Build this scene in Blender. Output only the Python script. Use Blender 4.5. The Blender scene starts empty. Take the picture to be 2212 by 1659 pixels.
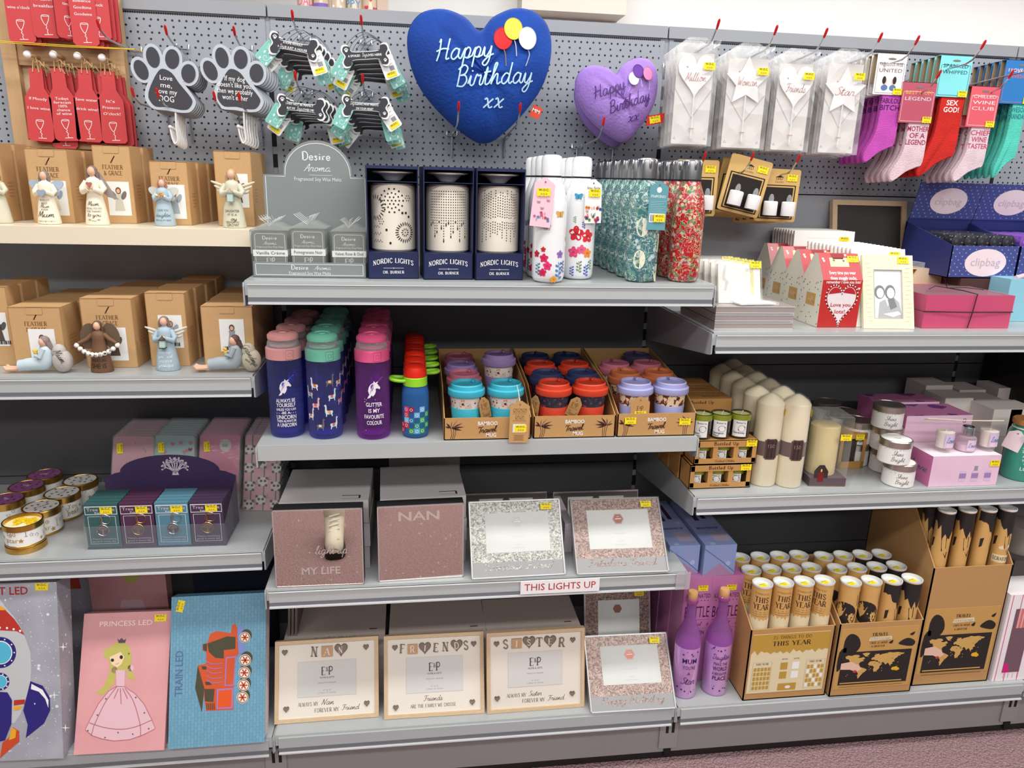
import bpy, math, random
from mathutils import Matrix, Vector
C = bpy.context.scene.collection
SC = bpy.context.scene
rnd = random.Random(7)
PI = math.pi
# ------------------------------------------------------------------ camera
CAM = (0.3374, -2.0121, 1.4789); YAW, PITCH, ROLL, FPX = 0.13899, -0.27141, 0.02736, 1596.6
W_, H_ = 2212.0, 1659.0
_f = Vector((math.sin(YAW) * math.cos(PITCH), math.cos(YAW) * math.cos(PITCH), math.sin(PITCH)))
_r0 = Vector((math.cos(YAW), -math.sin(YAW), 0)); _u0 = _r0.cross(_f)
_r = math.cos(ROLL) * _r0 + math.sin(ROLL) * _u0; _u = -math.sin(ROLL) * _r0 + math.cos(ROLL) * _u0
cd = bpy.data.cameras.new('camera'); cam = bpy.data.objects.new('camera', cd); C.objects.link(cam)
cd.sensor_fit = 'HORIZONTAL'; cd.sensor_width = 36; cd.lens = FPX / W_ * 36; cd.clip_start = 0.05
m3 = Matrix((_r, _u, -_f)).transposed()
cam.matrix_world = Matrix.Translation(CAM) @ m3.to_4x4()
SC.camera = cam
# ------------------------------------------------------------------ world, lamps, exposure
SC.view_settings.view_transform = 'Standard'; SC.view_settings.look = 'None'
SC.view_settings.gamma = 1.0; SC.view_settings.exposure = 0.0
wd = bpy.data.worlds.new('world'); SC.world = wd; wd.use_nodes = True
wd.node_tree.nodes['Background'].inputs[0].default_value = (.96, .985, 1, 1)
wd.node_tree.nodes['Background'].inputs[1].default_value = 0.22
def lamp(name, loc, sx, sy, power, col=(.985, 1, .975), aim=None):
    l = bpy.data.lights.new(name, 'AREA'); l.shape = 'RECTANGLE'; l.size = sx; l.size_y = sy; l.energy = power; l.color = col
    o = bpy.data.objects.new(name, l); C.objects.link(o); o.location = loc
    if aim: o.rotation_euler = (Vector(aim) - Vector(loc)).to_track_quat('-Z', 'Y').to_euler()
    return o
lamp('ceiling_lamp', (1.0, -0.95, 2.77), 5.0, 0.22, 66)
lamp('ceiling_lamp', (0.9, -2.6, 2.77), 5.0, 0.3, 76)
lamp('ceiling_lamp', (0.9, -4.4, 2.77), 5.0, 0.4, 104)
lamp('ceiling_lamp', (2.4, 0.95, 2.77), 4.6, 0.3, 74)
# ------------------------------------------------------------------ photograph -> place
def ray(px, py):
    return (_f + _r * ((px - W_ / 2) / FPX) + _u * ((H_ / 2 - py) / FPX))
def on(px, py, z):
    d = ray(px, py); t = (z - CAM[2]) / d.z
    return Vector(CAM) + d * t
def at(px, py, y):
    d = ray(px, py); t = (y - CAM[1]) / d.y
    return Vector(CAM) + d * t
# ------------------------------------------------------------------ materials
def lin(c):
    out = []
    for v in c:
        v /= 255.0
        out.append(v / 12.92 if v <= .04045 else ((v + .055) / 1.055) ** 2.4)
    return tuple(out) + (1.0,)
MT = {}
def setin(b, k, v):
    if k in b.inputs: b.inputs[k].default_value = v
def M(col, rough=.5, metal=0., noise=0., nscale=60., bump=0., bscale=None, alpha=1., trans=0., coat=0., ior=1.45, stretch=None, emit=0., sheen=0.):
    key = (col, rough, metal, noise, nscale, bump, bscale, alpha, trans, coat, ior, stretch, emit, sheen)
    if key in MT: return MT[key]
    m = bpy.data.materials.new('mat_%02x%02x%02x' % tuple(int(c) for c in col)); m.use_nodes = True
    nt = m.node_tree; b = nt.nodes['Principled BSDF']; L = nt.links.new
    setin(b, 'Base Color', lin(col)); setin(b, 'Roughness', rough); setin(b, 'Metallic', metal); setin(b, 'Alpha', alpha)
    setin(b, 'Transmission Weight', trans); setin(b, 'IOR', ior); setin(b, 'Coat Weight', coat); setin(b, 'Sheen Weight', sheen)
    if emit: setin(b, 'Emission Color', lin(col)); setin(b, 'Emission Strength', emit)
    if noise or bump:
        tc = nt.nodes.new('ShaderNodeTexCoord'); mp = nt.nodes.new('ShaderNodeMapping'); L(tc.outputs['Object'], mp.inputs[0])
        if stretch: mp.inputs['Scale'].default_value = stretch
        nz = nt.nodes.new('ShaderNodeTexNoise'); nz.inputs['Scale'].default_value = nscale; nz.inputs['Detail'].default_value = 3
        L(mp.outputs[0], nz.inputs['Vector'])
        if noise:
            mx = nt.nodes.new('ShaderNodeMix'); mx.data_type = 'RGBA'
            L(nz.outputs[0], mx.inputs[0])
            a = lin(col)
            mx.inputs[6].default_value = tuple(max(0, a[i] * (1 - noise)) for i in range(3)) + (1,)
            mx.inputs[7].default_value = tuple(min(1, a[i] * (1 + noise)) for i in range(3)) + (1,)
            L(mx.outputs[2], b.inputs['Base Color'])
        if bump:
            bp = nt.nodes.new('ShaderNodeBump'); bp.inputs['Strength'].default_value = bump; bp.inputs['Distance'].default_value = .002
            if bscale:
                n2 = nt.nodes.new('ShaderNodeTexNoise'); n2.inputs['Scale'].default_value = bscale; n2.inputs['Detail'].default_value = 4
                L(mp.outputs[0], n2.inputs['Vector']); L(n2.outputs[0], bp.inputs['Height'])
            else: L(nz.outputs[0], bp.inputs['Height'])
            L(bp.outputs[0], b.inputs['Normal'])
    MT[key] = m
    return m
class NT:                                             # small node-graph writer for the patterned materials
    def __init__(s, name, rough=.5, metal=0.):
        s.m = bpy.data.materials.new(name); s.m.use_nodes = True; s.t = s.m.node_tree; s.b = s.t.nodes['Principled BSDF']
        setin(s.b, 'Roughness', rough); setin(s.b, 'Metallic', metal)
        s.co = s.t.nodes.new('ShaderNodeTexCoord').outputs['Object']
    def put(s, sock, v):
        if hasattr(v, 'is_linked') or hasattr(v, 'links'): s.t.links.new(v, sock)
        else: sock.default_value = v
    def ma(s, op, a, b=0., c=0.):
        n = s.t.nodes.new('ShaderNodeMath'); n.operation = op
        for i, v in enumerate((a, b, c)): s.put(n.inputs[i], v)
        return n.outputs[0]
    def xyz(s):
        n = s.t.nodes.new('ShaderNodeSeparateXYZ'); s.t.links.new(s.co, n.inputs[0]); return n.outputs
    def mix(s, f, a, b):
        n = s.t.nodes.new('ShaderNodeMix'); n.data_type = 'RGBA'; s.put(n.inputs[0], f)
        s.put(n.inputs[6], lin(a) if isinstance(a, tuple) and len(a) == 3 else a); s.put(n.inputs[7], lin(b) if isinstance(b, tuple) and len(b) == 3 else b)
        return n.outputs[2]
    def vec(s, scale=(1, 1, 1), loc=(0, 0, 0)):
        n = s.t.nodes.new('ShaderNodeMapping'); n.inputs['Scale'].default_value = scale; n.inputs['Location'].default_value = loc
        s.t.links.new(s.co, n.inputs[0]); return n.outputs[0]
    def noise(s, sc, v=None, det=2., dist=0.):
        n = s.t.nodes.new('ShaderNodeTexNoise'); n.inputs['Scale'].default_value = sc; n.inputs['Detail'].default_value = det; n.inputs['Distortion'].default_value = dist
        s.t.links.new(v or s.co, n.inputs['Vector']); return n.outputs[0]
    def vor(s, sc, v=None, feat='F1', out='Distance', rand=1.):
        n = s.t.nodes.new('ShaderNodeTexVoronoi'); n.feature = feat; n.inputs['Scale'].default_value = sc; n.inputs['Randomness'].default_value = rand
        s.t.links.new(v or s.co, n.inputs['Vector']); return n.outputs[out]
    def lt(s, a, b): return s.ma('LESS_THAN', a, b)
    def gt(s, a, b): return s.ma('GREATER_THAN', a, b)
    def done(s, col, bump=None, bs=.4, bd=.002):
        s.put(s.b.inputs['Base Color'], lin(col) if isinstance(col, tuple) and len(col) == 3 else col)
        if bump is not None:
            n = s.t.nodes.new('ShaderNodeBump'); n.inputs['Strength'].default_value = bs; n.inputs['Distance'].default_value = bd
            s.t.links.new(bump, n.inputs['Height']); s.t.links.new(n.outputs[0], s.b.inputs['Normal'])
        return s.m
def clear(col=(255, 255, 255), op=.12, rough=.08):      # thin clear plastic film: mostly see-through with a glossy sheen
    key = ('clear', col, op, rough)
    if key in MT: return MT[key]
    m = bpy.data.materials.new('clear_plastic'); m.use_nodes = True; nt = m.node_tree; nt.nodes.clear()
    o = nt.nodes.new('ShaderNodeOutputMaterial'); mx = nt.nodes.new('ShaderNodeMixShader'); t = nt.nodes.new('ShaderNodeBsdfTransparent')
    p = nt.nodes.new('ShaderNodeBsdfPrincipled'); setin(p, 'Base Color', lin(col)); setin(p, 'Roughness', rough)
    t.inputs[0].default_value = lin(col)
    lw = nt.nodes.new('ShaderNodeLayerWeight'); lw.inputs[0].default_value = .25
    ma = nt.nodes.new('ShaderNodeMath'); ma.operation = 'MULTIPLY_ADD'; nt.links.new(lw.outputs['Facing'], ma.inputs[0]); ma.inputs[1].default_value = .28; ma.inputs[2].default_value = op
    ma.use_clamp = True
    nt.links.new(ma.outputs[0], mx.inputs[0]); nt.links.new(t.outputs[0], mx.inputs[1]); nt.links.new(p.outputs[0], mx.inputs[2]); nt.links.new(mx.outputs[0], o.inputs[0])
    MT[key] = m; return m
def film():                                            # crinkled cellophane: clear with broken-up highlights
    if 'film' in MT: return MT['film']
    m = clear((250, 250, 250), .13, .12).copy(); m.name = 'cellophane'; nt = m.node_tree
    p = [n for n in nt.nodes if n.type == 'BSDF_PRINCIPLED'][0]
    tc = nt.nodes.new('ShaderNodeTexCoord'); v = nt.nodes.new('ShaderNodeTexVoronoi'); v.inputs['Scale'].default_value = 22
    nt.links.new(tc.outputs['Object'], v.inputs['Vector'])
    bp = nt.nodes.new('ShaderNodeBump'); bp.inputs['Strength'].default_value = 1; bp.inputs['Distance'].default_value = .02
    nt.links.new(v.outputs['Distance'], bp.inputs['Height']); nt.links.new(bp.outputs[0], p.inputs['Normal'])
    MT['film'] = m; return m
# ------------------------------------------------------------------ flat shapes (2-D)
def R(x0, y0, x1, y1, n=1):
    V = []; F = []
    for i in range(n + 1):
        x = x0 + (x1 - x0) * i / n; V += [(x, y0), (x, y1)]
        if i: F.append((2 * i - 2, 2 * i, 2 * i + 1, 2 * i - 1))
    return V, F
def POLY(p): return list(p), [tuple(range(len(p)))]
def ellp(cx, cy, rx, ry, n=20, rot=0.):
    c, s = math.cos(rot), math.sin(rot); o = []
    for i in range(n):
        a = 2 * PI * i / n; x, y = rx * math.cos(a), ry * math.sin(a); o.append((cx + x * c - y * s, cy + x * s + y * c))
    return o
def ELL(*a, **k): return POLY(ellp(*a, **k))
def rrp(x0, y0, x1, y1, r, n=4):
    o = []
    for cx, cy, a0 in ((x1 - r, y1 - r, 0), (x0 + r, y1 - r, 90), (x0 + r, y0 + r, 180), (x1 - r, y0 + r, 270)):
        for i in range(n + 1):
            a = math.radians(a0 + 90 * i / n); o.append((cx + r * math.cos(a), cy + r * math.sin(a)))
    return o
def heartp(cx, cy, w, h, n=28):
    o = []
    for i in range(n):
        t = 2 * PI * i / n
        x = math.sin(t) ** 3; y = (13 * math.cos(t) - 5 * math.cos(2 * t) - 2 * math.cos(3 * t) - math.cos(4 * t)) / 16
        o.append((cx + x * w / 2, cy + (y + .13) * h / 1.8))
    return o
def starp(cx, cy, r, n=5, ri=.42, rot=PI / 2):
    return [(cx + (r if i % 2 == 0 else r * ri) * math.cos(rot + PI * i / n), cy + (r if i % 2 == 0 else r * ri) * math.sin(rot + PI * i / n)) for i in range(2 * n)]
def spl(p, n=5, closed=False):
    o = []; m = len(p)
    for i in range(m if closed else m - 1):
        g = (lambda k: p[k % m]) if closed else (lambda k: p[min(max(k, 0), m - 1)])
        a, b, c, d = g(i - 1), g(i), g(i + 1), g(i + 2)
        for j in range(n):
            t = j / n
            o.append(tuple(.5 * (2 * b[k] + (c[k] - a[k]) * t + (2 * a[k] - 5 * b[k] + 4 * c[k] - d[k]) * t * t + (3 * b[k] - a[k] - 3 * c[k] + d[k]) * t ** 3) for k in range(len(b))))
    if not closed: o.append(tuple(p[-1]))
    return o
def STK(p, w, closed=False):
    p = [q for i, q in enumerate(p) if i == 0 or math.hypot(q[0] - p[i - 1][0], q[1] - p[i - 1][1]) > 1e-7]
    V = []; F = []; m = len(p)
    if m < 2: return V, F
    for i in range(m):
        a = p[(i - 1) % m] if (closed or i > 0) else p[0]; b = p[(i + 1) % m] if (closed or i < m - 1) else p[-1]
        dx, dy = b[0] - a[0], b[1] - a[1]; l = math.hypot(dx, dy) or 1; nx, ny = -dy / l * w / 2, dx / l * w / 2
        V += [(p[i][0] + nx, p[i][1] + ny), (p[i][0] - nx, p[i][1] - ny)]
    for i in range(m if closed else m - 1):
        j = (i + 1) % m; F.append((2 * i, 2 * i + 1, 2 * j + 1, 2 * j))
    return V, F
def JOIN(*sh):
    V = []; F = []
    for v, f in sh:
        k = len(V); V += list(v); F += [tuple(i + k for i in q) for q in f]
    return V, F
def XF(sh, dx=0, dy=0, s=1, rot=0, sy=None):
    c, q = math.cos(rot), math.sin(rot); sy = s if sy is None else sy
    return [(dx + x * s * c - y * sy * q, dy + x * s * q + y * sy * c) for x, y in sh[0]], sh[1]
# lettering: sans from the built-in font, a pen-drawn script, and a slab/roman capital
SCR = {'a': ('.42,.42 .25,.5 .08,.3 .08,.08 .22,0 .4,.2 .43,.48 .4,.15 .5,0 .6,.1', .58), 'b': ('0,.1 .15,.5 .25,.95 .15,.9 .1,.3 .15,0 .35,.05 .4,.35 .3,.45 .5,.4', .5),
 'c': ('.38,.4 .25,.5 .08,.3 .1,.05 .28,0 .48,.12', .46), 'd': ('.42,.42 .25,.5 .08,.3 .08,.08 .22,0 .4,.25 .5,1 .42,.2 .5,0 .62,.1', .6), 'e': ('0,.1 .2,.2 .36,.36 .26,.5 .1,.35 .1,.08 .25,0 .45,.12', .43),
 'f': ('0,.1 .2,.4 .35,.9 .25,1 .18,.6 .12,-.3 .22,-.4 .25,-.1 .2,.05 .42,.1', .4), 'g': ('.42,.42 .25,.5 .08,.3 .08,.08 .22,0 .4,.25 .45,.48 .38,-.2 .2,-.42 .05,-.3 .3,-.05 .6,.12', .58),
 'h': ('0,.1 .2,.6 .3,.98 .18,.9 .1,0|.1,.05 .25,.42 .38,.48 .38,.2 .42,0 .58,.1', .56), 'i': ('0,.1 .12,.48 .1,.12 .2,0 .32,.1|.15,.66 .18,.72', .3), 'k': ('0,.1 .2,.6 .28,.98 .16,.9 .08,0|.4,.48 .14,.22 .25,.15 .35,0 .5,.1', .48),
 'l': ('0,.1 .2,.6 .28,.95 .15,.85 .1,.15 .2,0 .34,.1', .32), 'm': ('0,.1 .1,.46 .1,0|.1,.05 .25,.46 .32,.4 .3,0|.3,.05 .45,.46 .54,.4 .52,.1 .6,0 .72,.1', .7), 'n': ('0,.1 .1,.46 .1,0|.1,.05 .26,.46 .35,.4 .34,.1 .42,0 .54,.1', .52),
 'o': ('.3,.48 .12,.42 .08,.12 .22,0 .38,.15 .36,.42 .25,.48 .3,.38 .52,.4', .5), 'p': ('0,.1 .15,.48 .1,0 .05,-.45|.1,.3 .28,.5 .4,.35 .3,.02 .15,.05 .3,0 .52,.1', .5), 'r': ('0,.1 .1,.5 .2,.44 .32,.45 .28,.1 .35,0 .46,.1', .44),
 's': ('0,.1 .2,.5 .3,.2 .2,0 .05,.05 .2,0 .42,.1', .4), 't': ('0,.1 .18,.85 .12,.15 .2,0 .36,.1|.02,.58 .36,.62', .34), 'u': ('0,.1 .1,.48 .08,.1 .2,0 .36,.2 .4,.48 .38,.1 .46,0 .58,.1', .56), 'v': ('0,.1 .1,.48 .2,0 .38,.35 .36,.5 .5,.4', .48),
 'w': ('0,.1 .08,.48 .1,.05 .2,0 .32,.4 .32,.05 .42,0 .56,.4 .52,.5 .66,.42', .64), 'x': ('.05,.42 .15,.48 .3,.02 .45,.06|.42,.46 .06,0', .48), 'y': ('0,.1 .1,.48 .1,.1 .22,.02 .38,.3 .42,.48 .36,-.15 .2,-.42 .05,-.3 .3,-.02 .56,.1', .54),
 'A': ('0,0 .2,.3 .45,.95 .48,.5 .5,0 .6,.05|.1,.38 .6,.4', .62), 'B': ('.15,.9 .12,.4 .08,0|.05,.8 .3,1 .5,.85 .4,.58 .18,.52 .42,.5 .52,.25 .35,0 .05,.05', .6), 'D': ('.2,.95 .15,.05|0,.85 .35,1 .65,.6 .5,.1 .15,0 0,.1', .68),
 'F': ('0,.8 .15,1 .4,.95 .65,1|.35,.95 .3,.3 .12,0 0,.1|.18,.52 .5,.55', .56), 'G': ('.55,.85 .35,1 .08,.6 .15,.1 .4,.05 .55,.45 .5,-.2 .2,-.4 .1,-.2 .7,.1', .66), 'H': ('.12,.85 .18,1 .15,.4 .05,0|0,.45 .3,.55 .6,.5|.6,1 .52,.4 .5,.05 .65,.08', .68),
 'L': ('.35,.75 .4,.98 .25,.8 .2,.2 .08,.02 .25,.08 .5,0', .52), 'M': ('0,0 .12,.5 .2,.98 .3,.3 .36,.25 .58,.98 .6,.4 .62,0 .75,.1', .74), 'N': ('0,0 .12,.5 .18,.95 .28,.4 .4,.03 .5,.6 .65,1', .6), 'S': ('.5,.85 .35,1 .18,.8 .4,.45 .35,.1 .12,0 0,.15', .52),
 'T': ('0,.8 .15,.98 .4,.92 .7,.98|.4,.93 .32,.3 .2,0', .5), 'W': ('0,.95 .1,.9 .15,.02 .38,.65 .4,.02 .75,1', .7), 'C': ('.5,.85 .35,1 .08,.6 .12,.05 .35,0 .55,.15', .52), "'": ('.08,1 .04,.8', .14), ' ': ('', .3), '.': ('.05,0 .08,.03', .15), '!': ('.15,1 .1,.25|.08,.02 .1,.05', .2)}
SER = {'A': ('n0,0 .35,1|T.35,1 .7,0|n.13,.35 .57,.35', .7), 'B': ('T.12,0 .12,1|m.12,1 .4,1 .5,.77 .4,.53 .12,.53|m.12,.53 .42,.53 .57,.27 .42,0 .12,0', .62), 'C': ('m.58,.78 .4,1 .18,.88 .06,.5 .18,.12 .4,0 .6,.2', .64), 'D': ('T.12,0 .12,1|m.12,1 .4,1 .64,.75 .64,.25 .4,0 .12,0', .7),
 'E': ('T.12,0 .12,1|n.12,1 .52,1 .52,.85|n.12,.52 .42,.52|n.12,0 .55,0 .55,.17', .6), 'F': ('T.12,0 .12,1|n.12,1 .52,1 .52,.84|n.12,.52 .42,.52', .56), 'G': ('m.58,.78 .4,1 .18,.88 .06,.5 .18,.12 .4,0 .58,.12|T.58,.02 .58,.42', .68), 'H': ('T.12,0 .12,1|T.58,0 .58,1|n.12,.5 .58,.5', .7),
 'I': ('T.15,0 .15,1', .3), 'K': ('T.12,0 .12,1|n.55,1 .12,.42|T.26,.58 .58,0', .64), 'L': ('T.12,0 .12,1|n.12,0 .52,0 .52,.2', .56), 'M': ('n.1,0 .1,1|T.1,1 .4,.1|n.4,.1 .7,1|T.7,1 .7,0', .82), 'N': ('n.1,0 .1,1|T.1,1 .55,0|n.55,0 .55,1', .68),
 'O': ('m.34,1 .1,.84 .06,.5 .1,.16 .34,0 .58,.16 .62,.5 .58,.84 .34,1', .7), 'P': ('T.12,0 .12,1|m.12,1 .42,1 .55,.74 .42,.47 .12,.47', .6), 'R': ('T.12,0 .12,1|m.12,1 .42,1 .54,.75 .42,.5 .12,.5|T.34,.5 .6,0', .64), 'S': ('m.5,.8 .32,1 .1,.85 .14,.62 .42,.42 .5,.18 .3,0 .06,.2', .58),
 'T': ('T.32,0 .32,1|n0,.8 0,1 .64,1 .64,.8', .66), 'U': ('m.12,1 .12,.3 .34,0 .56,.3 .56,1', .68), 'V': ('T0,1 .33,0|n.33,0 .66,1', .66), 'W': ('T0,1 .25,0|n.25,0 .45,.9|T.45,.9 .65,0|n.65,0 .88,1', .88), 'X': ('T0,1 .6,0|n0,0 .6,1', .62), 'Y': ('T0,1 .32,.45|n.64,1 .32,.45|T.32,.45 .32,0', .64),
 'e': ('m.08,.28 .42,.28 .38,.46 .25,.52 .08,.4 .08,.12 .26,0 .44,.12', .5), 's': ('m.34,.4 .2,.52 .07,.42 .3,.2 .2,0 .04,.1', .4), 'i': ('T.12,0 .12,.5|T.12,.68 .12,.76', .26), 'r': ('T.1,0 .1,.5|m.1,.3 .24,.5 .36,.46', .38), 'o': ('m.25,.52 .07,.36 .07,.14 .25,0 .43,.14 .43,.36 .25,.52', .5),
 't': ('T.14,.72 .14,.06|n.02,.5 .3,.5|n.14,0 .3,.06', .34), 'l': ('T.12,0 .12,1', .25), 'd': ('m.4,.4 .25,.52 .07,.36 .07,.14 .25,0 .4,.12|T.42,0 .42,1', .54), 'p': ('T.1,-.3 .1,.52|m.1,.4 .27,.52 .44,.36 .44,.14 .27,0 .1,.1', .52), '&': ('m.6,.4 .4,.05 .2,0 .06,.2 .4,.65 .3,.95 .15,.8 .6,0', .66),
 '2': ('m.06,.75 .25,1 .46,.75 .06,.04|n.06,.04 .5,.04', .56), '5': ('n.45,.96 .12,.96 .1,.55|m.1,.55 .3,.62 .48,.32 .28,0 .06,.1', .56), "'": ('T.08,1 .06,.8', .16), ' ': ('', .35)}
_tc = {}
def _pts(s): return [tuple(float(q) for q in a.split(',')) for a in s.split()]
def glyphs(s, font):
    x = 0.; out = []
    tab = SCR if font == 'scr' else SER
    for ch in s:
        st, adv = tab.get(ch) or tab.get(ch.upper()) or ('', .4)
        for q in (st.split('|') if st else []):
            if font == 'scr':
                p = spl(_pts(q), 4); p = [(x + a + .22 * b, b) for a, b in p]; out.append(STK(p, .072))
            else:
                k = q[0]; p = _pts(q[1:]); wdt = {'T': .17, 'n': .06, 'm': .12}[k]
                if k == 'm': p = spl(p, 4)
                p = [(x + a, b) for a, b in p]; out.append(STK(p, wdt))
                if k in 'Tn' and len(p) == 2:
                    for (a, b) in (p[0], p[1]):
                        if b in (0., 1.) : out.append(R(a - .13, b - (.06 if b else 0), a + .13, b + (0 if b else .06)))
        x += adv + (.1 if font == 'ser' else 0.0)
    return JOIN(*out) if out else ([], []), x
def TXT(s, cx, cy, h, font='s', w=None, al='c', rot=0., sx=1.):
    """lettering with capital height h, centred on cx, its base line at cy"""
    key = (s, font)
    if key not in _tc:
        if font in ('scr', 'ser'): _tc[key] = glyphs(s, font)
        else:
            c = bpy.data.curves.new('t', 'FONT'); c.body = s; c.size = 1 / .683; c.resolution_u = 2
            if font == 'b': c.offset = .022
            if font == 'i': c.shear = .25
            o = bpy.data.objects.new('t', c); me = bpy.data.meshes.new_from_object(o)
            V = [(v.co.x, v.co.y) for v in me.vertices]; F = [tuple(p.vertices) for p in me.polygons]
            bpy.data.objects.remove(o); bpy.data.meshes.remove(me); bpy.data.curves.remove(c)
            xs = [v[0] for v in V] or [0]; x0 = min(xs)
            _tc[key] = (([(a - x0, b) for a, b in V], F), (max(xs) - x0))
    (V, F), L = _tc[key]
    kx = h * sx if w is None else w / max(L, 1e-6)
    ox = {'c': -L / 2, 'l': 0, 'r': -L}[al]
    c, q = math.cos(rot), math.sin(rot); o = []
    for a, b in V:
        a = (a + ox) * kx; b = b * h; o.append((cx + a * c - b * q, cy + a * q + b * c))
    return o, F
# ------------------------------------------------------------------ mesh builder
E_ = .00035
def FP(y, k=1): return lambda u, v: (u, y - E_ * k, v)
def BP(y, k=1): return lambda u, v: (-u, y + E_ * k, v)
def LP(x, k=1): return lambda u, v: (x - E_ * k, -u, v)
def RP(x, k=1): return lambda u, v: (x + E_ * k, u, v)
def TP(z, k=1): return lambda u, v: (u, v, z + E_ * k)
def CY(r, k=1, a0=0.): return lambda u, v: ((r + E_ * k) * math.sin(a0 + u / r), -(r + E_ * k) * math.cos(a0 + u / r), v)
class MB:
    def __init__(s): s.v = []; s.f = []; s.mi = []; s.sm = []; s.mats = []
    def add(s, V, F, mat, smooth=False, T=None):
        k = len(s.v)
        if T is not None: V = [tuple(T @ Vector(p)) for p in V]
        if mat not in s.mats: s.mats.append(mat)
        i = s.mats.index(mat); s.v += V; s.f += [tuple(a + k for a in q) for q in F]; s.mi += [i] * len(F); s.sm += [smooth] * len(F)
        return s
    def dr(s, sh, fn, mat): return s.add([fn(a, b) for a, b in sh[0]], sh[1], mat)
    def box(s, x0, y0, z0, x1, y1, z1, mat, T=None, skip=''):
        V = [(x, y, z) for z in (z0, z1) for y in (y0, y1) for x in (x0, x1)]
        fs = {'b': (0, 2, 3, 1), 't': (4, 5, 7, 6), 'f': (0, 1, 5, 4), 'k': (2, 6, 7, 3), 'l': (0, 4, 6, 2), 'r': (1, 3, 7, 5)}
        return s.add(V, [q for k, q in fs.items() if k not in skip], mat, T=T)
    def prism(s, p, y0, y1, mat, side=None, T=None, smooth=False):   # outline in x-z, front at y0
        n = len(p); V = [(a, y0, b) for a, b in p] + [(a, y1, b) for a, b in p]
        s.add(V, [tuple(range(n)), tuple(range(2 * n - 1, n - 1, -1))], mat, T=T)
        return s.add(V, [(i, n + i, n + (i + 1) % n, (i + 1) % n) for i in range(n)], side or mat, smooth, T=T)
    def slab(s, p, z0, z1, mat, side=None, T=None):                   # outline in x-y
        n = len(p); V = [(a, b, z0) for a, b in p] + [(a, b, z1) for a, b in p]
        s.add(V, [tuple(range(n - 1, -1, -1)), tuple(range(n, 2 * n))], mat, T=T)
        return s.add(V, [(i, (i + 1) % n, n + (i + 1) % n, n + i) for i in range(n)], side or mat, T=T)
    def lathe(s, prof, mat, seg=28, T=None, sx=1., sy=1., a0=0., a1=2 * PI):
        full = abs(a1 - a0 - 2 * PI) < 1e-6; n = seg if full else seg + 1; V = []; F = []
        for r, z in prof:
            for i in range(n):
                a = a0 + (a1 - a0) * i / seg; V.append((r * sx * math.cos(a), r * sy * math.sin(a), z))
        for j in range(len(prof) - 1):
            for i in range(seg):
                i2 = (i + 1) % n
                q = [j * n + i, j * n + i2, (j + 1) * n + i2, (j + 1) * n + i]
                if prof[j][0] < 1e-9: q = [q[0], q[2], q[3]]
                elif prof[j + 1][0] < 1e-9: q = [q[0], q[1], q[2]]
                F.append(tuple(q))
        return s.add(V, F, mat, True, T=T)
    def tube(s, path, r, mat, seg=8, T=None, closed=False):
        P = [Vector(p) for p in path]; n = len(P); V = []; F = []; up = None
        rr = r if isinstance(r, (list, tuple)) else [r] * n
        for i in range(n):
            a = P[i - 1] if (i or closed) else P[0]; b = P[(i + 1) % n] if (i < n - 1 or closed) else P[-1]
            t = (b - a).normalized()
            if up is None: up = t.orthogonal().normalized()
            else: up = (up - t * up.dot(t)).normalized() if (up - t * up.dot(t)).length > 1e-6 else t.orthogonal().normalized()
            w = t.cross(up)
            for k in range(seg):
                an = 2 * PI * k / seg; V.append(tuple(P[i] + (up * math.cos(an) + w * math.sin(an)) * rr[i]))
        for i in range(n if closed else n - 1):
            j = (i + 1) % n
            for k in range(seg): F.append((i * seg + k, i * seg + (k + 1) % seg, j * seg + (k + 1) % seg, j * seg + k))
        if not closed: F += [tuple(range(seg - 1, -1, -1)), tuple((n - 1) * seg + k for k in range(seg))]
        return s.add(V, F, mat, True, T=T)
    def ball(s, c, rx, mat, ry=None, rz=None, seg=14, rings=9, T=None):
        ry = rx if ry is None else ry; rz = rx if rz is None else rz
        pr = [(math.sin(PI * i / rings), -math.cos(PI * i / rings)) for i in range(rings + 1)]; pr[0] = (0, -1); pr[-1] = (0, 1)
        B = Matrix.Translation(c) @ Matrix.Diagonal((rx, ry, rz, 1))
        return s.lathe(pr, mat, seg, T=(T @ B) if T is not None else B)
    def build(s, name, parent=None, loc=None, rot=None):
        me = bpy.data.meshes.new(name); me.from_pydata(s.v, [], s.f)
        for m in s.mats: me.materials.append(m)
        me.polygons.foreach_set('material_index', s.mi); me.polygons.foreach_set('use_smooth', s.sm)
        if any(s.sm): me.set_sharp_from_angle(angle=math.radians(38))
        me.update()
        o = bpy.data.objects.new(name, me); C.objects.link(o)
        if parent: o.parent = parent
        if loc is not None: o.location = loc
        if rot is not None: o.rotation_euler = rot if not isinstance(rot, (int, float)) else (0, 0, rot)
        return o
def tag(o, label, cat, group=None):
    o['label'] = label; o['category'] = cat
    if group: o['group'] = group
    return o
def thing(name, label, cat, loc=(0, 0, 0), rot=0, group=None):
    o = bpy.data.objects.new(name, None); C.objects.link(o); o.empty_display_size = .02
    o.location = loc; o.rotation_euler = rot if not isinstance(rot, (int, float)) else (0, 0, rot)
    return tag(o, label, cat, group)
def struct(o): o['kind'] = 'structure'; return o
def dup(root, loc, rot=None, label=None, group=None):
    r = root.copy(); C.objects.link(r); r.location = loc
    if rot is not None: r.rotation_euler = rot if not isinstance(rot, (int, float)) else (0, 0, rot)
    if label: r['label'] = label
    if group: r['group'] = group
    for ch in root.children:
        c = ch.copy(); C.objects.link(c); c.parent = r
        for g in ch.children:
            d = g.copy(); C.objects.link(d); d.parent = c
    return r
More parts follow.
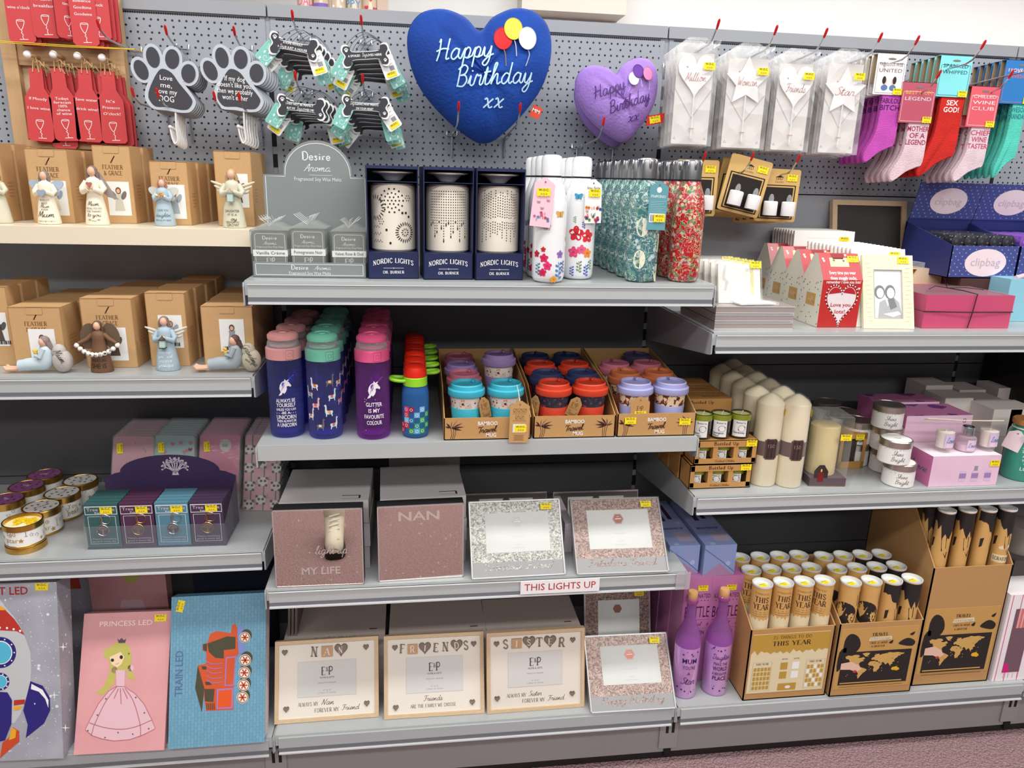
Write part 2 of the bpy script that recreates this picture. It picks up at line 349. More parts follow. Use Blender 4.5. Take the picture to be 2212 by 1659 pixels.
def fit(a, b, top, z):
    """front-bottom edge a-b (photo points) on height z, and a photo point on the top front edge -> place, turn, width, height"""
    p, q = on(a[0], a[1], z), on(b[0], b[1], z); d = q - p; mid = (p + q) / 2
    d2 = ray(*top); t = (mid.y - CAM[1]) / d2.y; h = CAM[2] + d2.z * t - z
    return mid, math.atan2(d.y, d.x), d.length, h
ORD = ('nearest', 'second', 'third', 'fourth', 'fifth', 'sixth', 'seventh', 'eighth', 'ninth', 'tenth', 'eleventh', 'twelfth')
# ------------------------------------------------------------------ room
WHITE = M((236, 234, 231), .8, noise=.02, nscale=8)
n = NT('carpet', .95); f1 = n.noise(120, det=4.); f2 = n.vor(170)
n_c = n.mix(f1, (112, 82, 86), (182, 148, 150)); n_c = n.mix(n.ma('MULTIPLY', n.lt(f2, .28), .45), n_c, (206, 176, 178))
CARPET = n.done(n_c, f2, .9, .006)
b = MB(); b.box(-6, -6, -.05, 8, 3, 0, CARPET); struct(b.build('floor'))
b = MB(); b.box(-6, -6, 2.8, 8, 3, 2.9, WHITE); struct(b.build('ceiling'))
b = MB(); b.box(-6, 1.9, 0, 8, 2.0, 2.8, WHITE); struct(b.build('wall_back'))
b = MB(); b.box(0.86, 1.74, 2.24, 1.36, 1.9, 2.8, M((214, 204, 194), .7)); struct(b.build('trim_1'))
# ------------------------------------------------------------------ gondola shelving
STEEL = M((158, 160, 166), .38, .0, noise=.03, nscale=30, coat=.25)
DECK = M((170, 173, 174), .34, coat=.35, noise=.03, nscale=20)
SHADE_STEEL = M((94, 94, 97), .5)  # back panel steel with the under-shelf shade painted into its colour
FASC = M((180, 185, 184), .3, coat=.4, noise=.02, nscale=14)
CREAM = M((230, 218, 194), .45, coat=.2)
CHROME = M((205, 207, 210), .22, 1.)
LIP = M((234, 238, 240), .18, .25, coat=.5)
GROOVE = M((128, 132, 138), .3, .3)
BLACK = M((14, 14, 16), .7)
ZT, ZP = 1.8375, 1.458
n = NT('pegboard', .42); x, y, z = n.xyz()
row = n.ma('DIVIDE', n.ma('SUBTRACT', ZT - .012, z), .0143); rf = n.ma('FLOOR', row); par = n.ma('MODULO', rf, 2.)
pit = n.ma('ADD', .0160, n.ma('MULTIPLY', par, .0107))
cx = n.ma('MULTIPLY', n.ma('SUBTRACT', n.ma('FRACT', n.ma('DIVIDE', n.ma('ADD', x, 10.003), pit)), .5), pit)
cz = n.ma('MULTIPLY', n.ma('SUBTRACT', n.ma('FRACT', row), .5), .0143)
dd = n.ma('ADD', n.ma('MULTIPLY', cx, cx), n.ma('MULTIPLY', cz, cz))
hole = n.lt(dd, .0026 ** 2); inz = n.gt(z, ZP + .004); ax = n.ma('FRACT', n.ma('ADD', x, 10.))
hole = n.ma('MULTIPLY', n.ma('MULTIPLY', hole, inz), n.ma('MULTIPLY', n.gt(ax, .018), n.lt(ax, .982)))
PEG = n.done(n.mix(hole, (156, 160, 169), (12, 14, 20)))
gon = thing('shelving_unit', 'grey metal gondola shelving with perforated back panels running behind all the goods', 'shelving unit')
for k in range(-1, 3):
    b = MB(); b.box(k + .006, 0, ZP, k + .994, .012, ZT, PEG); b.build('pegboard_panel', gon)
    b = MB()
    for j, (za, zb) in enumerate(((.1, .372), (.375, .668), (.671, .964), (.967, 1.16), (1.163, ZP - .003))): b.box(k + .006, 0, za, k + .994, .012, zb, STEEL if j > 3 else SHADE_STEEL)
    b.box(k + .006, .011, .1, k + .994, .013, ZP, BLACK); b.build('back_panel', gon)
    b = MB(); b.prism([(k + .002, ZT), (k + .998, ZT), (k + .998, ZT + .028), (k + .002, ZT + .028)], -.006, .07, STEEL); b.build('top_rail', gon)
    b = MB(); b.box(k + .003, -.453, .022, k + .997, -.435, .125, M((146, 142, 142), .45, noise=.05, nscale=9)); b.build('plinth', gon)
    b = MB(); b.box(k, -.45, 0, k + 1, -.43, .024, M((30, 24, 26), .6)); b.build('kick_strip', gon)
for k in range(-1, 4):
    b = MB(); b.box(k - .006, .003, .02, k + .006, .06, ZT, STEEL)
    for j in range(37):
        z0 = .04 + j * .05
        if z0 + .03 < ZT - .02: b.box(k - .0055, .0015, z0, k + .0055, .0035, z0 + .032, BLACK)
    b.build('upright', gon)
    b = MB(); P_ = M((150, 146, 146), .45)
    b.prism(rrp(k - .028, .036, k + .022, .126, .006), -.458, -.452, P_)
    for dx in (-.012, .004): b.box(k + dx, -.4592, .085, k + dx + .007, -.457, .118, BLACK)
    b.box(k - .012, -.459, .012, k + .006, -.45, .034, BLACK); b.build('plinth_cover', gon)
def shelf(x0, x1, z, d, label, style='strip', right_end=True):
    t = thing('shelf', label, 'shelf', (0, 0, 0), 0, None); fm = CREAM if style == 'cream' else FASC
    fh = .036 if style in ('plain', 'cream') else .03
    b = MB(); b.box(x0, -d, z - .012, x1, -.004, z, DECK if style != 'cream' else CREAM)
    b.box(x0, -d - .0015, z - fh, x1, -d + .004, z - .0005, fm); b.build('deck', t)
    if style == 'strip':
        b = MB(); xa, xb = x0 + .006, x1 - .004; ya = -d - .0016
        b.box(xa, ya - .004, z - .047, xb, ya, z - .006, M((184, 189, 189), .16, coat=.8))
        b.box(xa, ya - .0065, z - .0085, xb, ya - .001, z - .006, LIP)
        b.box(xa, ya - .0052, z - .0415, xb, ya - .0035, z - .033, GROOVE)
        b.box(xa, ya - .0075, z - .0475, xb, ya, z - .0435, LIP); b.build('ticket_strip', t)
    if style == 'base':
        b = MB(); xa, xb = x0 + .008, x1 - .008; ya = -d - .0016
        b.box(xa, ya - .004, z - .05, xb, ya, z - .007, M((176, 180, 182), .2, coat=.6)); b.box(xa, ya - .0052, z - .044, xb, ya - .0035, z - .034, GROOVE)
        b.box(xa, ya - .0075, z - .0505, xb, ya, z - .0465, LIP); b.build('ticket_strip', t)
    BR = M((168, 171, 174), .4, coat=.2)
    for xx in (x0 - .0035, x1 + .0005):
        b = MB(); hb = .05 if style != 'base' else .045
        prof = [(-d - .002, z - .004), (-d - .004, z - .012), (-d - .004, z - hb), (-d + .004, z - hb - .003), (-.01, z - .115 if style != 'base' else z - hb - .003), (-.003, z - .004)]
        b.add([(xx, a, c) for a, c in prof] + [(xx + .003, a, c) for a, c in prof], [tuple(range(6)), tuple(range(11, 5, -1))] + [(i, 6 + i, 6 + (i + 1) % 6, (i + 1) % 6) for i in range(6)], BR)
        b.build('bracket', t)
    return t
ZS = dict(S1=1.2667, S2=.9096, S3=.568, S4=.1852, L1=1.3585, L2=1.0562, L3=.6473, L4=.1789, R1=1.1606, R2=.7591, R3=.1851)
shelf(.004, .996, ZS['S1'], .4655, 'grey shelf carrying the tall patterned drinks bottles and oil burners')
shelf(.004, .996, ZS['S2'], .4545, 'plain pale grey shelf carrying the travel mugs and sports bottles', 'plain')
shelf(.004, .996, ZS['S3'], .4655, 'grey shelf with the red and white lights-up sign on its edge')
shelf(.004, .996, ZS['S4'], .4815, 'low base shelf carrying the wooden word photo frames', 'base')
shelf(-.996, -.004, ZS['L1'], .344, 'cream shelf carrying the upper row of standing angel figurines', 'cream')
shelf(-.996, -.004, ZS['L2'], .411, 'grey shelf carrying the lower row of figurines and kraft boxes')
shelf(-.996, -.004, ZS['L3'], .4275, 'grey shelf carrying gold candle tins and the key ring display')
shelf(-.996, -.004, ZS['L4'], .478, 'low base shelf carrying the rocket princess and train boxes', 'base')
shelf(1.004, 1.996, ZS['R1'], .4675, 'bright grey shelf carrying red sock boxes and pink gift boxes')
shelf(1.004, 1.996, ZS['R2'], .4535, 'grey shelf carrying cream pillar candles and white tins')
shelf(1.004, 1.996, ZS['R3'], .4815, 'low base shelf carrying kraft display boxes of paper tubes', 'base')
shelf(2.004, 2.996, ZS['R1'], .4675, 'grey shelf continuing beyond the pink boxes at the photo edge')
shelf(2.004, 2.996, ZS['R2'], .4535, 'grey shelf continuing beyond the green jar at the photo edge')
shelf(2.004, 2.996, ZS['R3'], .4815, 'low base shelf end beyond the pink striped box', 'base')
# ------------------------------------------------------------------ shared bits
YEL = M((250, 226, 24), .55); INK = M((38, 34, 36), .6); WHT = M((244, 244, 244), .5); RED = M((206, 28, 24), .4); GREY = M((150, 150, 152), .5)
KR = M((200, 160, 112), .75, noise=.07, nscale=160); KRD = M((120, 82, 48), .7); PAPER = M((240, 239, 236), .6)
SKIN = M((228, 178, 150), .55); WOOD = M((214, 176, 128), .55, noise=.12, nscale=22, stretch=(1, 1, 9)); GOLD = M((214, 168, 72), .3, 1.)
_stk = []
def price(parent, x, y, z, rz=0., rx=0., ry=0., s=1.):
    if not _stk:
        b = MB(); w, h = .0135, .0085; p = []
        for i in range(7): p.append((-w + 2 * w * i / 6, -h + (.0012 if i % 2 else 0)))
        for i in range(7): p.append((w - 2 * w * i / 6, h - (.0012 if i % 2 else 0)))
        b.prism(p, -.0003, 0, YEL); b.dr(TXT('W.O.C.', 0, .0025, .0042, 'b', .021), FP(-.0003), INK)
        for k in (-.006, -.001, .004): b.dr(R(k, -.005, k + .003, -.0018), FP(-.0003), M((196, 160, 60), .6))
        o = b.build('price_sticker', parent); _stk.append(o)
    else:
        o = _stk[0].copy(); C.objects.link(o); o.parent = parent
    o.location = (x, y, z); o.rotation_euler = (rx, ry, rz); o.scale = (s, 1, s)
    return o
def hook(tip, L, label, leg=.05, drop=.026, group=None):
    if L >= .25: L *= 1.08; drop = .054
    P = at(tip[0], tip[1], -L); x, zt = P.x, P.z; zb = zt - drop
    t = thing('display_hook', label, 'hook', (x, 0, zb), 0, group)
    b = MB(); b.tube([(0, -.005, 0), (0, -L + .05, drop * .5 - .012), (0, -L + .03, drop * .55 - .008), (0, -L + .008, drop - .012)], .0022, CHROME, 6)
    b.tube([(-.013, -.003, .012), (-.013, -.006, .002), (-.011, -.008, 0), (.011, -.008, 0), (.013, -.006, .002), (.013, -.003, .012)], .0018, CHROME, 6)
    if leg: b.tube([(0, -.006, 0), (0, -.005, -leg)], .0025, CHROME, 6)
    b.build('wire_arm', t)
    b = MB(); b.tube([(0, -L + .009, drop - .013), (0, -L + .004, drop - .006), (0, -L - .001, drop + .002), (0, -L - .003, drop + .005)], [.0024, .0031, .003, .0016], RED, 8); b.build('red_tip', t)
    return x, zb
# ------------------------------------------------------------------ bottle plaques on their wooden board
BWOOD = M((196, 160, 118), .65, noise=.16, nscale=14, stretch=(6, 6, 1))
PLQ = M((202, 68, 72), .5, noise=.03, nscale=40)
def wineglass(cx, z, h):
    f = lambda a: [(cx + u * h, z + v * h) for u, v in a]
    return JOIN(STK(f(spl([(-.2, 1), (-.2, .8), (-.02, .5), (.16, .8), (.2, 1)], 4)), .0012), STK(f([(a, 1 + b) for a, b in ellp(0, 0, .2, .04, 12)]), .001, True),
                STK(f(spl([(-.02, .5), (.03, .42), (-.02, .35), (.06, .25), (.02, .15), (.06, .02)], 3)), .0012), STK(f([(-.15, 0), (.3, .02)]), .0012))
def plaque(label, lines, loc, rot, group, w=.056, h=.158, icon=True):
    t = thing('bottle_plaque', label, 'plaque', loc, rot, group)
    p = rrp(-w / 2, 0, w / 2, .55 * h, .006, 3); top = [(w / 2, .6 * h), (w * .27, .74 * h), (w * .25, h), (-w * .25, h), (-w * .27, .74 * h), (-w / 2, .6 * h)]
    o = [p[-1]] + p[:0]; q = [(-w / 2 + .006, 0), (w / 2 - .006, 0), (w / 2, .006)] + top + [(-w / 2, .006)]
    b = MB(); b.prism(q, -.0022, .0022, PLQ, M((150, 40, 44), .5))
    for i, s in enumerate(lines): b.dr(TXT(s, 0, (.57 - i * (.26 / max(2, len(lines)))) * h, .0058, 's', min(w * .84, .0047 * len(s))), FP(-.0022), WHT)
    if icon: b.dr(wineglass(0, .04 * h, .25 * h), FP(-.0022), WHT)
    b.build('board', t)
    b = MB(); TW = M((206, 172, 122), .8)
    b.tube([(-.006, -.003, h - .008), (-.002, -.006, h + .022), (.004, -.006, h + .023), (.007, -.003, h - .008)], .0014, TW, 5)
    b.tube([(.003, -.008, h + .012), (.013, -.012, h + .016), (.02, -.01, h + .006)], .0012, TW, 5); b.build('twine_loop', t)
    return t
P0, P1 = at(30, 300, -.035), at(292, 315, -.035); zb = P1.z - .012
bx0, bx1 = P0.x - .0, P1.x - .004
t = thing('display_board', 'pale wooden display board holding the red bottle plaques at far left', 'display board', (0, 0, 0))
b = MB()
for xx in (bx0, bx1 - .032): MB().box(xx, -.035, zb, xx + .032, -.012, 1.86, BWOOD).build('side_post', t)
b = MB(); b.box(bx0 + .032, -.016, zb, bx1 - .032, -.010, 1.86, M((214, 190, 156), .7, noise=.2, nscale=30)); b.build('backing', t)
zc = at(150, 120, -.03).z
b = MB(); b.box(bx0 + .032, -.03, zc - .025, bx1 - .032, -.016, zc + .03, BWOOD); b.build('cross_slat', t)
b = MB(); b.box(bx0 + .032, -.05, zb, bx1 - .032, -.016, zb + .018, BWOOD); b.build('ledge', t)
KN = M((246, 246, 244), .25)
rows = [((60, 118), (196, 296), ('If Moody', 'I love wine'), 'left-most bottle plaque saying love wine on the lower knob row'), ((116, 118), (134, 287), ('Todays', 'forecast', '100%', 'chance', 'of wine'), 'red bottle plaque reading todays forecast chance of wine'),
        ((168, 121), (182, 296), ('Save water', 'drink wine!'), 'red bottle plaque reading save water drink wine'), ((221, 125), (238, 300), ("It's", 'Prosecco', "O'clock!"), "red bottle plaque reading it's prosecco o'clock")]
for i, (kn, bot, lines, lab) in enumerate(rows):
    K = at(kn[0], kn[1], -.082); Q = at((kn[0] + 22), bot[1], -.085)
    b = MB(); b.tube([(K.x, -.016, K.z), (K.x, -.078, K.z)], .004, BWOOD, 8); b.ball((K.x, -.084, K.z), .0085, KN); b.build('knob', t)
    for j in range(4):
        dx = (-.004, .008, .004, .012)[j] if i % 2 == 0 else (.0, -.012, .008, .012)[j]
        lb = lab if j == 0 else ('%s red plaque hanging behind the one reading %s' % (ORD[j], (lines[0] + ' ' + lines[1]).lower().rstrip('!')))
        plaque(lb, lines if j < 2 else (), (K.x + .004 + dx, -.070 + j * .009, K.z - .185 - (.017 if (j == 1 and i == 1) else .003 * j)), (0, (.05, -.03, .04, .0)[i] * (1 if j % 2 == 0 else -.6), 0), 'red bottle plaques on the lower knobs', icon=j < 2)
top = [((50, 92), ("It's always", "wine o'clock"), 'faded red bottle plaque reading wine oclock on top row'), ((104, 82), ('wine', 'so called', 'breakfast'), 'red bottle plaque reading so called breakfast on top row'), ((150, 84), ('wine', 'time'), 'red bottle plaque turned sideways in the middle of the top row'),
       ((188, 99), ('audience', 'Goodtime', 'Goodwine'), 'red bottle plaque reading goodtime goodwine on top row'), ((214, 86), ('wine', 'o clock'), 'red bottle plaque at the right end of the top row')]
for i, (bot, lines, lab) in enumerate(top):
    Q = at(bot[0], bot[1], -.075)
    for j in range(3):
        plaque(lab if j == 0 else ORD[j] + ' red plaque behind the ' + lab[4 if lab.startswith('red') else 10:], lines if j == 0 else (), (Q.x + .006 * j, -.072 + .011 * j - .002 * (i % 2), Q.z - .002 * j), (0, 0, .9 if i == 2 else 0), 'red bottle plaques on the top row', icon=j == 0)
b = MB(); A, B_ = at(0, 91, -.10), at(290, 107, -.10)
for dz in (0, .003): b.tube([(A.x - .05, -.1, A.z + dz), ((A.x + B_.x) / 2, -.1, (A.z + B_.z) / 2 + dz - .002), (B_.x, -.1, B_.z + dz * .3), (B_.x + .01, -.04, B_.z)], .0009, M((226, 190, 40), .5), 5)
tag(b.build('elastic_band'), 'thin yellow elastic stretched across the wooden plaque board', 'elastic band')
# ------------------------------------------------------------------ paw plaques
PGR = M((186, 193, 202), .45); PBK = M((60, 60, 66), .55); PSD = M((104, 106, 110), .6)
U = .143 / 955
def paw(label, lines, loc, rot, group, text=True):
    t = thing('paw_plaque', label, 'paw plaque', loc, rot, group); b = MB(); k = BL = None
    toes = [(-325, 95, 92, 140, .45), (-157, 285, 92, 142, .2), (110, 292, 98, 136, -.08), (333, 120, 100, 130, -.12)]
    pad = [(-30, 145), (100, 100), (200, -30), (360, -210), (380, -290), (320, -380), (220, -400), (110, -390), (20, -380), (-140, -390), (-220, -310), (-235, -230), (-200, -110), (-110, 70)]
    pd = spl(pad, 3, True)
    def grow(p, d):
        cx = sum(a for a, _ in p) / len(p); cy = sum(c for _, c in p) / len(p)
        return [(a + d * (a - cx) / math.hypot(a - cx, c - cy), c + d * (c - cy) / math.hypot(a - cx, c - cy)) for a, c in p]
    sc = lambda p: [(a * U, c * U) for a, c in p]
    for k, (cx, cy, rx, ry, ro) in enumerate(toes): b.prism(sc(ellp(cx, cy, rx + 45, ry + 45, 22, ro)), -.0026 + .0001 * k, .0026 + .0001 * k, PGR, PSD)
    b.prism(sc(grow(pd, 52)), -.003, .003, PGR, PSD)
    b.prism(sc([(-300, 20), (-160, 250), (120, 260), (330, 40), (100, -100), (-150, -60)]), -.0028, .0025, PGR, PSD)
    for cx, cy, rx, ry, ro in toes: b.dr(POLY(sc(ellp(cx, cy, rx, ry, 22, ro))), FP(-.0032), PBK)
    b.dr(POLY(sc(pd)), FP(-.0032), PBK)
    for s, yy, hh, ww in (lines if text else ()): b.dr(TXT(s, (20 if len(lines) < 5 else 60) * U, yy * U, hh * U, 's', ww * U), FP(-.0034, 2), WHT)
    b.build('board', t)
    b = MB(); W_2 = M((226, 226, 226), .35)
    b.tube(spl([(.02, 0, -.055), (.021, 0, -.1), (.024, 0, -.125), (.018, 0, -.134), (.012, 0, -.122), (.008, 0, -.102)], 3), .0022, W_2, 6); b.ball((.008, 0, -.099), .0044, W_2); b.build('lead_hook', t)
    return t
for s, lines, px, L, word in (('love me love my dog', (('Love', -10, 66, 175), ('me,', -112, 66, 160), ('Love my', -200, 68, 300), ('DOG', -308, 82, 210)), (357, 172), .2, 'Love me'),
                        ("if my dog doesn't like you", (('If my dog', -25, 70, 290), ("doesn't like you,", -112, 70, 490), ('then we probably', -200, 70, 510), ("won't either", -288, 70, 370)), (505, 172), .2, 'If my dog')):
    Q = at(px[0], px[1], -.17)
    hook((357, 60) if word == 'Love me' else (505, 62), .13, 'short chrome hook hidden behind the paw plaque reading ' + s, 0)
    for j in range(6):
        paw('grey and black paw plaque reading ' + s if j == 0 else '%s grey paw plaque stacked behind the one reading %s' % (ORD[j], s), lines, (Q.x + (.0035 if word != 'Love me' else .001) * j, -.17 + .0095 * j, Q.z - .0018 * j), (0, (.07 if word == 'Love me' else .05) , 0), 'grey paw plaques on the pegboard', j == 0)
hook((211, 48), .22, 'chrome hook with red tip crossing the corner of the wooden plaque board', 0)
hook((285, 194), .24, 'red tipped hook just left of the first paw plaque', .07)
hook((339, 196), .24, 'red tipped hook poking out in front of the love my dog paw', .07)
hook((462, 203), .24, 'red tipped hook over the left of the second paw plaque', .05)
hook((516, 205), .24, 'red tipped hook over the right of the second paw plaque', .07)
# ------------------------------------------------------------------ dog bone signs
BON = [(-.3, .2), (-.34, .45), (-.46, .48), (-.5, .25), (-.44, 0), (-.5, -.25), (-.46, -.48), (-.34, -.45), (-.3, -.2), (0, -.17), (.3, -.2), (.34, -.45), (.46, -.48), (.5, -.25), (.44, 0), (.5, .25), (.46, .48), (.34, .45), (.3, .2), (0, .17)]
BLKW = M((52, 52, 58), .55); WRIM = M((236, 236, 236), .5); TEAL = M((126, 196, 184), .5, noise=.06, nscale=50); WIRE = M((120, 124, 128), .3, .9)
def pawprint(cx, cz, r):
    return JOIN(ELL(cx, cz - .3 * r, .55 * r, .45 * r, 10), *[ELL(cx + a * r, cz + c * r, .2 * r, .28 * r, 8) for a, c in ((-.65, .2), (-.25, .6), (.25, .6), (.65, .2))])
_tags = {}
def gift_tag(parent, x, y, z, ry, white, rz=0.):
    if white not in _tags:
        b = MB(); b.prism(rrp(-.017, -.05, .017, 0, .004, 3), -.0004, .0004, PAPER if white else TEAL, WRIM)
        if white:
            b.dr(R(-.011, -.012, .011, -.011), FP(-.0004), GREY); b.dr(R(-.011, -.02, .011, -.0195), FP(-.0004), GREY)
            for k in range(7): b.dr(R(.001 + k * .0016, -.034, .0018 + k * .0016, -.024), FP(-.0004), INK)
            b.dr(R(-.011, -.047, .012, -.036), FP(-.0004, 2), YEL); b.dr(TXT('W.O.C.', 0, -.041, .004, 'b', .018), FP(-.0004, 3), INK)
        else:
            lt = M((196, 232, 222), .5); b.dr(STK(rrp(-.015, -.048, .015, -.002, .003, 3), .0006, True), FP(-.0004), lt)
            for k, s in enumerate(('BOO', 'GIFTS')): b.dr(TXT(s, -.002, -.012 - k * .007, .005, 's', .015), FP(-.0004), lt)
            sp = [(.003 + (.001 + .0011 * a) * math.cos(a), -.035 + (.001 + .0011 * a) * math.sin(a)) for a in [i * .5 for i in range(15)]]
            b.dr(STK(sp, .001), FP(-.0004), WRIM)
            for a, c in ((-.006, -.027), (.012, -.027), (-.006, -.044), (.012, -.044), (.003, -.022)): b.dr(ELL(a, c, .0022, .0035, 8), FP(-.0004), WRIM)
        o = b.build('gift_tag', parent); _tags[white] = o
    else:
        o = _tags[white].copy(); C.objects.link(o); o.parent = parent
    o.location = (x, y, z); o.rotation_euler = (rz * .3, ry, rz)
def bone(label, lines, loc, rot, group, text, tags, top):
    t = thing('dog_bone_sign', label, 'hanging sign', loc, rot, group); w, h = .108, .05
    o = spl([(a * w, c * h) for a, c in BON], 3, True); b = MB(); b.prism(o, -.0022, .0022, WRIM, WRIM)
    b.dr(POLY([(a * .94, c * .86) for a, c in o]), FP(-.0022), BLKW)
    b.dr(pawprint(-.042, .013, .0055), FP(-.0022, 2), WHT); b.dr(pawprint(.043, -.012, .0045), FP(-.0022, 2), WHT)
    if text:
        for i, parts in enumerate(lines):
            n_ = sum(len(p[0]) * (1.25 if p[1] == 'b' else 1.1) for p in parts); x = -n_ * .00135; zz = (.003 - .0095 * i) if len(lines) > 1 else -.002
            for s, f in parts:
                ww = len(s) * (.0027 * 1.25 if f == 'b' else .0027 * 1.1); b.dr(TXT(s, x, zz, .0045 if f == 'b' else .0075, f, ww * .9, 'l'), FP(-.0022, 2), WHT); x += ww
    b.build('board', t)
    b = MB(); b.tube(spl([(-.043, 0, .018), (-.03, .0, top * .7), (0, .0, top), (.03, .0, top * .7), (.043, 0, .018)], 4), .0006, WIRE, 5); b.build('wire_hanger', t)
    for tg in tags: gift_tag(t, *tg)
    return t
BL_ = [((635, 101), (631, 27), .0, ((('A HOME WITHOUT', 'b'),), (('A', 'b'), (' Dog', 'scr'), (' IS JUST A HOUSE', 'b'))), 'a home without a dog', .13), ((790, 120), (780, 38), -.05, ((('A SPOILED', 'b'), (' Dog', 'scr'), (' LIVES HERE', 'b')),), 'a spoiled dog lives here', -.1),
       ((651, 232), (637, 158), 0, ((('I MAY NOT BE PERFECT', 'b'),), (('BUT MY', 'b'), (' Dog', 'scr'), (' LOVES ME', 'b'))), 'but my dog loves me', .07), ((790, 231), (783, 164), 0, ((('Dogs', 'scr'), (' LEAVE PAW PRINTS', 'b')), (('ON YOUR HEART', 'b'),)), 'dogs leave paw prints', .02)]
for bi, (pc, tip, _q, lines, name, ry) in enumerate(BL_):
    hx, hz = hook(tip, .2, 'red tipped hook carrying the bone signs reading ' + name, 0)
    Q = at(pc[0], pc[1], -.165)
    for j in range(6):
        y = -.165 + .02 * j; rr = random.Random(bi * 17 + j)
        zz = Q.z - (.0075 * j if bi != 2 else .004 * j); xx = Q.x + (.004 * j if bi in (1, 3) else .007 * j)
        tg = []
        for s in (-1, 1):
            if j < 5 and rr.random() < .85:
                tg.append((s * (.042 + .004 * (j % 3)), -.004 if (j == 0 and bi == 2 and s > 0) else .004 + .002 * s, -.012 + .01 * (j == 0), s * -.45 + rr.uniform(-.3, .3), (j + (s > 0)) % 3 == 1, rr.uniform(-.4, .4)))
        bone(('black bone sign with white edge reading ' if j == 0 else ORD[j] + ' black bone sign hanging behind the one reading ') + name, lines, (xx, y, zz), (0, ry * (1 - .25 * j) + rr.uniform(-.05, .05) * (j > 0), rr.uniform(-.08, .08) * (j > 0)), 'dog bone signs on the pegboard', j == 0, tg, max(.03, hz - zz + .003))
# ------------------------------------------------------------------ heart cushions
def DISC(cx, cy, rx, ry, rot=0., rings=4, n=22):
    V = [(cx, cy)]; F = []
    for k in range(1, rings + 1): V += ellp(cx, cy, rx * k / rings, ry * k / rings, n, rot)
    for i in range(n): F.append((0, 1 + i, 1 + (i + 1) % n))
    for k in range(rings - 1):
        for i in range(n): j = (i + 1) % n; F.append((1 + k * n + i, 1 + (k + 1) * n + i, 1 + (k + 1) * n + j, 1 + k * n + j))
    return V, F
def plush(name, c1, c2):
    n = NT(name, .85); f = n.noise(9, det=3, dist=.6); g = n.noise(160, det=4); m_ = n.done(n.mix(n.ma('MULTIPLY', f, 1.1), c1, c2), g, .5, .004)
    setin(n.b, 'Sheen Weight', .5); setin(n.b, 'Sheen Roughness', .4); setin(n.b, 'Sheen Tint', lin(c2)); return m_
def cushion(label, loc, rot, w, h, T, mat, ink, name_rows, bal, sk=1.):
    t = thing('heart_cushion', label, 'cushion', loc, rot)
    base = [(0, .33), (.1, .43), (.25, .49), (.4, .46), (.495, .33), (.5, .12), (.43, -.1), (.28, -.31), (.1, -.48), (0, -.52), (-.1, -.48), (-.28, -.31), (-.43, -.1), (-.5, .12), (-.495, .33), (-.4, .46), (-.25, .49), (-.1, .43)]
    o = [(a * w, c * h) for a, c in spl(base, 5, True)]; N = len(o)
    pol = sorted((math.atan2(c, a), math.hypot(a, c)) for a, c in o)
    def bound(an):
        for i in range(N):
            a0, r0 = pol[i - 1]; a1, r1 = pol[i]
            if i == 0: a0 -= 2 * PI
            if a0 <= an <= a1: return r0 + (r1 - r0) * (an - a0) / max(1e-6, a1 - a0)
        return pol[-1][1]
    prof = lambda s: T * max(0, 1 - s ** 2.3) ** .55
    def depth(a, c):
        s = min(1, math.hypot(a, c) / max(1e-6, bound(math.atan2(c, a)))); return prof(s)
    b = MB(); ss = [0, .15, .3, .45, .6, .72, .82, .9, .95, .985, 1]
    for sg in (-1, 1):
        V = []; F = []
        for k, s in enumerate(ss):
            for (a, c) in o:
                wob = 1 + .03 * math.sin(5 * a / w * 6 + c / h * 9) * (1 - s)
                V.append((a * s, sg * (prof(s) * wob + .002 * math.sin(40 * a + 31 * c)), c * s))
        for k in range(len(ss) - 1):
            for i in range(N): j = (i + 1) % N; F.append((k * N + i, k * N + j, (k + 1) * N + j, (k + 1) * N + i))
        b.add(V, F, mat, True)
    b.build('heart_cover', t)
    fn = lambda kk: (lambda u, v: (u, -depth(u, v) * 1.03 - .0025 - .0006 * kk, v))
    for s, x, z, hh, ww, rr in name_rows: MB().dr(TXT(s, x * w, z * h, hh * h, 'scr', ww * w, 'c', rr), fn(1), ink).build('stitched_word', t)
    b = MB()
    for q, (cx, cy, col, st) in enumerate(bal):
        m_ = M(col, .7); b.dr(DISC(cx * w, cy * h, .062 * w, .082 * h, -.15), fn(1 + 3 * q), m_)
        b.dr(STK(ellp(cx * w, cy * h, .062 * w, .082 * h, 24, -.15), .004 * w, True), fn(2 + 3 * q), M(tuple(max(0, c - 40) for c in col), .7))
        p = spl([(cx * w, (cy - .08) * h), ((cx + .01) * w, (cy - .12) * h), ((cx + .012 + st) * w, (cy - .2) * h)], 5); b.dr(STK(p, .006 * w), fn(1), M(st and (190, 190, 210) or (150, 110, 60), .7))
    b.build('balloon_patch', t)
    return t, depth
A, B_ = at(886, 165, -.14), at(1190, 165, -.14); zt = at(1040, 22, -.14).z; zb_ = at(1060, 311, -.14).z
w, h = B_.x - A.x, (zt - zb_)
BLUE = plush('blue_plush', (2, 34, 112), (6, 78, 178))
t, dp = cushion('big blue plush heart cushion with balloons and Happy Birthday', ((A.x + B_.x) / 2, -.14, zb_ + h * .52), (0, -.06, 0), w, h, .068, BLUE, M((190, 225, 245), .6),
                [('Happy', -.13, .1, .15, .39, .06), ('Birthday', .07, -.09, .15, .54, .04), ('xx', .05, -.26, .14, .15, .0)], [(.14, .24, (212, 26, 34), .0), (.215, .31, (238, 216, 70), .001), (.31, .24, (232, 236, 246), -.03)])
ORG = M((226, 70, 36), .5)
Q = at(1152, 249, -.14)
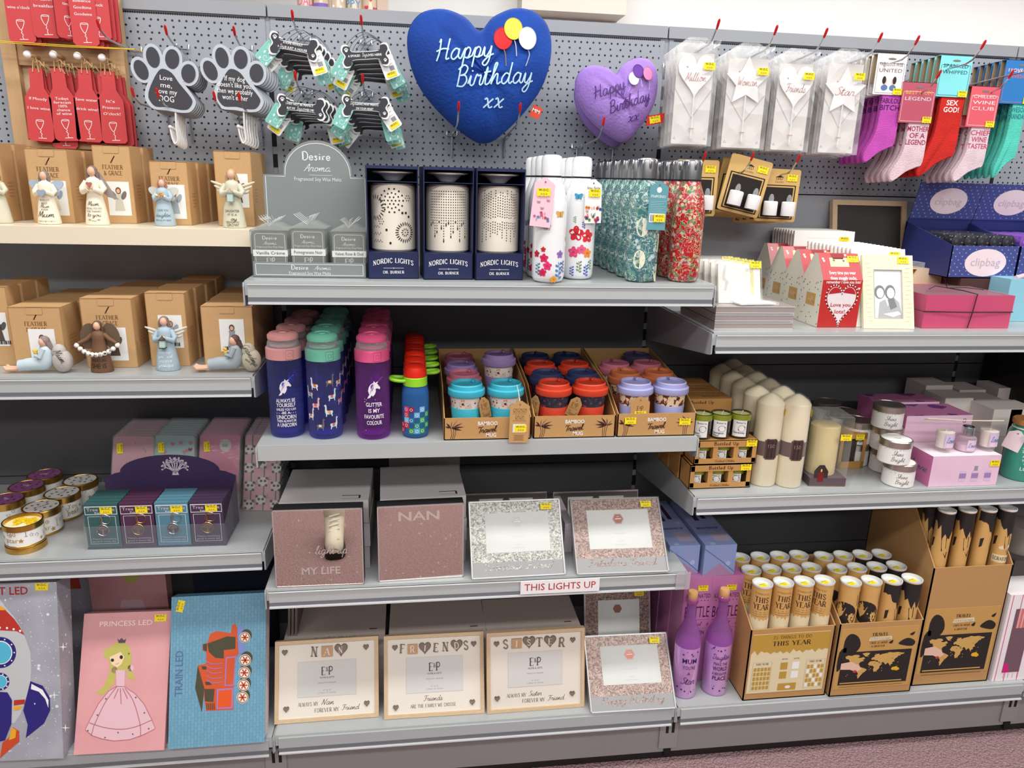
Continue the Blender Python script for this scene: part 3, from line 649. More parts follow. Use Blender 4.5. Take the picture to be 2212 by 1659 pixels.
b = MB(); b.prism([(-.012, -.014), (.012, -.014), (.014, .012), (-.01, .014)], -.001, .001, ORG); b.dr(TXT('MM', 0, -.002, .008, 'b', .018), FP(-.001), WHT); o = b.build('fabric_tag', t); o.location = (Q.x - t.location.x, -.004, Q.z - t.location.z); o.rotation_euler = (0, .4, 0)
A, B_ = at(1246, 230, -.15), at(1424, 230, -.15); zt = at(1370, 137, -.15).z; zb_ = at(1325, 318, -.15).z; w, h = B_.x - A.x, (zt - zb_)
PURP = plush('lilac_plush', (122, 84, 176), (186, 150, 226)); PINK2 = M((60, 30, 90), .6)
PL_ROWS = [('Happy', -.16, .1, .15, .38, .17), ('Birthday', .06, -.1, .15, .52, .15), ('xx', .08, -.28, .13, .15, .08)]
BAL2 = [(.14, .23, (224, 214, 240), .0), (.21, .31, (98, 48, 150), .001), (.32, .26, (236, 130, 180), -.02)]
t, dp = cushion('lilac plush heart cushion with three balloons tilted on hooks', ((A.x + B_.x) / 2, -.15, zb_ + h * .55), (0, -.2, 0), w * .98, h * .95, .055, PURP, M((72, 34, 108), .6), PL_ROWS, BAL2)
Q = at(1416, 257, -.17)
b = MB(); b.prism([(-.026, -.012), (.018, -.012), (.024, .01), (-.02, .01)], -.001, .001, M((206, 40, 34), .5)); o = b.build('swing_tag', t)
mw = t.matrix_basis.inverted() @ Vector((Q.x, -.17, Q.z)); o.location = mw; price(o, -.002, -.0015, -.001)
t2, _d = cushion('second lilac heart cushion tucked behind the tilted one', (t.location.x + .006, -.065, t.location.z - .012), (0, -.15, 0), w * .9, h * .9, .03, PURP, M((72, 34, 108), .6), [], [])
for tp, nm, L in (((991, 225), 'left hook holding up the big blue heart cushion', .26), ((1124, 228), 'right hook holding up the big blue heart cushion', .26), ((1305, 258), 'left hook holding up the lilac heart cushion', .26), ((1346, 296), 'right hook under the lilac heart cushion', .1)): hook(tp, L, nm, .05)
# ------------------------------------------------------------------ cake topper packs
CARD = M((224, 219, 215), .6); ROSE = M((200, 146, 124), .4, .3); FILM = film()
packs = [((1448, 310), (1545, 117), (1553, 47), 'Million', 'heart', (1501, 168)), ((1556, 318), (1662, 129), (1678, 60), 'Woman', 'star', (1612, 178)), ((1663, 323), (1758, 140), (1786, 66), 'Friends', 'heart', (1716, 192)), ((1765, 329), (1868, 140), (1904, 76), 'Star', 'star', (1822, 199))]
for i, (bl, tr, tip, word, shp, cen) in enumerate(packs):
    hook(tip, .3, 'long hook tipped red carrying the topper pack reading ' + word, 0)
    Y = -.22; A, B_ = at(bl[0], bl[1], Y), at(tr[0], tr[1], Y); zt = at(tr[0], tr[1], Y).z; Q = at(cen[0], cen[1], Y)
    w, h = B_.x - A.x, zt - A.z; w *= .98
    t = thing('cake_topper_pack', 'clear pack with white %s topper reading %s' % (shp, word), 'topper pack', ((A.x + B_.x) / 2, Y, A.z), 0, 'cake topper packs on the top hooks')
    b = MB(); b.box(-w / 2, 0, 0, w / 2, .001, h, CARD); b.dr(POLY([(-w / 2, .62 * h), (0, .3 * h), (w / 2, .62 * h), (w / 2, .6 * h), (0, .28 * h), (-w / 2, .6 * h)]), FP(0), M((186, 181, 180), .6))
    for sx in (-1, 1):
        for k in range(3): b.dr(ELL(sx * w * .42 + .002 * k - .002, .06 * h + .003 * (k % 2), .0012, .0012, 8), FP(0), ROSE)
    b.build('backing_card', t)
    b = MB(); cx, cz = Q.x - t.location.x, Q.z - A.z
    o = heartp(cx, cz + .004, .088, .096) if shp == 'heart' else starp(cx, cz, .056, 5, .5)
    b.prism(o, -.006, -.003, M((246, 245, 245), .4)); b.tube([(cx, -.0045, cz - .03), (cx, -.0045, .012)], .0018, M((236, 236, 236), .3), 6)
    b.box(cx - .006, -.007, .17 * h, cx + .006, -.003, .17 * h + .002, ROSE)
    b.dr(TXT(word, cx, cz - .008, .019, 'scr', .05), FP(-.006), ROSE); b.dr(starp(cx - .02, cz + .02, .002) and POLY(starp(cx - .022, cz + .022, .003)), FP(-.006), ROSE)
    b.build('topper', t)
    b = MB(); e = .006; b.box(-w / 2 - e, -.012, -.004, w / 2 + e, .004, h + .012, FILM, skip='t')
    V = [(-w / 2 - e, -.012, h + .012), (w / 2 + e, -.012, h + .012), (w / 2 + e, .004, h + .012), (-w / 2 - e, .004, h + .012), (-.02, -.002, h + .034), (.02, -.002, h + .034)]
    b.add(V, [(0, 1, 5, 4), (2, 3, 4, 5), (1, 2, 5), (3, 0, 4)], FILM)
    for k in range(5):
        x = -w * .4 + w * .2 * k; b.add([(x, -.012, h + .01), (x + .014, -.016, h + .018), (x + .02, -.006, h + .03), (x + .004, -.004, h + .026)], [(0, 1, 2, 3)], FILM)
    b.build('clear_bag', t); price(t, w * .33, -.0135, h * .86)
    for j in range(1, 4): dup(t, (t.location.x + .001 * j, Y + .03 * j, A.z - .002 * j), None, '%s clear topper pack behind the front %s pack reading %s' % (ORD[j], shp, word))
# ------------------------------------------------------------------ novelty socks on header cards
def knit(c, d=.75):
    n = NT('knit', .9); x, y, z = n.xyz(); f = n.noise(30, det=3); g = n.noise(400, det=1)
    c2 = tuple(int(v * d) for v in c); m_ = n.done(n.mix(f, c2, c), g, .5, .003); return m_
SOCK = [(.36, 1), (.68, .995), (1, .985), (.985, .6), (.97, .22), (.8, .16), (.5, .1), (.15, -.02), (.03, .0), (.0, .08), (.15, .2), (.3, .36), (.34, .6)]
socks = [('purple', (214, 84, 196), (62, 24, 84), ('FABULOUS', 'BITCH!'), (1859, 347), (1953, 167), (1898, 114), (1948, 206), (246, 244, 244), ((28, 30, 60), (120, 90, 80)), ('FABULOUS WISE', 'UNITED'), (1984, 82), .3),
 ('pale pink', (246, 216, 224), (160, 50, 84), ('MOTHER', 'OF A', 'LEGEND!'), (1916, 388), (2014, 215), (1953, 176), (2011, 267), (186, 84, 104), ((240, 180, 70), (236, 220, 224)), ('BEST MUM', 'LEGEND'), (2031, 156), .25),
 ('red', (222, 34, 22), (250, 246, 244), ('SEX', 'GOD!'), (1975, 376), (2093, 149), (2035, 118), (2088, 211), (132, 222, 226), ((30, 60, 70), (20, 90, 100)), ('SPANKED', 'WHIPPED'), (2127, 92), .3),
 ('blush pink', (246, 220, 230), (190, 70, 100), ('CHIEF', 'WINE', 'TASTER!'), (2052, 389), (2147, 223), (2101, 185), (2147, 276), (222, 92, 106), ((244, 224, 226), (250, 240, 240)), ('CHILLED', 'WINE', 'CLUB'), (2187, 156), .25),
 ('turquoise', (92, 226, 204), (30, 120, 130), ('AWESOME', 'GRANDAD!'), (2139, 379), (2226, 164), (2176, 128), (2228, 226), (40, 120, 190), ((250, 250, 250), (230, 110, 90)), ('I LOVE YOU', 'AWESOME'), (2256, 110), .3)]
for i, (cn, col, ink, words, toe, tr, htl, hbr, hc, hk, hw, tip, L) in enumerate(socks):
    Y = -.2 - .004 * (i % 2); K = knit(col); IK = M(ink, .7)
    hook(tip, L, 'red tipped hook carrying the %s slogan socks' % cn, 0)
    A, B_ = at(toe[0], toe[1], Y), at(tr[0], tr[1], Y); zt = at(tr[0], tr[1], Y).z; w, h = B_.x - A.x, zt - A.z
    H0, H1 = at(htl[0], htl[1], Y - .01), at(hbr[0], hbr[1], Y - .01)
    t = thing('sock_pair', '%s slogan socks reading %s' % (cn, ' '.join(words).replace(' BITCH!', '').lower().replace('!', '')), 'socks', (A.x, Y, A.z), 0, 'novelty socks on the right hooks')
    o = spl([(a * w, c * h) for a, c in SOCK], 4, True); b = MB()
    cx_, cz_ = .55 * w, .55 * h
    for y0, y1, s0, s1 in ((-.007, -.004, .97, 1.), (-.004, .003, 1., 1.), (.003, .006, 1., .96)):
        P0 = [(cx_ + (a - cx_) * s0, y0, cz_ + (c - cz_) * s0) for a, c in o]; P1 = [(cx_ + (a - cx_) * s1, y1, cz_ + (c - cz_) * s1) for a, c in o]; n_ = len(o)
        F = [(k, n_ + k, n_ + (k + 1) % n_, (k + 1) % n_) for k in range(n_)]
        if y0 == -.007: F = F + [tuple(range(n_))]
        if y1 == .006: F = F + [tuple(range(2 * n_ - 1, n_ - 1, -1))]
        b.add(P0 + P1, F, K, True)
    hb = H1.z - A.z
    for k, s in enumerate(words): b.dr(TXT(s, .66 * w, hb - .019 - .016 * k, .0115, 'b', min(.058, .0105 * len(s))), FP(-.007), IK)
    b.build('sock', t)
    b = MB(); x0, x1, z0, z1 = H0.x - A.x, H1.x - A.x, H1.z - A.z, H0.z - A.z; HC = M(hc, .5); hw_ = x1 - x0; hh = z1 - z0
    b.box(x0, -.0095, z0, x1, -.0085, z1, HC); b.box(x0, .0075, z0 + hh * .3, x1, .0085, z1, M((170, 150, 120), .6)); b.box(x0, -.0095, z1 - .001, x1, .0085, z1, HC)
    b.dr(ELL((x0 + x1) / 2, z1 - .012, .011, .0025, 12), FP(-.0095), M((120, 116, 110), .5))
    for k, s in enumerate(hw): b.dr(TXT(s, (x0 + x1) / 2, z1 - .028 - .014 * k, .008, 's', hw_ * .78), FP(-.0095), M(hk[k % 2], .6))
    if i == 0:
        for sx in (-.011, .011):
            b.dr(ELL((x0 + x1) / 2 + sx, z0 + .03, .005, .008, 12), FP(-.0095), M((232, 190, 170), .6)); b.dr(ELL((x0 + x1) / 2 + sx * 1.25, z0 + .033, .005, .009, 12), FP(-.0095, 2), INK); b.dr(ELL((x0 + x1) / 2 + sx, z0 + .016, .009, .007, 12), FP(-.0095), M((90, 120, 170), .6))
    b.dr(STK(rrp(x0 + .004, z0 + .004, x1 - .004, z1 - .022, .003, 3), .0008, True), FP(-.0095), M(hk[1], .6))
    b.build('header_card', t); price(t, x1 - .014, -.011, z0 + .008, s=.9)
    for j in range(1, 5): dup(t, (t.location.x, Y + .024 * j, A.z - .001 * j), None, '%s %s pair of slogan socks hanging behind the front %s pair' % (ORD[j], cn, cn))
# ------------------------------------------------------------------ LED candle cards
BLKC = M((34, 26, 24), .4); TAN = M((206, 168, 104), .6, noise=.04, nscale=120); GLD = M((200, 160, 90), .5)
cards = [((1463, 345), (1555, 345), (1546, 466), 0., (1524, 333), 'partly hidden behind the red bottles'), ((1582, 332), (1672, 350), (1645, 471), .2, (1627, 334), 'tilted in the middle'), ((1642, 364), (1732, 366), (1717, 479), .02, (1727, 338), 'at the right hand hook')]
for i, (tl, tr, br, rot, tip, lab) in enumerate(cards):
    Y = -.2 - (.012 if i == 1 else 0)
    hook(tip, .26, 'red tipped hook for the LED candle card ' + lab, 0)
    A, B_, D = at(tl[0], tl[1], Y), at(tr[0], tr[1], Y), at(br[0], br[1], Y); w = math.hypot(B_.x - A.x, B_.z - A.z); h = math.hypot(D.x - B_.x, D.z - B_.z)
    t = thing('candle_card', 'kraft card holding two white LED candles ' + lab, 'candle card', ((A.x + B_.x) / 2, Y, (A.z + B_.z) / 2), (0, rot, 0), 'LED candle cards on the lower hooks')
    b = MB(); b.prism(rrp(-w / 2, -h, w / 2, 0, .006, 4), 0, .0012, TAN, TAN)
    b.dr(POLY(rrp(-w * .42, -h * .95, w * .42, -h * .3, .001, 2)), FP(0), BLKC); b.dr(POLY(rrp(-w * .39, -h * .93, w * .39, -h * .32, .001, 2)), FP(0, 2), TAN); b.dr(R(-w * .36, -h * .915, w * .36, -h * .345), FP(0, 3), BLKC)
    b.dr(TXT('LED', 0, -h * .2, .0075, 's'), FP(0), M((110, 84, 50), .6)); b.dr(TXT('Candles', 0, -h * .26, .005, 's'), FP(0), M((150, 120, 80), .6)); b.dr(POLY([(-.011, -.02), (0, -.0155), (.011, -.02)]), FP(0), BLKC)
    b.build('printed_card', t)
    for s in (-1, 1):
        b = MB(); b.lathe([(0, 0), (.0165, 0), (.017, .001), (.017, .032), (.015, .0345), (0, .035)], M((244, 244, 244), .35), 20, Matrix.Translation((s * w * .215, -.018, -h * .88)))
        b.lathe([(.006, .035), (.0065, .042), (.004, .05), (0, .052)], clear((235, 238, 242), .2, .05), 12, Matrix.Translation((s * w * .215, -.018, -h * .88))); b.build('led_candle', t)
    price(t, w * .3, -.0012, -h * .16)
    for j in range(1, 4): dup(t, (t.location.x - .003 * j * (i == 1), Y + .042 * j, t.location.z - .004 * j), (0, rot - .05 * j if i == 1 else rot, 0), '%s kraft LED candle card behind the one %s' % (ORD[j], lab))
# ------------------------------------------------------------------ kraft tubes on top of the unit
KP = M((206, 184, 158), .5, noise=.05, nscale=60, coat=.4)
for i, (pxc, rr, kind) in enumerate(((660, 15, 'DAD letters'), (695, 17, 'a purple band'), (732, 17, 'white stars'), (766, 16, 'blue HAPPY letters'), (801, 18, 'red hearts'))):
    z0 = ZT + .028; Y = .034; Q = at(pxc, 22, Y); r = .0195
    b = MB(); b.lathe([(0, 0), (r, 0), (r, .13), (0, .13)], KP, 24)
    f = CY(r)
    if i == 0: b.dr(TXT('DAD', .004, .005, .02, 's', .042), f, M((222, 96, 160), .5))
    if i == 1: b.dr(R(-.02, .0, .02, .012, 8), f, M((128, 96, 176), .5)); b.dr(R(-.02, .03, .02, .0305, 8), f, INK)
    if i == 2:
        for a, c in ((-.008, .03), (.006, .006), (-.012, .007), (.01, .02)): b.dr(POLY(starp(a, c, .005)), f, WHT)
    if i == 3: b.dr(TXT('PPY', -.002, .006, .017, 's', .04), f, M((74, 146, 200), .5)); b.dr(TXT('HA', -.002, .032, .017, 's', .03), f, M((74, 146, 200), .5))
    if i == 4:
        for a, c in ((.001, .026), (-.011, .006), (.012, .003)): b.dr(POLY(heartp(a, c, .012, .013)), f, M((214, 52, 76), .5))
    o = b.build('gift_tube', None, (Q.x, Y, z0 + .0003)); tag(o, 'kraft gift tube with %s standing on top of the shelving' % kind, 'gift tube', 'kraft tubes on top of the shelving')
Q = at(826, 22, .034); b = MB(); b.box(-.012, -.015, 0, .014, .02, .12, M((200, 176, 160), .6)); tag(b.build('gift_box', None, (Q.x, .034, ZT + .0283)), 'plain beige carton beside the hearts tube on top of the shelving', 'box')
# ------------------------------------------------------------------ kraft figurine cartons
def robe_fn(prof, sy, k=1):
    def f(u, v):
        r = prof[-1][0]
        for (r0, z0), (r1, z1) in zip(prof, prof[1:]):
            if z0 <= v <= z1: r = r0 + (r1 - r0) * (v - z0) / max(1e-9, z1 - z0); break
        a = u / max(r, 1e-4); return ((r + .0003 * k) * math.sin(a), -(r * sy + .0004 * k) * math.cos(a), v)
    return f
def carton(label, loc, w, d, h, logo=True, pic=None, rot=0, detail=True, bar=False):
    o_ = MB(); b = o_; e = .0005
    b.box(-w / 2, 0, 0, w / 2, d, h, KR)
    for sx in (-w / 2, w / 2 - .0012): b.dr(R(sx, .0005, sx + .0012, h), FP(0), M((176, 130, 82), .75))
    b.dr(R(-w / 2, h - .0016, w / 2, h - .0006), FP(0), M((150, 104, 60), .75))
    b.dr(R(-w / 2 + .004, .0008, w / 2 - .004, .0018), TP(h), KRD)
    if detail:
        for k in range(5): b.dr(R(.3 * d, h * .5 - k * .007, .7 * d, h * .5 - k * .007 - .0012), RP(w / 2), M((176, 126, 78), .7))
        if logo:
            B_ = M((128, 84, 46), .7); b.dr(TXT('FEATHER', 0, h * .70, .0085, 'ser', min(.045, w * .55)), FP(0), B_); b.dr(TXT('& GRACE', 0, h * .70 - .0125, .0085, 'ser', min(.042, w * .5)), FP(0), B_)
            b.dr(STK(spl([(-.004, h * .70 + .013), (0, h * .70 + .019), (.006, h * .70 + .028), (.001, h * .70 + .02), (-.002, h * .70 + .013)], 3), .0018), FP(0), B_)
    t = b.build('carton', None, loc, rot); tag(t, label, 'box')
    if detail:
        b = MB(); b.prism(rrp(-.016, h - .016, .016, h, .002, 2), -.0009, 0, KR, KRD); b.dr(R(-.016, h - .001, .016, h), FP(-.0009), KRD); b.build('tuck_flap', t)
    if pic:
        b = MB(); pw, ph = min(.052, w * .6), .073 if h > .12 else .06; z0 = h * .1 if logo else h * .25; x = w * .08
        b.box(x - pw / 2, -.0006, z0, x + pw / 2, 0, z0 + ph, PAPER)
        rc, hc, wc = (c and M(c, .6) for c in pic[:3]); f = FP(-.0006); c0 = z0 + ph * .15
        b.dr(POLY([(x - .0105, c0), (x + .0105, c0), (x + .006, c0 + .03), (x + .007, c0 + .037), (x - .007, c0 + .037), (x - .006, c0 + .03)]), f, rc)
        if wc: b.dr(ELL(x - .011, c0 + .033, .005, .01, 10, .4), f, wc); b.dr(ELL(x + .011, c0 + .033, .005, .01, 10, -.4), f, wc)
        b.dr(ELL(x, c0 + .043, .006, .0075, 12), f, hc); b.dr(ELL(x, c0 + .042, .0038, .005, 10), FP(-.0006, 2), SKIN)
        if bar:
            for k in range(12): b.dr(R(x - pw * .38 + k * .003, z0 + .004, x - pw * .38 + k * .003 + .0012 + .0006 * (k % 3), z0 + .012), FP(-.0006, 2), INK)
        b.build('picture_label', t)
    return t
# ------------------------------------------------------------------ resin figurines
def hairmesh(b, h, col, long=.66, cz=.875, y=.012):
    b.ball((0, y * h * 1.6, (cz + .008) * h), .083 * h, col, .078 * h, .09 * h)
    b.tube([(0, .05 * h, (cz + .02) * h), (-.02 * h, .07 * h, (cz - .1) * h), (0, .075 * h, long * h)], [.07 * h, .065 * h, .03 * h], col, 10)
    for s in (-1, 1): b.tube([(s * .05 * h, -.01 * h, (cz + .04) * h), (s * .078 * h, .01 * h, (cz - .06) * h), (s * .07 * h, .02 * h, (long + .05) * h)], [.03 * h, .032 * h, .016 * h], col, 8)
def figurine(label, loc, h, robe, hair, lines, ink, wings=None, wcol=None, hold=None, rot=0, wide=1., arms='chest', veil=None):
    t = thing('figurine', label, 'figurine', loc, rot, 'standing figurines'); R_ = M(robe, .6, noise=.05, nscale=90); sy = .78
    prof = [(0, 0), (.2, 0), (.207, .015), (.19, .15), (.165, .32), (.13, .5), (.118, .6), (.132, .69), (.105, .755), (.05, .785), (.043, .81)]
    prof = [(r * h * wide, z * h) for r, z in prof]
    b = MB(); b.lathe(prof, R_, 26, sy=sy)
    if arms == 'chest':
        for s in (-1, 1):
            b.tube([(s * .105 * h, 0, .715 * h), (s * .17 * h, -.03 * h, .6 * h), (s * .15 * h, -.08 * h, .545 * h), (s * .035 * h, -.15 * h, .6 * h)], [.045 * h, .052 * h, .05 * h, .036 * h], R_, 10)
            b.ball((s * .022 * h, -.155 * h, .615 * h), .028 * h, SKIN)
    else:
        for s in (-1, 1):
            b.tube([(s * .1 * h, 0, .715 * h), (s * .2 * h, -.02 * h, .62 * h), (s * .34 * h, -.08 * h, .555 * h)], [.045 * h, .045 * h, .032 * h], R_, 10); b.ball((s * .37 * h, -.09 * h, .54 * h), .03 * h, SKIN)
    b.tube([(0, 0, .77 * h), (0, -.004 * h, .82 * h)], .034 * h, SKIN, 8); b.ball((0, -.012 * h, .872 * h), .066 * h, SKIN, .066 * h, .082 * h)
    IK = M(ink, .6)
    for s, f, z, hh, ww in lines: b.dr(TXT(s, 0, z * h, hh * h, f, ww * h), robe_fn(prof, sy, 2), IK)
    b.build('body', t)
    b = MB(); hairmesh(b, h, M(hair, .6, noise=.12, nscale=120)); b.build('hair', t)
    if veil:
        b = MB(); b.prism([(.02 * h, .9 * h), (.1 * h, .86 * h), (.3 * h, .5 * h), (.36 * h, .42 * h), (.2 * h, .46 * h), (.04 * h, .62 * h)], .03 * h, .06 * h, M(veil, .6)); b.build('veil', t)
    if wings:
        W = M(wcol, .55)
        for s in (-1, 1):
            b = MB()
            if wings == 'feather':
                for k in range(3): b.tube(spl([(s * .06 * h, .07 * h, (.66 - .03 * k) * h), (s * .2 * h, .09 * h, (.7 - .06 * k) * h), (s * (.36 - .05 * k) * h, .09 * h, (.76 - .07 * k) * h)], 3), [.02 * h, .024 * h, .026 * h, .026 * h, .024 * h, .02 * h, .012 * h], W, 8)
            elif wings == 'round':
                b.prism([(s * a * h, c * h) for a, c in ellp(.2, .66, .15, .25, 20, .15)], .06 * h, .085 * h, W)
            else:
                b.prism([(s * a * h, c * h) for a, c in ellp(.17, .7, .14, .085, 16, .5)], .05 * h, .075 * h, W); b.prism([(s * a * h, c * h) for a, c in ellp(.13, .58, .09, .07, 14, -.3)], .05 * h, .07 * h, W)
            b.build('wing', t)
    if hold:
        b = MB(); k, c = hold; c = M(c, .5)
        if k == 'heart': b.prism(heartp(0, .56 * h, .15 * h, .14 * h), -.2 * h, -.165 * h, c)
        if k == 'small heart': b.prism(heartp(0, .66 * h, .09 * h, .09 * h), -.19 * h, -.165 * h, c)
        if k == 'flowers':
            for q in range(9): b.ball((rnd.uniform(-.09, .09) * h, -.18 * h, (.64 + rnd.uniform(-.03, .04)) * h), .024 * h, c if q % 3 else M((240, 228, 190), .6), seg=8, rings=6)
        if k == 'lantern':
            b.box(-.045 * h, -.215 * h, .44 * h, .045 * h, -.14 * h, .57 * h, M((190, 214, 205), .25)); b.box(-.055 * h, -.225 * h, .57 * h, .055 * h, -.13 * h, .59 * h, c); b.box(-.055 * h, -.225 * h, .43 * h, .055 * h, -.13 * h, .445 * h, c); b.lathe([(.05 * h, .59 * h), (0, .66 * h)], c, 10, Matrix.Translation((0, -.178 * h, 0)))
        if k == 'beads':
            for q in range(11):
                x = -.36 + .072 * q; z = .53 - .17 * (1 - (x / .37) ** 2); b.ball((x * h, (-.1 - .1 * (1 - (x / .37) ** 2)) * h, z * h), .045 * h, c, seg=12, rings=8)
            for q, s in enumerate('GRANDMA'):
                x = -.252 + .084 * q; z = .53 - .17 * (1 - (x / .37) ** 2); b.dr(TXT(s, x * h, (z - .02) * h, .042 * h, 'b'), FP((-.1 - .1 * (1 - (x / .37) ** 2)) * h - .046 * h), INK)
        b.build('held_' + k.split()[-1], t)
    return t
def sitting(label, loc, h, robe, hair, stone, words):
    t = thing('seated_figurine', label, 'figurine', loc, 0, 'seated figurines'); R_ = M(robe, .6, noise=.05, nscale=90); b = MB()
    b.tube(spl([(-.55 * h, 0, .2 * h), (-.2 * h, 0, .25 * h), (.12 * h, 0, .27 * h), (.2 * h, 0, .5 * h), (.2 * h, 0, .72 * h), (.19 * h, 0, .8 * h)], 3), [.17 * h] * 2 + [.19 * h] * 4 + [.21 * h, .21 * h, .2 * h, .19 * h, .18 * h, .17 * h, .15 * h, .12 * h, .08 * h, .05 * h], R_, 14)
    for s in (-1, 1):
        b.tube([(-.5 * h, s * .06 * h, .15 * h), (-.72 * h, s * .07 * h, .12 * h), (-.88 * h, s * .08 * h, .12 * h), (-.95 * h, s * .09 * h, .2 * h)], [.07 * h, .06 * h, .07 * h, .04 * h], SKIN, 8)
        b.tube([(.2 * h, s * .14 * h, .72 * h), (.1 * h, s * .2 * h, .5 * h), (-.05 * h, s * .08 * h - .04 * h, .52 * h)], [.075 * h, .075 * h, .05 * h], R_, 8)
    b.ball((-.07 * h, -.02 * h, .53 * h), .05 * h, SKIN); b.ball((.17 * h, -.02 * h, .9 * h), .12 * h, SKIN, .12 * h, .14 * h); b.build('body', t)
    b = MB(); H_ = M(hair, .6); b.ball((.205 * h, .01 * h, .93 * h), .135 * h, H_, .135 * h, .15 * h); b.tube([(.28 * h, 0, .9 * h), (.34 * h, 0, .72 * h), (.3 * h, .02 * h, .55 * h)], [.09 * h, .08 * h, .03 * h], H_, 8); b.build('hair', t)
    b = MB()
    for q in range(6): b.ball((-.08 * h + rnd.uniform(-.05, .05) * h, -.03 * h, (.6 + rnd.uniform(-.04, .08)) * h), .045 * h, M((226, 190, 90), .6), seg=8, rings=6)
    b.build('flower_bunch', t)
    b = MB(); S_ = M(stone, .8, noise=.12, nscale=200, bump=.3)
    b.ball((.62 * h, 0, .34 * h), .27 * h, S_, .24 * h, .34 * h, 20, 14); b.ball((.56 * h, .0, .6 * h), .19 * h, S_, .17 * h, .24 * h, 18, 12)
    for k, (s, hh) in enumerate(words): b.dr(TXT(s, .6 * h, (.5 - .17 * k) * h, hh * h, 'scr', None, 'c', -1.1 if k == 0 else -.6), FP(-.255 * h), INK)
    b.build('stone', t)
    return t
CRM = (238, 228, 206); BLU = (168, 188, 200); SAGE = (206, 202, 180); BRN = (112, 78, 54)
PICS = {'mum': ((226, 220, 200), (150, 140, 140), (150, 165, 190)), 'veil': ((206, 204, 190), (120, 84, 60), (120, 110, 110)), 'blue': ((170, 180, 184), (170, 110, 90), (160, 170, 180)), 'br': ((90, 76, 66), (70, 60, 54), (90, 84, 78)), 'sit': ((150, 156, 160), (90, 70, 66), None)}
def figrow(z, items, prefix, dy=0):
    for (a, c, top, side, name, logo, pic, nback, bar) in items:
        mid, rot, w, h = fit((a[0], a[1] - dy), (c[0], c[1] - dy), top, z); d = w * .84
        for j in range(nback + 1):
            yy = mid.y + j * (d + .009)
            if yy + d > -.012: break
            carton((prefix + ' kraft carton ' + name) if j == 0 else '%s kraft carton behind the one %s' % (ORD[j], name), (mid.x + .004 * j * (1 if name[0] != 'w' else -1), yy, z + .0006), w, d, h * (1 if j != 2 else .99), logo, PICS[pic] if (pic and j == 0) else None, (.0 if j == 0 else rnd.uniform(-.008, .008)), j == 0, bar)
z = ZS['L1']
figrow(z, [((-45, 482), (22, 483), (0, 309), 0, 'cut by the photo edge above the cream shelf', False, 'mum', 2, True), ((72, 485), (166, 486), (110, 322), 0, 'behind the cream Mum figurine', True, 'mum', 2, False), ((216, 486), (298, 487), (245, 315), 0, 'behind the praying veiled figurine', True, 'veil', 2, False),
           ((334, 490), (416, 491), (370, 349), 0, 'behind the blue daughter figurine', True, 'blue', 3, False), ((472, 492), (552, 493), (505, 327), 0, 'with tape strip behind the winged lantern figurine', False, 'br', 2, False)], 'upper shelf', 4)
def stand(pb, pt, z): Q = on(pb[0], pb[1], z); h = at(pt[0], pt[1], Q.y + .02).z - z; return (Q.x, max(Q.y + .02, -.338 + .025 if z > 1.2 else -9), z + .0006), h
p, h = stand((99, 485), (84, 365), z)
figurine('cream angel figurine with blue heart and the word Mum on its skirt', p, h, CRM, (136, 124, 122), [("WORLD'S", 's', .42, .035, .17), ('BEST', 's', .36, .035, .1), ('Mum', 'scr', .3, .06, .16), ('EVER', 's', .25, .03, .12), ('Mum', 'scr', .13, .11, .3), ('~v~v~v~', 's', .04, .035, .34)], (70, 66, 64), 'fly', (168, 182, 200), ('heart', (150, 164, 186)))
p, h = stand((204, 487), (195, 354), z)
figurine('cream praying figurine with long trailing veil and rose at its hem', p, h, CRM, (128, 110, 104), [('Mum', 'scr', .32, .075, .18), ('FOR ALL YOU DO', 's', .26, .03, .26), ('THIS THANKS', 's', .21, .03, .24), ('to you', 'scr', .14, .07, .22), ('*~*', 's', .05, .05, .2)], (80, 74, 72), None, None, ('small heart', (176, 110, 100)), veil=(150, 140, 134), wide=.92)
p, h = stand((352, 489), (342, 383), z)
figurine('pale blue figurine holding flowers with script daughter on its skirt', p, h, BLU, (176, 128, 110), [('I LOVE YOU', 's', .3, .045, .24), ('daughter', 'scr', .19, .08, .32), ('WITH ALL MY HEART', 's', .1, .035, .34)], (88, 98, 108), 'fly', (206, 204, 196), ('flowers', (206, 160, 80)), wide=1.05)
p, h = stand((503, 493), (494, 361), z)
figurine('sage green winged angel figurine holding a lantern with daughter poem', p, h, SAGE, (190, 160, 116), [('DAUGHTER', 's', .26, .04, .24), ('IT IS A', 's', .2, .035, .15), ('joy', 'scr', .12, .075, .14), ('SEEING YOU', 's', .08, .03, .22), ('GROW!', 's', .025, .045, .2)], (70, 66, 60), 'feather', (214, 206, 182), ('lantern', (150, 150, 130)), wide=.95)
p, h = stand((-8, 483), (-4, 362), z)
figurine('figurine half cut off at the photo edge on the cream shelf', p, h, SAGE, (150, 120, 90), [], INK and (60, 60, 60))
z = ZS['L2']
figrow(z, [((-30, 790), (38, 789), (10, 620), 0, 'cut by the photo edge on the second shelf', False, 'br', 2, True), ((36, 797), (147, 796), (80, 664), 0, 'behind the seated Mum figurine', True, 'sit', 2, False), ((189, 795), (300, 793), (235, 645), 0, 'behind the brown grandma angel', True, 'br', 2, False),
           ((328, 791), (412, 790), (355, 633), 0, 'tall and narrow behind the pale blue angel', False, 'blue', 3, True), ((443, 793), (553, 791), (490, 662), 0, 'with bar code behind the seated Grandma figurine', False, 'sit', 2, True)], 'lower shelf')
q = on(80, 810, z); sitting('seated figurine in pale blue leaning on a stone reading Mum', (q.x, q.y + .02, z + .0006), .073, (190, 206, 212), (140, 124, 118), (186, 178, 172), [('Mum', .2)])
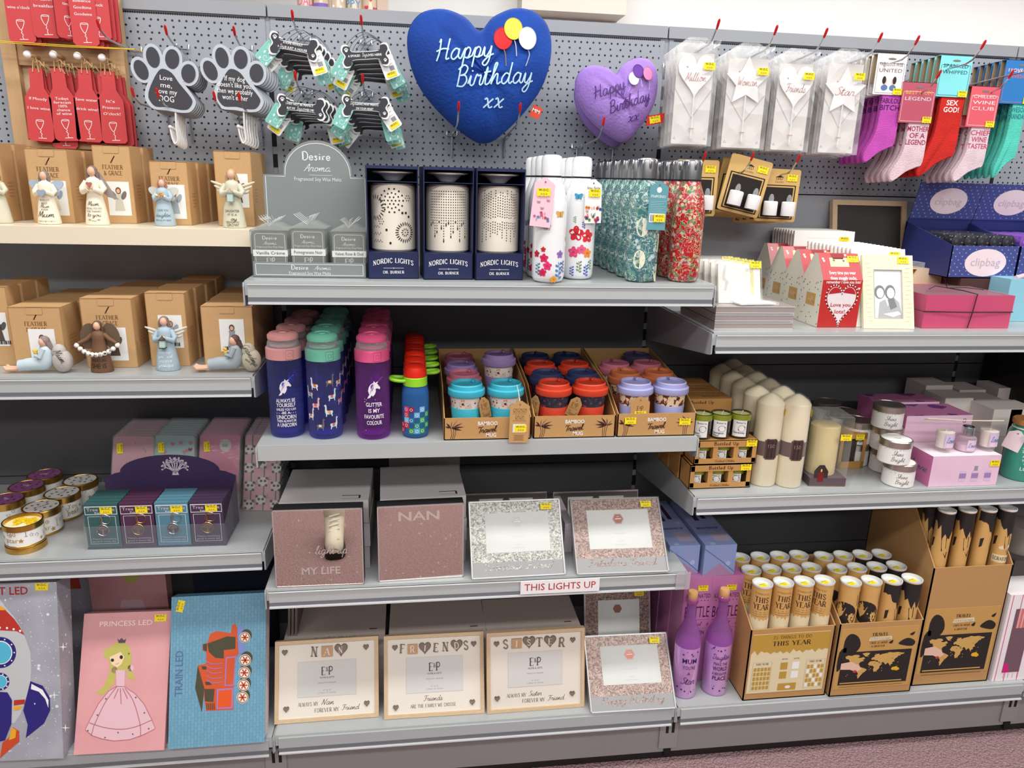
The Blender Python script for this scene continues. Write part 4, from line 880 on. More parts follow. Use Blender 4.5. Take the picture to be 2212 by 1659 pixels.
q = on(492, 808, z); sitting('seated figurine in grey blue leaning on a stone reading Grandma', (q.x, q.y + .02, z + .0006), .076, (160, 172, 178), (96, 68, 62), (190, 182, 160), [('Grandma', .17), ('I miss you', .09)])
p, h = stand((214, 807), (203, 690), z)
figurine('brown angel figurine holding a string of beads spelling GRANDMA', p, h, BRN, (96, 74, 60), [('WHAT A', 's', .3, .06, .24), ('TREASURE', 's', .21, .055, .28), ('SHE IS', 's', .09, .085, .27)], (44, 30, 22), 'round', (104, 84, 66), ('beads', (236, 232, 222)), arms='out', wide=.98)
p, h = stand((358, 803), (348, 680), z)
figurine('pale blue angel figurine with black star and grandpa lettering', p, h, (166, 186, 198), (132, 116, 110), [('SOMETIMES', 's', .31, .035, .22), ('you just', 'scr', .24, .07, .25), ('NEED YOUR', 's', .16, .04, .24), ('Grandpa', 'scr', .08, .07, .27)], (236, 238, 240), 'feather', (214, 208, 196), ('lantern', (66, 62, 62)))
q = on(556, 802, z); b = MB(); b.box(-.018, -.0006, -.005, .018, .0006, .005, KR); o = b.build('swing_tag', None, (q.x - .012, q.y + .012, z + .02), (0, .85, .2)); tag(o, 'narrow kraft swing tag poking off the shelf corner beside the Grandma stone', 'tag')
# ------------------------------------------------------------------ leaning flat things: plane through the photographed corners
def lean(bl, br, tl, tr, z):
    p, q = on(bl[0], bl[1], z), on(br[0], br[1], z); d = q - p; rot = math.atan2(d.y, d.x); e = d.normalized(); bk = Vector((-e.y, e.x, 0)); hs = []
    for base, top in ((p, tl), (q, tr)):
        r = ray(*top); t = (base - Vector(CAM)).dot(e) / r.dot(e); P = Vector(CAM) + r * t - base; hs.append((P.length, math.atan2(P.dot(bk), P.z)))
    return (p + q) / 2, rot, d.length, sum(h for h, _ in hs) / 2, sum(a for _, a in hs) / 2
def pix(t, ox=0., oy=0., s=1.):
    bpy.context.view_layer.update() if False else None
    e = t.rotation_euler; mi = (Matrix.Translation(t.location) @ e.to_matrix().to_4x4()).inverted(); c = mi @ Vector(CAM)
    def f(x, y):
        d = mi.to_3x3() @ ray(ox + x / s, oy + y / s); k = -c.y / d.y; P = c + d * k; return (P.x, P.z)
    return f
def lift(b, t):                                       # a leaning thing stands on its cut lower edge, nothing dips below the shelf
    k = math.tan(max(0, -t.rotation_euler.x)); b.v = [(x, y, max(z, y * k)) for x, y, z in b.v]; return b
def PP(f, pts): return POLY([f(*p) for p in pts])
# ------------------------------------------------------------------ third shelf, left: tins, key rings, notebooks
z = ZS['L3']; TG = M((206, 164, 84), .28, 1.); LBL = M((240, 238, 234), .5)
def doodle(b, r, z0, h, seed):
    q = random.Random(seed); f = CY(r + .0003); G = M((206, 166, 90), .4, .5); D = M((70, 70, 74), .6)
    for k in range(16):
        a = -.09 + .18 * (k + .5) / 16 * 1.0 * r / .041; c = z0 + h * q.uniform(.2, .85); kind = k % 4
        if kind == 0: b.dr(POLY(starp(a, c, .0045 + .002 * q.random(), 5, .45, q.random())), f, G)
        elif kind == 1: b.dr(STK([(a, c - .012), (a, c), (a - .004, c + .008), (a + .004, c + .008), (a, c)], .0008), f, D); b.dr(STK([(a - .003, c - .012), (a + .003, c - .012)], .0008), f, D)
        elif kind == 2: b.dr(STK(starp(a, c, .005), .0007, True), f, D)
        else: b.dr(STK(spl([(a - .004, c), (a, c + .005), (a + .004, c), (a, c - .003)], 3), .0007), f, D)
    b.dr(TXT('You', -.02, z0 + h * .6, .011, 's', .022), f, G); b.dr(TXT('star', -.018, z0 + h * .25, .011, 's', .026), f, G)
def tin(label, loc, r, h, lidcol, rot, dark=False, openw=False):
    t = thing('candle_tin', label, 'candle tin', loc, rot, 'gold candle tins'); b = MB()
    z0 = .013 if openw else 0
    b.lathe([(0, z0), (r - .001, z0), (r, z0 + .002), (r, z0 + .005), (r - .0012, z0 + .006), (r - .0012, z0 + h * .78)], TG, 32); b.lathe([(r - .0008, z0 + .006), (r - .0008, z0 + h * .76)], LBL, 32); doodle(b, r - .0008, z0 + .004, h * .72, len(label)); b.build('tin_body', t)
    if openw:
        b = MB(); b.lathe([(0, 0), (r + .001, 0), (r + .001, .013), (0, .0132)], TG, 32); b.build('lid', t)
        b = MB(); zt_ = z0 + h * .78; b.lathe([(r - .001, zt_ - .01), (r + .0008, zt_ - .008), (r + .0008, zt_ + .004), (r - .002, zt_ + .004), (r - .003, zt_ - .004)], TG, 32); b.build('rim', t)
        b = MB(); WX = M((246, 234, 190), .4); b.lathe([(r - .003, zt_ - .004), (0, zt_ - .003)], WX, 32)
        for k in range(14):
            a = rnd.uniform(0, 6.28); q = rnd.uniform(0, r * .68); b.prism(starp(0, 0, .008), -.002, .002, M((236, 204, 40), .5), T=Matrix.Translation((q * math.cos(a), q * math.sin(a), zt_)) @ Matrix.Rotation(rnd.uniform(0, 2), 4, 'Z') @ Matrix.Rotation(1.45, 4, 'X'))
        b.build('wax', t); return t
    b = MB(); b.lathe([(r, h * .74), (r + .001, h * .74), (r + .0012, h - .002), (r - .0005, h), (r - .003, h), (r - .0035, h - .001), (0, h - .001)], TG, 32)
    L_ = M(lidcol, .45); b.lathe([(r - .0035, h - .0007), (0, h - .0007)], L_, 32)
    for k in range(12):
        a = 6.28 * k / 12; q = r * (.35 + .4 * (k % 3) / 2); b.dr(POLY(starp(q * math.cos(a), q * math.sin(a), .0045)), TP(h - .0006), TG if k % 2 else M((90, 86, 90), .6))
    b.dr(TXT('Star', 0, -.004, .009, 'scr', .02), TP(h - .0006), GREY if not dark else WHT); b.build('lid', t)
    return t
for i, (bx, by, lid, lab, op) in enumerate((((39, 1199), None, 0, 'open gold tin of yellow star wax standing on its own lid', True), ((80, 1162), None, (222, 218, 212), 'white topped gold candle tin right behind the open one', False), ((126, 1129), None, (222, 218, 212), 'white topped gold tin, middle of the pale lidded row', False), ((166, 1099), None, (222, 218, 212), 'white topped gold tin at the back of the pale lidded row', False),
                       ((-4, 1150), None, (150, 84, 140), 'purple topped gold tin at the front cut by the photo edge', False), ((43, 1118), None, (150, 84, 140), 'purple topped gold tin in the middle of its row', False), ((83, 1090), None, (150, 84, 140), 'purple topped gold tin at the back of its row', False))):
    Q = on(bx[0], bx[1], z); r = .0395; tin(lab, (Q.x, Q.y + r + (.012 if i > 3 else 0), z + .0006), r, .062, lid, .4 + i * .5 if i else .25, lab.startswith('purple'), op)
# key ring display
mid, rot, w, h = fit((190, 1187), (489, 1178), (340, 1085), z); PU = M((62, 46, 84), .5); d = .125
t = thing('key_ring_display', 'purple arched counter display with a white tree holding boxed key rings', 'counter display', (mid.x, mid.y, z + .0006), rot)
b = MB(); b.box(-w / 2, 0, 0, w / 2, d, .003, PU); o = [(-w / 2, 0), (w / 2, 0), (w / 2, h * 1.08), (w * .42, h * 1.18)] + [(w * .38 * math.cos(a), h * 1.2 + h * .38 * math.sin(a)) for a in [k * PI / 14 for k in range(15)]] + [(-w * .42, h * 1.18), (-w / 2, h * 1.08)]
b.prism(o, d, d + .002, PU); f = FP(d); TR = M((212, 204, 212), .5); cx, cz = .012, h * 1.12
b.dr(POLY([(cx - .008, cz), (cx + .008, cz), (cx + .004, cz + .012), (cx - .004, cz + .012)]), f, TR)
for k in range(9):
    a = math.radians(15 + k * 18.75); x1, z1 = cx + .02 * math.cos(a), cz + .016 + (.012 + .006 * (k % 2)) * math.sin(a)
    b.dr(STK(spl([(cx, cz + .004), ((cx + x1) / 2, cz + .014), (x1, z1)], 3), .0022), f, TR)
    for s in (-.9, -.1, .7):
        x2, z2 = x1 + .011 * math.cos(a + s), z1 + .011 * math.sin(a + s); b.dr(STK([(x1, z1), (x2, z2)], .0012), f, TR); b.dr(ELL(x2, z2, .0022, .0022, 8), f, TR); b.dr(ELL((x1 + x2) / 2 + .002, (z1 + z2) / 2 + .002, .0015, .0015, 8), f, TR)
b.build('tray_and_header', t)
b = MB(); CLR = clear((246, 248, 250), .03, .08)
b.box(-w / 2 - .002, -.003, .002, w / 2 + .002, -.002, h * .5, CLR)
for s in (-1, 1): b.add([(s * (w / 2 + .002), -.003, 0), (s * (w / 2 + .002), d, 0), (s * (w / 2 + .002), d, h * 1.08), (s * (w / 2 + .002), -.003, h * .55)], [(0, 1, 2, 3)], CLR)
b.build('clear_sleeve', t)
KC = [('teal', (52, 92, 92)), ('plum', (78, 44, 72)), ('blue', (84, 132, 150)), ('violet', (70, 50, 78))]
for i, (cn, col) in enumerate(KC):
    pw = w / 4 - .003; x = -w / 2 + w * (i + .5) / 4; m_ = M(col, .55); mw = Matrix.Translation((mid.x, mid.y, z + .004)) @ Matrix.Rotation(rot, 4, 'Z')
    p_ = mw @ Vector((x, .001, 0))
    k = thing('key_ring_pack', '%s boxed key ring with round tree charm, front of its column' % cn, 'key ring', p_, rot, 'boxed key rings in the tree display')
    b = MB(); b.box(-pw / 2, 0, 0, pw / 2, .013, h - .006, m_); b.dr(STK([(-pw * .4, h * .08), (pw * .4, h * .08), (pw * .4, h * .68), (-pw * .4, h * .68)], .001, True), FP(0), WHT)
    b.dr(R(-pw * .47, h * .72, pw * .47, h * .9), FP(0), WHT); b.dr(R(-pw * .455, h * .735, pw * .455, h * .885), FP(0, 2), m_); b.dr(TXT('Tree of Life', 0, h * .8, .0075, 's', pw * .82), FP(0, 3), M((220, 190, 200), .5)); b.dr(TXT('Key Ring', 0, h * .745, .004, 's', pw * .36), FP(0, 3), WHT)
    for r_, s in enumerate(("There's something", 'good in every day')): b.dr(TXT(s, 0, h * (.17 - .055 * r_), .0038, 's', pw * .7), FP(0), M((190, 186, 196), .5))
    b.build('card_box', k)
    MTL = M((200, 196, 190), .25, 1.) if i % 2 == 0 else M((202, 160, 110), .3, 1.)
    b = MB(); b.tube([(.008 + .011 * math.cos(a), -.0015, h * .62 + .011 * math.sin(a)) for a in [q * PI / 9 for q in range(18)]], .0009, MTL, 6, closed=True); b.tube([(0, -.002, h * .7), (.001, -.002, h * .55)], .0014, MTL, 6); b.build('split_ring', k)
    b = MB(); c = h * .38; b.tube([(.013 * math.cos(a), -.002, c + .013 * math.sin(a)) for a in [q * PI / 10 for q in range(20)]], .0012, MTL, 6, closed=True); b.tube([(0, -.002, c + .013), (0, -.002, c + .02)], .0018, MTL, 6); b.prism(ellp(0, c, .0125, .0125, 20), -.0018, -.0005, M((60, 66, 74), .4))
    for q in range(7): a = math.radians(20 + q * 23); b.dr(STK([(0, c - .002), (.0095 * math.cos(a), c + .0105 * math.sin(a))], .001), FP(-.0018), MTL); b.dr(ELL(.0085 * math.cos(a), c + .009 * math.sin(a), .0018, .0018, 7), FP(-.0018, 2), MTL)
    b.dr(POLY([(-.001, c), (.001, c), (.003, c - .01), (-.003, c - .01)]), FP(-.0018), MTL); b.build('tree_charm', k)
    price(k, pw * .16, -.0016, h * .81, s=.95)
    for j in range(1, 5):
        p2 = mw @ Vector((x, .001 + .0165 * j, 0)); dup(k, p2, None, '%s %s boxed key ring back in its column under the purple arch' % (ORD[j], cn))
# bagged notebooks
def lean0(bl, br, tl, tr, z):
    mid, rot, w, h, a = lean(bl, br, tl, tr, z); return mid, (-a, 0, rot), w, h
pm, pr, pw, ph = lean0((505, 1103), (592, 1104), (514, 941), (596, 939), z)
BAG = clear((240, 240, 242), .15, .12)
nb = [('pink prosecco', (212, 150, 160), (219, 314)), ('aqua heart patterned', (160, 196, 190), (311, 406)), ('rose pink', (206, 120, 150), (413, 507)), ('pink panda striped', (226, 168, 170), (514, 597))]
for i, (cn, col, (xa, xb)) in enumerate(nb):
    A, B_ = at(xa, 940, pm.y + .02), at(xb, 940, pm.y + .02); cxx = (A.x + B_.x) / 2; ww = (B_.x - A.x) * .97; lo = (cxx - (.002 if i < 3 else 0), pm.y + (.006 if i < 3 else 0), z + .0008)
    k = thing('notebook', 'bagged %s notebook at the front of its stack' % cn, 'notebook', lo, (pr[0], 0, pr[2]), 'bagged notebooks in four stacks'); m_ = M(col, .5); b = MB(); hh = ph
    b.prism(rrp(-ww / 2, 0, ww / 2, hh, .008, 4), 0, .011, m_, M((236, 232, 228), .6)); f = FP(0)
    if i == 0:
        b.dr(TXT('Prosecco', -.008, .07, .022, 'scr', .11, 'c', 1.52), f, M((150, 96, 104), .6)); b.dr(TXT('do', .022, .085, .018, 'scr', .03, 'c', 1.52), f, M((150, 96, 104), .6))
        for q in range(26): b.dr(ELL(rnd.uniform(-.46, .46) * ww if q < 10 else rnd.uniform(.28, .46) * ww, rnd.uniform(.08, .95) * hh, .0012, .0014, 8), f, M((80, 56, 64), .6))
    if i == 1:
        for q in range(22): b.dr(POLY(heartp(rnd.uniform(-.42, .42) * ww, rnd.uniform(.06, .94) * hh, .011, .011)), f, M((214, 110, 124), .6))
    if i == 2:
        b.dr(ELL(.014, hh * .86, .015, .015, 24), f, M((196, 192, 186), .4)); b.dr(R(.006, hh * .84, .02, hh * .88), FP(0, 2), GREY)
    if i == 3:
        for x in (-.3, .06, .4): b.dr(R(x * ww - .0015, 0, x * ww + .0015, hh), f, M((40, 104, 96), .6))
        for q in range(12):
            x, zz = (-.36 + .37 * (q % 3)) * ww + rnd.uniform(-.003, .003), (.08 + .24 * (q // 3) + .06 * (q % 3 == 1)) * hh
            b.dr(ELL(x, zz, .0125, .0115, 12), FP(0, 2), M((232, 222, 216), .6))
            for a, c in ((-.007, .006), (.007, .006), (-.003, .001), (.004, .001), (-.006, -.007), (.006, -.007)): b.dr(ELL(x + a * 1.4, zz + c * 1.4, .0036, .0034, 8), FP(0, 3), INK)
            b.dr(STK([(x + .012, zz + .004), (x + .018, zz + .014)], .0012), f, M((50, 96, 84), .6)); b.dr(STK([(x + .012, zz + .004), (x + .02, zz + .006)], .0012), f, M((50, 96, 84), .6))
    b.build('cover', k)
    b = MB(); b.prism(rrp(-ww / 2 - .0015, -.0004, ww / 2 + .0015, hh + .004, .008, 3), -.002, .0125, film() if i == 2 else BAG, film()); b.build('clear_bag', k)
    price(k, -ww * .32, -.0028, hh * .84, ry=PI / 2 - .1, s=.95) if i < 3 else None
    cz_, sn = math.cos(pr[0]), -math.sin(pr[0])
    for j in range(1, 8): dup(k, (lo[0], lo[1] + .0175 * j / max(.9, cz_), lo[2]), None, '%s bagged %s notebook counted from the front of its stack' % (ORD[j], cn))
# ------------------------------------------------------------------ base shelf, left: LED picture boxes
z = ZS['L4'] + .0006
def ledbox(label, c4, col, d, dots=None, side=None):
    mid, e, w, h = lean0(*c4, z)
    t = thing('picture_box', label, 'boxed light', (mid.x, mid.y, z), e); return t, w, h
def zf(t): return pix(t, 0, 1240, 3.568)
n = NT('space_print', .5); f1 = n.noise(14, det=4); f2 = n.vor(38); f3 = n.vor(120)
SPACE = n.done(n.mix(n.lt(f3, .16), n.mix(n.lt(f2, .13), n.mix(f1, (136, 138, 150), (190, 190, 198)), (228, 230, 236)), (214, 216, 224)))
n = NT('butterfly_print', .5); f1 = n.noise(11, det=3); f2 = n.vor(16); PKP = n.done(n.mix(n.ma('MULTIPLY', n.lt(f2, .22), .35), n.mix(f1, (208, 140, 144), (226, 168, 168)), (200, 140, 170)))
n = NT('brick_print', .5); x, y, z_ = n.xyz(); bx = n.t.nodes.new('ShaderNodeTexBrick'); bx.inputs['Scale'].default_value = 34; bx.inputs['Color1'].default_value = lin((104, 154, 178)); bx.inputs['Color2'].default_value = lin((112, 162, 186)); bx.inputs['Mortar'].default_value = lin((96, 144, 170)); bx.inputs['Mortar Size'].default_value = .025
cb = n.t.nodes.new('ShaderNodeCombineXYZ'); n.t.links.new(z_, cb.inputs[0]); n.t.links.new(x, cb.inputs[1]); n.t.links.new(cb.outputs[0], bx.inputs['Vector']); BRICK = n.done(bx.outputs[0])
t, w, h = ledbox('tall grey space box printed with a red and white rocket, at the photo edge', ((-130, 1650), (137, 1638), (-148, 1264), (120.5, 1257)), None, .055)
b = MB(); b.box(-w / 2, 0, 0, w / 2, .06, h, SPACE); lift(b, t); F_ = zf(t); f = FP(0)
NAVY = M((44, 36, 120), .5); RR = M((186, 52, 40), .5); BODY = M((196, 198, 200), .5); CY_ = M((84, 184, 214), .5); OR_ = M((238, 170, 40), .5)
mir = lambda p: p + [(-10 - (a + 10), c) for a, c in reversed(p)]
b.dr(PP(F_, mir([(-10, 180), (40, 250), (110, 330), (160, 410), (200, 500), (235, 600), (242, 720), (235, 840), (200, 960), (160, 1080), (110, 1150)])), f, BODY)
b.dr(PP(F_, mir([(-10, 240), (40, 275), (110, 345), (150, 400), (190, 470), (130, 440), (-10, 432)])), FP(0, 2), RR); b.dr(PP(F_, mir([(-10, 235), (50, 272), (30, 278), (-10, 276)])), FP(0, 3), OR_)
for x, y_ in ((0, 412), (56, 415), (107, 424), (157, 437), (-60, 415), (-110, 424)): b.dr(PP(F_, ellp(x, y_, 9, 9, 10)), FP(0, 3), WHT)
for cy_, r_ in ((604, 120), (828, 68)):
    b.dr(PP(F_, ellp(6, cy_, r_, r_ * 1.0, 28)), FP(0, 2), NAVY); b.dr(PP(F_, ellp(6, cy_, r_ * .76, r_ * .76, 28)), FP(0, 3), WHT); b.dr(PP(F_, ellp(6, cy_, r_ * .7, r_ * .7, 28)), FP(0, 4), CY_)
    for q in range(10): b.dr(PP(F_, ellp(6 + r_ * .88 * math.cos(q * .628), cy_ + r_ * .88 * math.sin(q * .628), 6, 6, 8)), FP(0, 3), WHT)
for s in (1, -1):
    sx = lambda p: [(-10 + s * (a + 10), c) for a, c in p]
    b.dr(PP(F_, sx([(235, 825), (330, 860), (385, 950), (388, 1050), (340, 1150), (200, 1262), (215, 1160), (180, 1050)])), FP(0, 2), NAVY); b.dr(PP(F_, sx([(245, 845), (330, 890), (376, 970), (374, 1030), (350, 960), (300, 905), (240, 885)])), FP(0, 3), WHT)
    b.dr(PP(F_, sx([(110, 970), (195, 965), (190, 1000), (108, 1012)])), FP(0, 3), RR); b.dr(PP(F_, sx([(108, 1020), (180, 1015), (150, 1045), (110, 1050)])), FP(0, 3), OR_); b.dr(PP(F_, sx([(100, 1180), (150, 1210), (150, 1290), (80, 1350), (0, 1420), (20, 1300), (70, 1260)])), FP(0, 2), M((204, 76, 40), .5)); b.dr(PP(F_, sx([(92, 1180), (128, 1200), (120, 1260), (70, 1280)])), FP(0, 3), OR_)
    b.dr(PP(F_, sx([(265, 990), (277, 998), (267, 1006)])), FP(0, 3), WHT)
b.dr(PP(F_, mir([(-10, 905), (60, 910), (95, 970), (90, 1150), (40, 1280), (-10, 1290)])), FP(0, 4), NAVY)
for x, y_ in ((419, 932), (505, 1185), (487, 562)): b.dr(PP(F_, [(x, y_ - 36), (x + 4, y_ - 4), (x + 36, y_), (x + 4, y_ + 4), (x, y_ + 36), (x - 4, y_ + 4), (x - 36, y_), (x - 4, y_ - 4)]), f, WHT)
u0, v0 = F_(216, 155); u1, _ = F_(66, 160); b.dr(TXT('ROCKET LED', u0, v0, .017, 'b', (u0 - u1) * 3.35, 'r'), f, M((164, 40, 44), .5)); b.build('printed_box', t); u, v = F_(322, 98); price(t, u, -.0005, v)
t, w, h = ledbox('pink cardboard box printed with a small crowned princess in a ball gown', ((159, 1631), (354.5, 1620), (182, 1327), (371, 1318)), None, .04)
b = MB(); b.box(-w / 2, 0, 0, w / 2, .04, h, PKP); lift(b, t); F_ = zf(t); GR = M((188, 180, 92), .5, noise=.08, nscale=50); DR = M((222, 182, 190), .5); LN = M((178, 96, 112), .5); FAC = M((236, 206, 170), .5)
b.dr(PP(F_, [(850, 560), (890, 530), (950, 520), (1000, 560), (1018, 640), (1005, 720), (960, 760), (900, 740), (880, 840), (800, 930), (735, 915), (800, 870), (850, 740), (840, 660), (800, 640), (800, 590)]), f, GR)
b.dr(PP(F_, [(845, 640), (930, 600), (960, 640), (940, 690), (905, 720), (860, 695)]), FP(0, 2), FAC); b.dr(PP(F_, ellp(868, 663, 13, 13, 10)), FP(0, 3), INK); b.dr(PP(F_, ellp(936, 640, 13, 15, 10)), FP(0, 3), INK); b.dr(STK([F_(888, 694), F_(905, 692), F_(918, 684)], .0008), FP(0, 3), LN)
b.dr(PP(F_, [(905, 495), (920, 510), (938, 492), (955, 510), (973, 498), (965, 530), (915, 532)]), FP(0, 2), M((92, 74, 90), .4))
b.dr(PP(F_, [(893, 740), (965, 740), (960, 870), (900, 870)]), FP(0, 2), DR); b.dr(PP(F_, [(1000, 715), (1040, 800), (1030, 824), (975, 790)]), f, GR)
for s in ((860, 720, 905, 760), (985, 705, 1030, 745)): b.dr(PP(F_, ellp((s[0] + s[2]) / 2, (s[1] + s[3]) / 2, 24, 26, 12)), f, DR)
gown = [(900, 865), (960, 868), (1040, 920), (1110, 1000), (1165, 1110), (1198, 1190), (1100, 1240), (1000, 1275), (880, 1285), (790, 1270), (715, 1245), (658, 1200), (690, 1130), (760, 1000), (840, 900)]
b.dr(PP(F_, gown), FP(0, 2), DR); b.dr(STK([F_(*p) for p in gown], .0012, True), FP(0, 3), LN)
for ln in ([(690, 1145), (800, 1180), (930, 1195), (1050, 1175), (1168, 1125)], [(900, 870), (860, 920), (800, 1010), (725, 1170)], [(965, 880), (1030, 980), (1080, 1150), (1085, 1250)], [(930, 880), (935, 1000)], [(915, 880), (880, 960)], [(948, 880), (985, 960)], [(725, 1170), (705, 1245)]): b.dr(STK([F_(*p) for p in spl(ln, 4)], .0014), FP(0, 4), LN)
for p in ((818, 960), (1048, 950), (753, 1085), (1115, 1068), (680, 1205), (812, 1258), (912, 1220), (1025, 1232), (1148, 1190), (995, 612)): b.dr(PP(F_, ellp(p[0], p[1], 6, 6, 8)), FP(0, 5), M((92, 84, 92), .5))
u, v = F_(972, 398); b.dr(TXT('PRINCESS LED', u, v, .0115, 's', F_(1175, 370)[0] - F_(770, 380)[0]), f, M((250, 226, 226), .5)); b.build('printed_box', t); u, v = F_(1238, 338); price(t, u, -.0005, v)
t, w, h = ledbox('blue brick patterned box printed with an orange steam train standing on end', ((363, 1619), (572, 1603), (375.5, 1290), (572, 1281)), None, .045)
b = MB(); b.box(-w / 2, 0, 0, w / 2, .045, h, BRICK); lift(b, t); b.dr(R(.0, .012, .045, h), RP(w / 2), M((214, 200, 206), .5)); F_ = zf(t); TO = M((206, 84, 42), .5); DK = M((74, 70, 50), .5); VI = M((170, 120, 180), .5); SK = M((120, 140, 200), .5)
for p, m_, k in (([(1790, 395), (1815, 380), (1830, 420), (1830, 520), (1855, 590), (1820, 640), (1800, 880), (1800, 1045), (1590, 1055), (1560, 880), (1525, 705), (1590, 690), (1590, 600), (1562, 590), (1562, 540), (1600, 530), (1620, 460), (1670, 440), (1780, 455)], TO, 1), ([(1600, 535), (1750, 480), (1815, 485), (1815, 575), (1725, 585), (1725, 650), (1660, 645), (1610, 600)], DK, 2), ([(1565, 540), (1595, 535), (1595, 595), (1565, 585)], DK, 2),
                 ([(1525, 705), (1575, 880), (1556, 1065), (1505, 880)], DK, 2), ([(1575, 885), (1655, 885), (1645, 985), (1580, 980)], DK, 2), ([(1555, 710), (1590, 712), (1592, 735), (1560, 735)], DK, 2), ([(1580, 830), (1625, 830), (1630, 855), (1588, 855)], DK, 2), ([(1740, 640), (1820, 632), (1805, 860), (1730, 862)], VI, 2), ([(1750, 650), (1812, 642), (1797, 850), (1740, 852)], TO, 3), ([(1672, 885), (1800, 878), (1795, 1035), (1668, 1040)], VI, 2), ([(1685, 897), (1788, 890), (1783, 1022), (1680, 1027)], M((224, 84, 30), .5), 3),
                 ([(1830, 390), (1870, 400), (1885, 560), (1900, 600), (1840, 615), (1835, 520)], SK, 2)): b.dr(PP(F_, p), FP(0, k), m_)
for ya in (680, 715, 750, 790, 825): b.dr(STK([F_(*p) for p in spl([(1592, ya - 10), (1640, ya + 14), (1715, ya + 6)], 4)], .0016), FP(0, 3), VI)
for q in range(5): b.dr(PP(F_, [(1590 + q * 14, 995), (1597 + q * 14, 995), (1600 + q * 14, 1045), (1593 + q * 14, 1045)]), FP(0, 3), DK)
for cx, cy, r_ in ((1888, 488, 46), (1890, 663, 50), (1884, 760, 50), (1878, 856, 50), (1870, 950, 50)):
    b.dr(PP(F_, ellp(cx + 12, cy - 18, r_ * .9, r_, 18)), FP(0, 2), DK); b.dr(PP(F_, ellp(cx, cy, r_ * .92, r_ * .92, 20)), FP(0, 3), M((236, 230, 214), .5)); b.dr(STK([F_(*p) for p in ellp(cx, cy, r_ * .78, r_ * .78, 20)], .0016, True), FP(0, 4), M((120, 60, 40), .5))
    for q in range(6): b.dr(STK([F_(cx, cy), F_(cx + r_ * .6 * math.cos(q * 1.047), cy + r_ * .6 * math.sin(q * 1.047))], .003), FP(0, 4), M((190, 70, 34), .5))
u, v = F_(1408, 765); b.dr(TXT('TRAIN LED', u, v, .0165, 'b', F_(1380, 590)[1] - F_(1380, 940)[1], 'c', PI / 2), f, M((84, 110, 150), .5)); b.build('printed_box', t); u, v = F_(1392, 248); price(t, u, -.0005, v, ry=-1.35)
for lab, nm, px, yy, sz, col, ar in (('dark rocket box standing at the back behind the princess box', 'picture_box', 160, -.1, (.2, .05, .4), SPACE, 0), ('dim pink princess box standing at the back behind the front one', 'picture_box', 300, -.17, (.19, .04, .37), PKP, 1), ('dark navy box at the back behind the train box', 'picture_box', 520, -.12, (.21, .05, .42), M((30, 36, 52), .5), 2)):
    Q = at(px, 1450, yy); b = MB(); b.box(-sz[0] / 2, 0, 0, sz[0] / 2, sz[1], sz[2], col)
    if ar == 0: b.dr(POLY([(-.02, .2), (.05, .2), (.04, .34), (.0, .38), (-.04, .34)]), FP(0), RR); b.dr(ELL(-.01, .27, .02, .02, 16), FP(0, 2), NAVY)
    if ar == 1: b.dr(ELL(.01, .28, .022, .03, 14), FP(0), GR); b.dr(POLY([(-.02, .2), (.03, .2), (.07, .06), (-.06, .06)]), FP(0), DR)
    tag(b.build(nm, None, (Q.x, yy, z)), lab, 'boxed light')
# ------------------------------------------------------------------ centre top shelf: wax melts, oil burners, drinks bottles
z = ZS['S1'] + .0006
GB = M((132, 138, 138), .5); GBL = M((226, 230, 228), .5)
def EP(cx, cz, h, fn, mat, sub=True):
    return [(TXT('E', cx - h * .42, cz, h, 'ser', h * .62), fn, mat), (TXT('&', cx + h * .02, cz + h * .45, h * .5, 'ser', h * .36), fn, mat), (TXT('P', cx + h * .48, cz, h, 'ser', h * .62), fn, mat)] + ([(TXT('HOME & GIFTS', cx, cz - h * .42, h * .22, 's', h * 1.8), fn, mat)] if sub else [])
def drs(b, L_):
    for q in L_: b.dr(*q)
mid, rot, w, fh = fit((547.5, 598), (791, 601), (670, 567), z); d = .115
t = thing('wax_melt_display', 'grey arched counter display for fragranced soy wax melts', 'counter display', (mid.x, mid.y, z), rot)
b = MB(); b.box(-w / 2, 0, 0, w / 2, .0015, fh, GB); b.box(-w / 2, 0, 0, w / 2, d, .0015, GB)
for s in (-w / 2, w / 2 - .0015): b.prism([(s, 0), (s + .0015, 0), (s + .0015, fh), (s, fh)], 0, d, GB)
b.dr(STK(rrp(-w / 2 + .006, .005, w / 2 - .006, fh - .004, .0005, 1), .0012, True), FP(0), GBL); b.dr(TXT('Desire', -.02, fh * .52, .009, 'ser', .036), FP(0), GBL); b.dr(TXT('Aroma', .026, fh * .52, .009, 'scr', .034), FP(0), GBL); b.dr(TXT('Fragranced Soy Wax Melts', 0, fh * .2, .006, 's', .085), FP(0), GBL); b.build('tray', t)
yb = mid.y + d; g = lambda px, py: (at(px, py, yb).x - mid.x, at(px, py, yb).z - z)
xl, xr = g(570, 470)[0], g(793, 470)[0]; zs = g(600, 377)[1]; al, ar = g(609, 375)[0], g(757, 378)[0]; zt = g(682, 303)[1]
o = [(xl, 0), (xr, 0), (xr, zs), (ar, zs)] + [((al + ar) / 2 + (ar - al) / 2 * math.cos(a), zs + .006 + (zt - zs - .006) * math.sin(a)) for a in [k * PI / 16 for k in range(17)]] + [(al, zs), (xl, zs)]
b = MB(); b.prism(o, d, d + .002, GB); cx_, cz_ = (xl + xr) / 2, zs * .5
b.dr(STK([((a - cx_) * .955 + cx_, (c - cz_) * .965 + cz_) for a, c in o], .0014, True), FP(d), GBL)
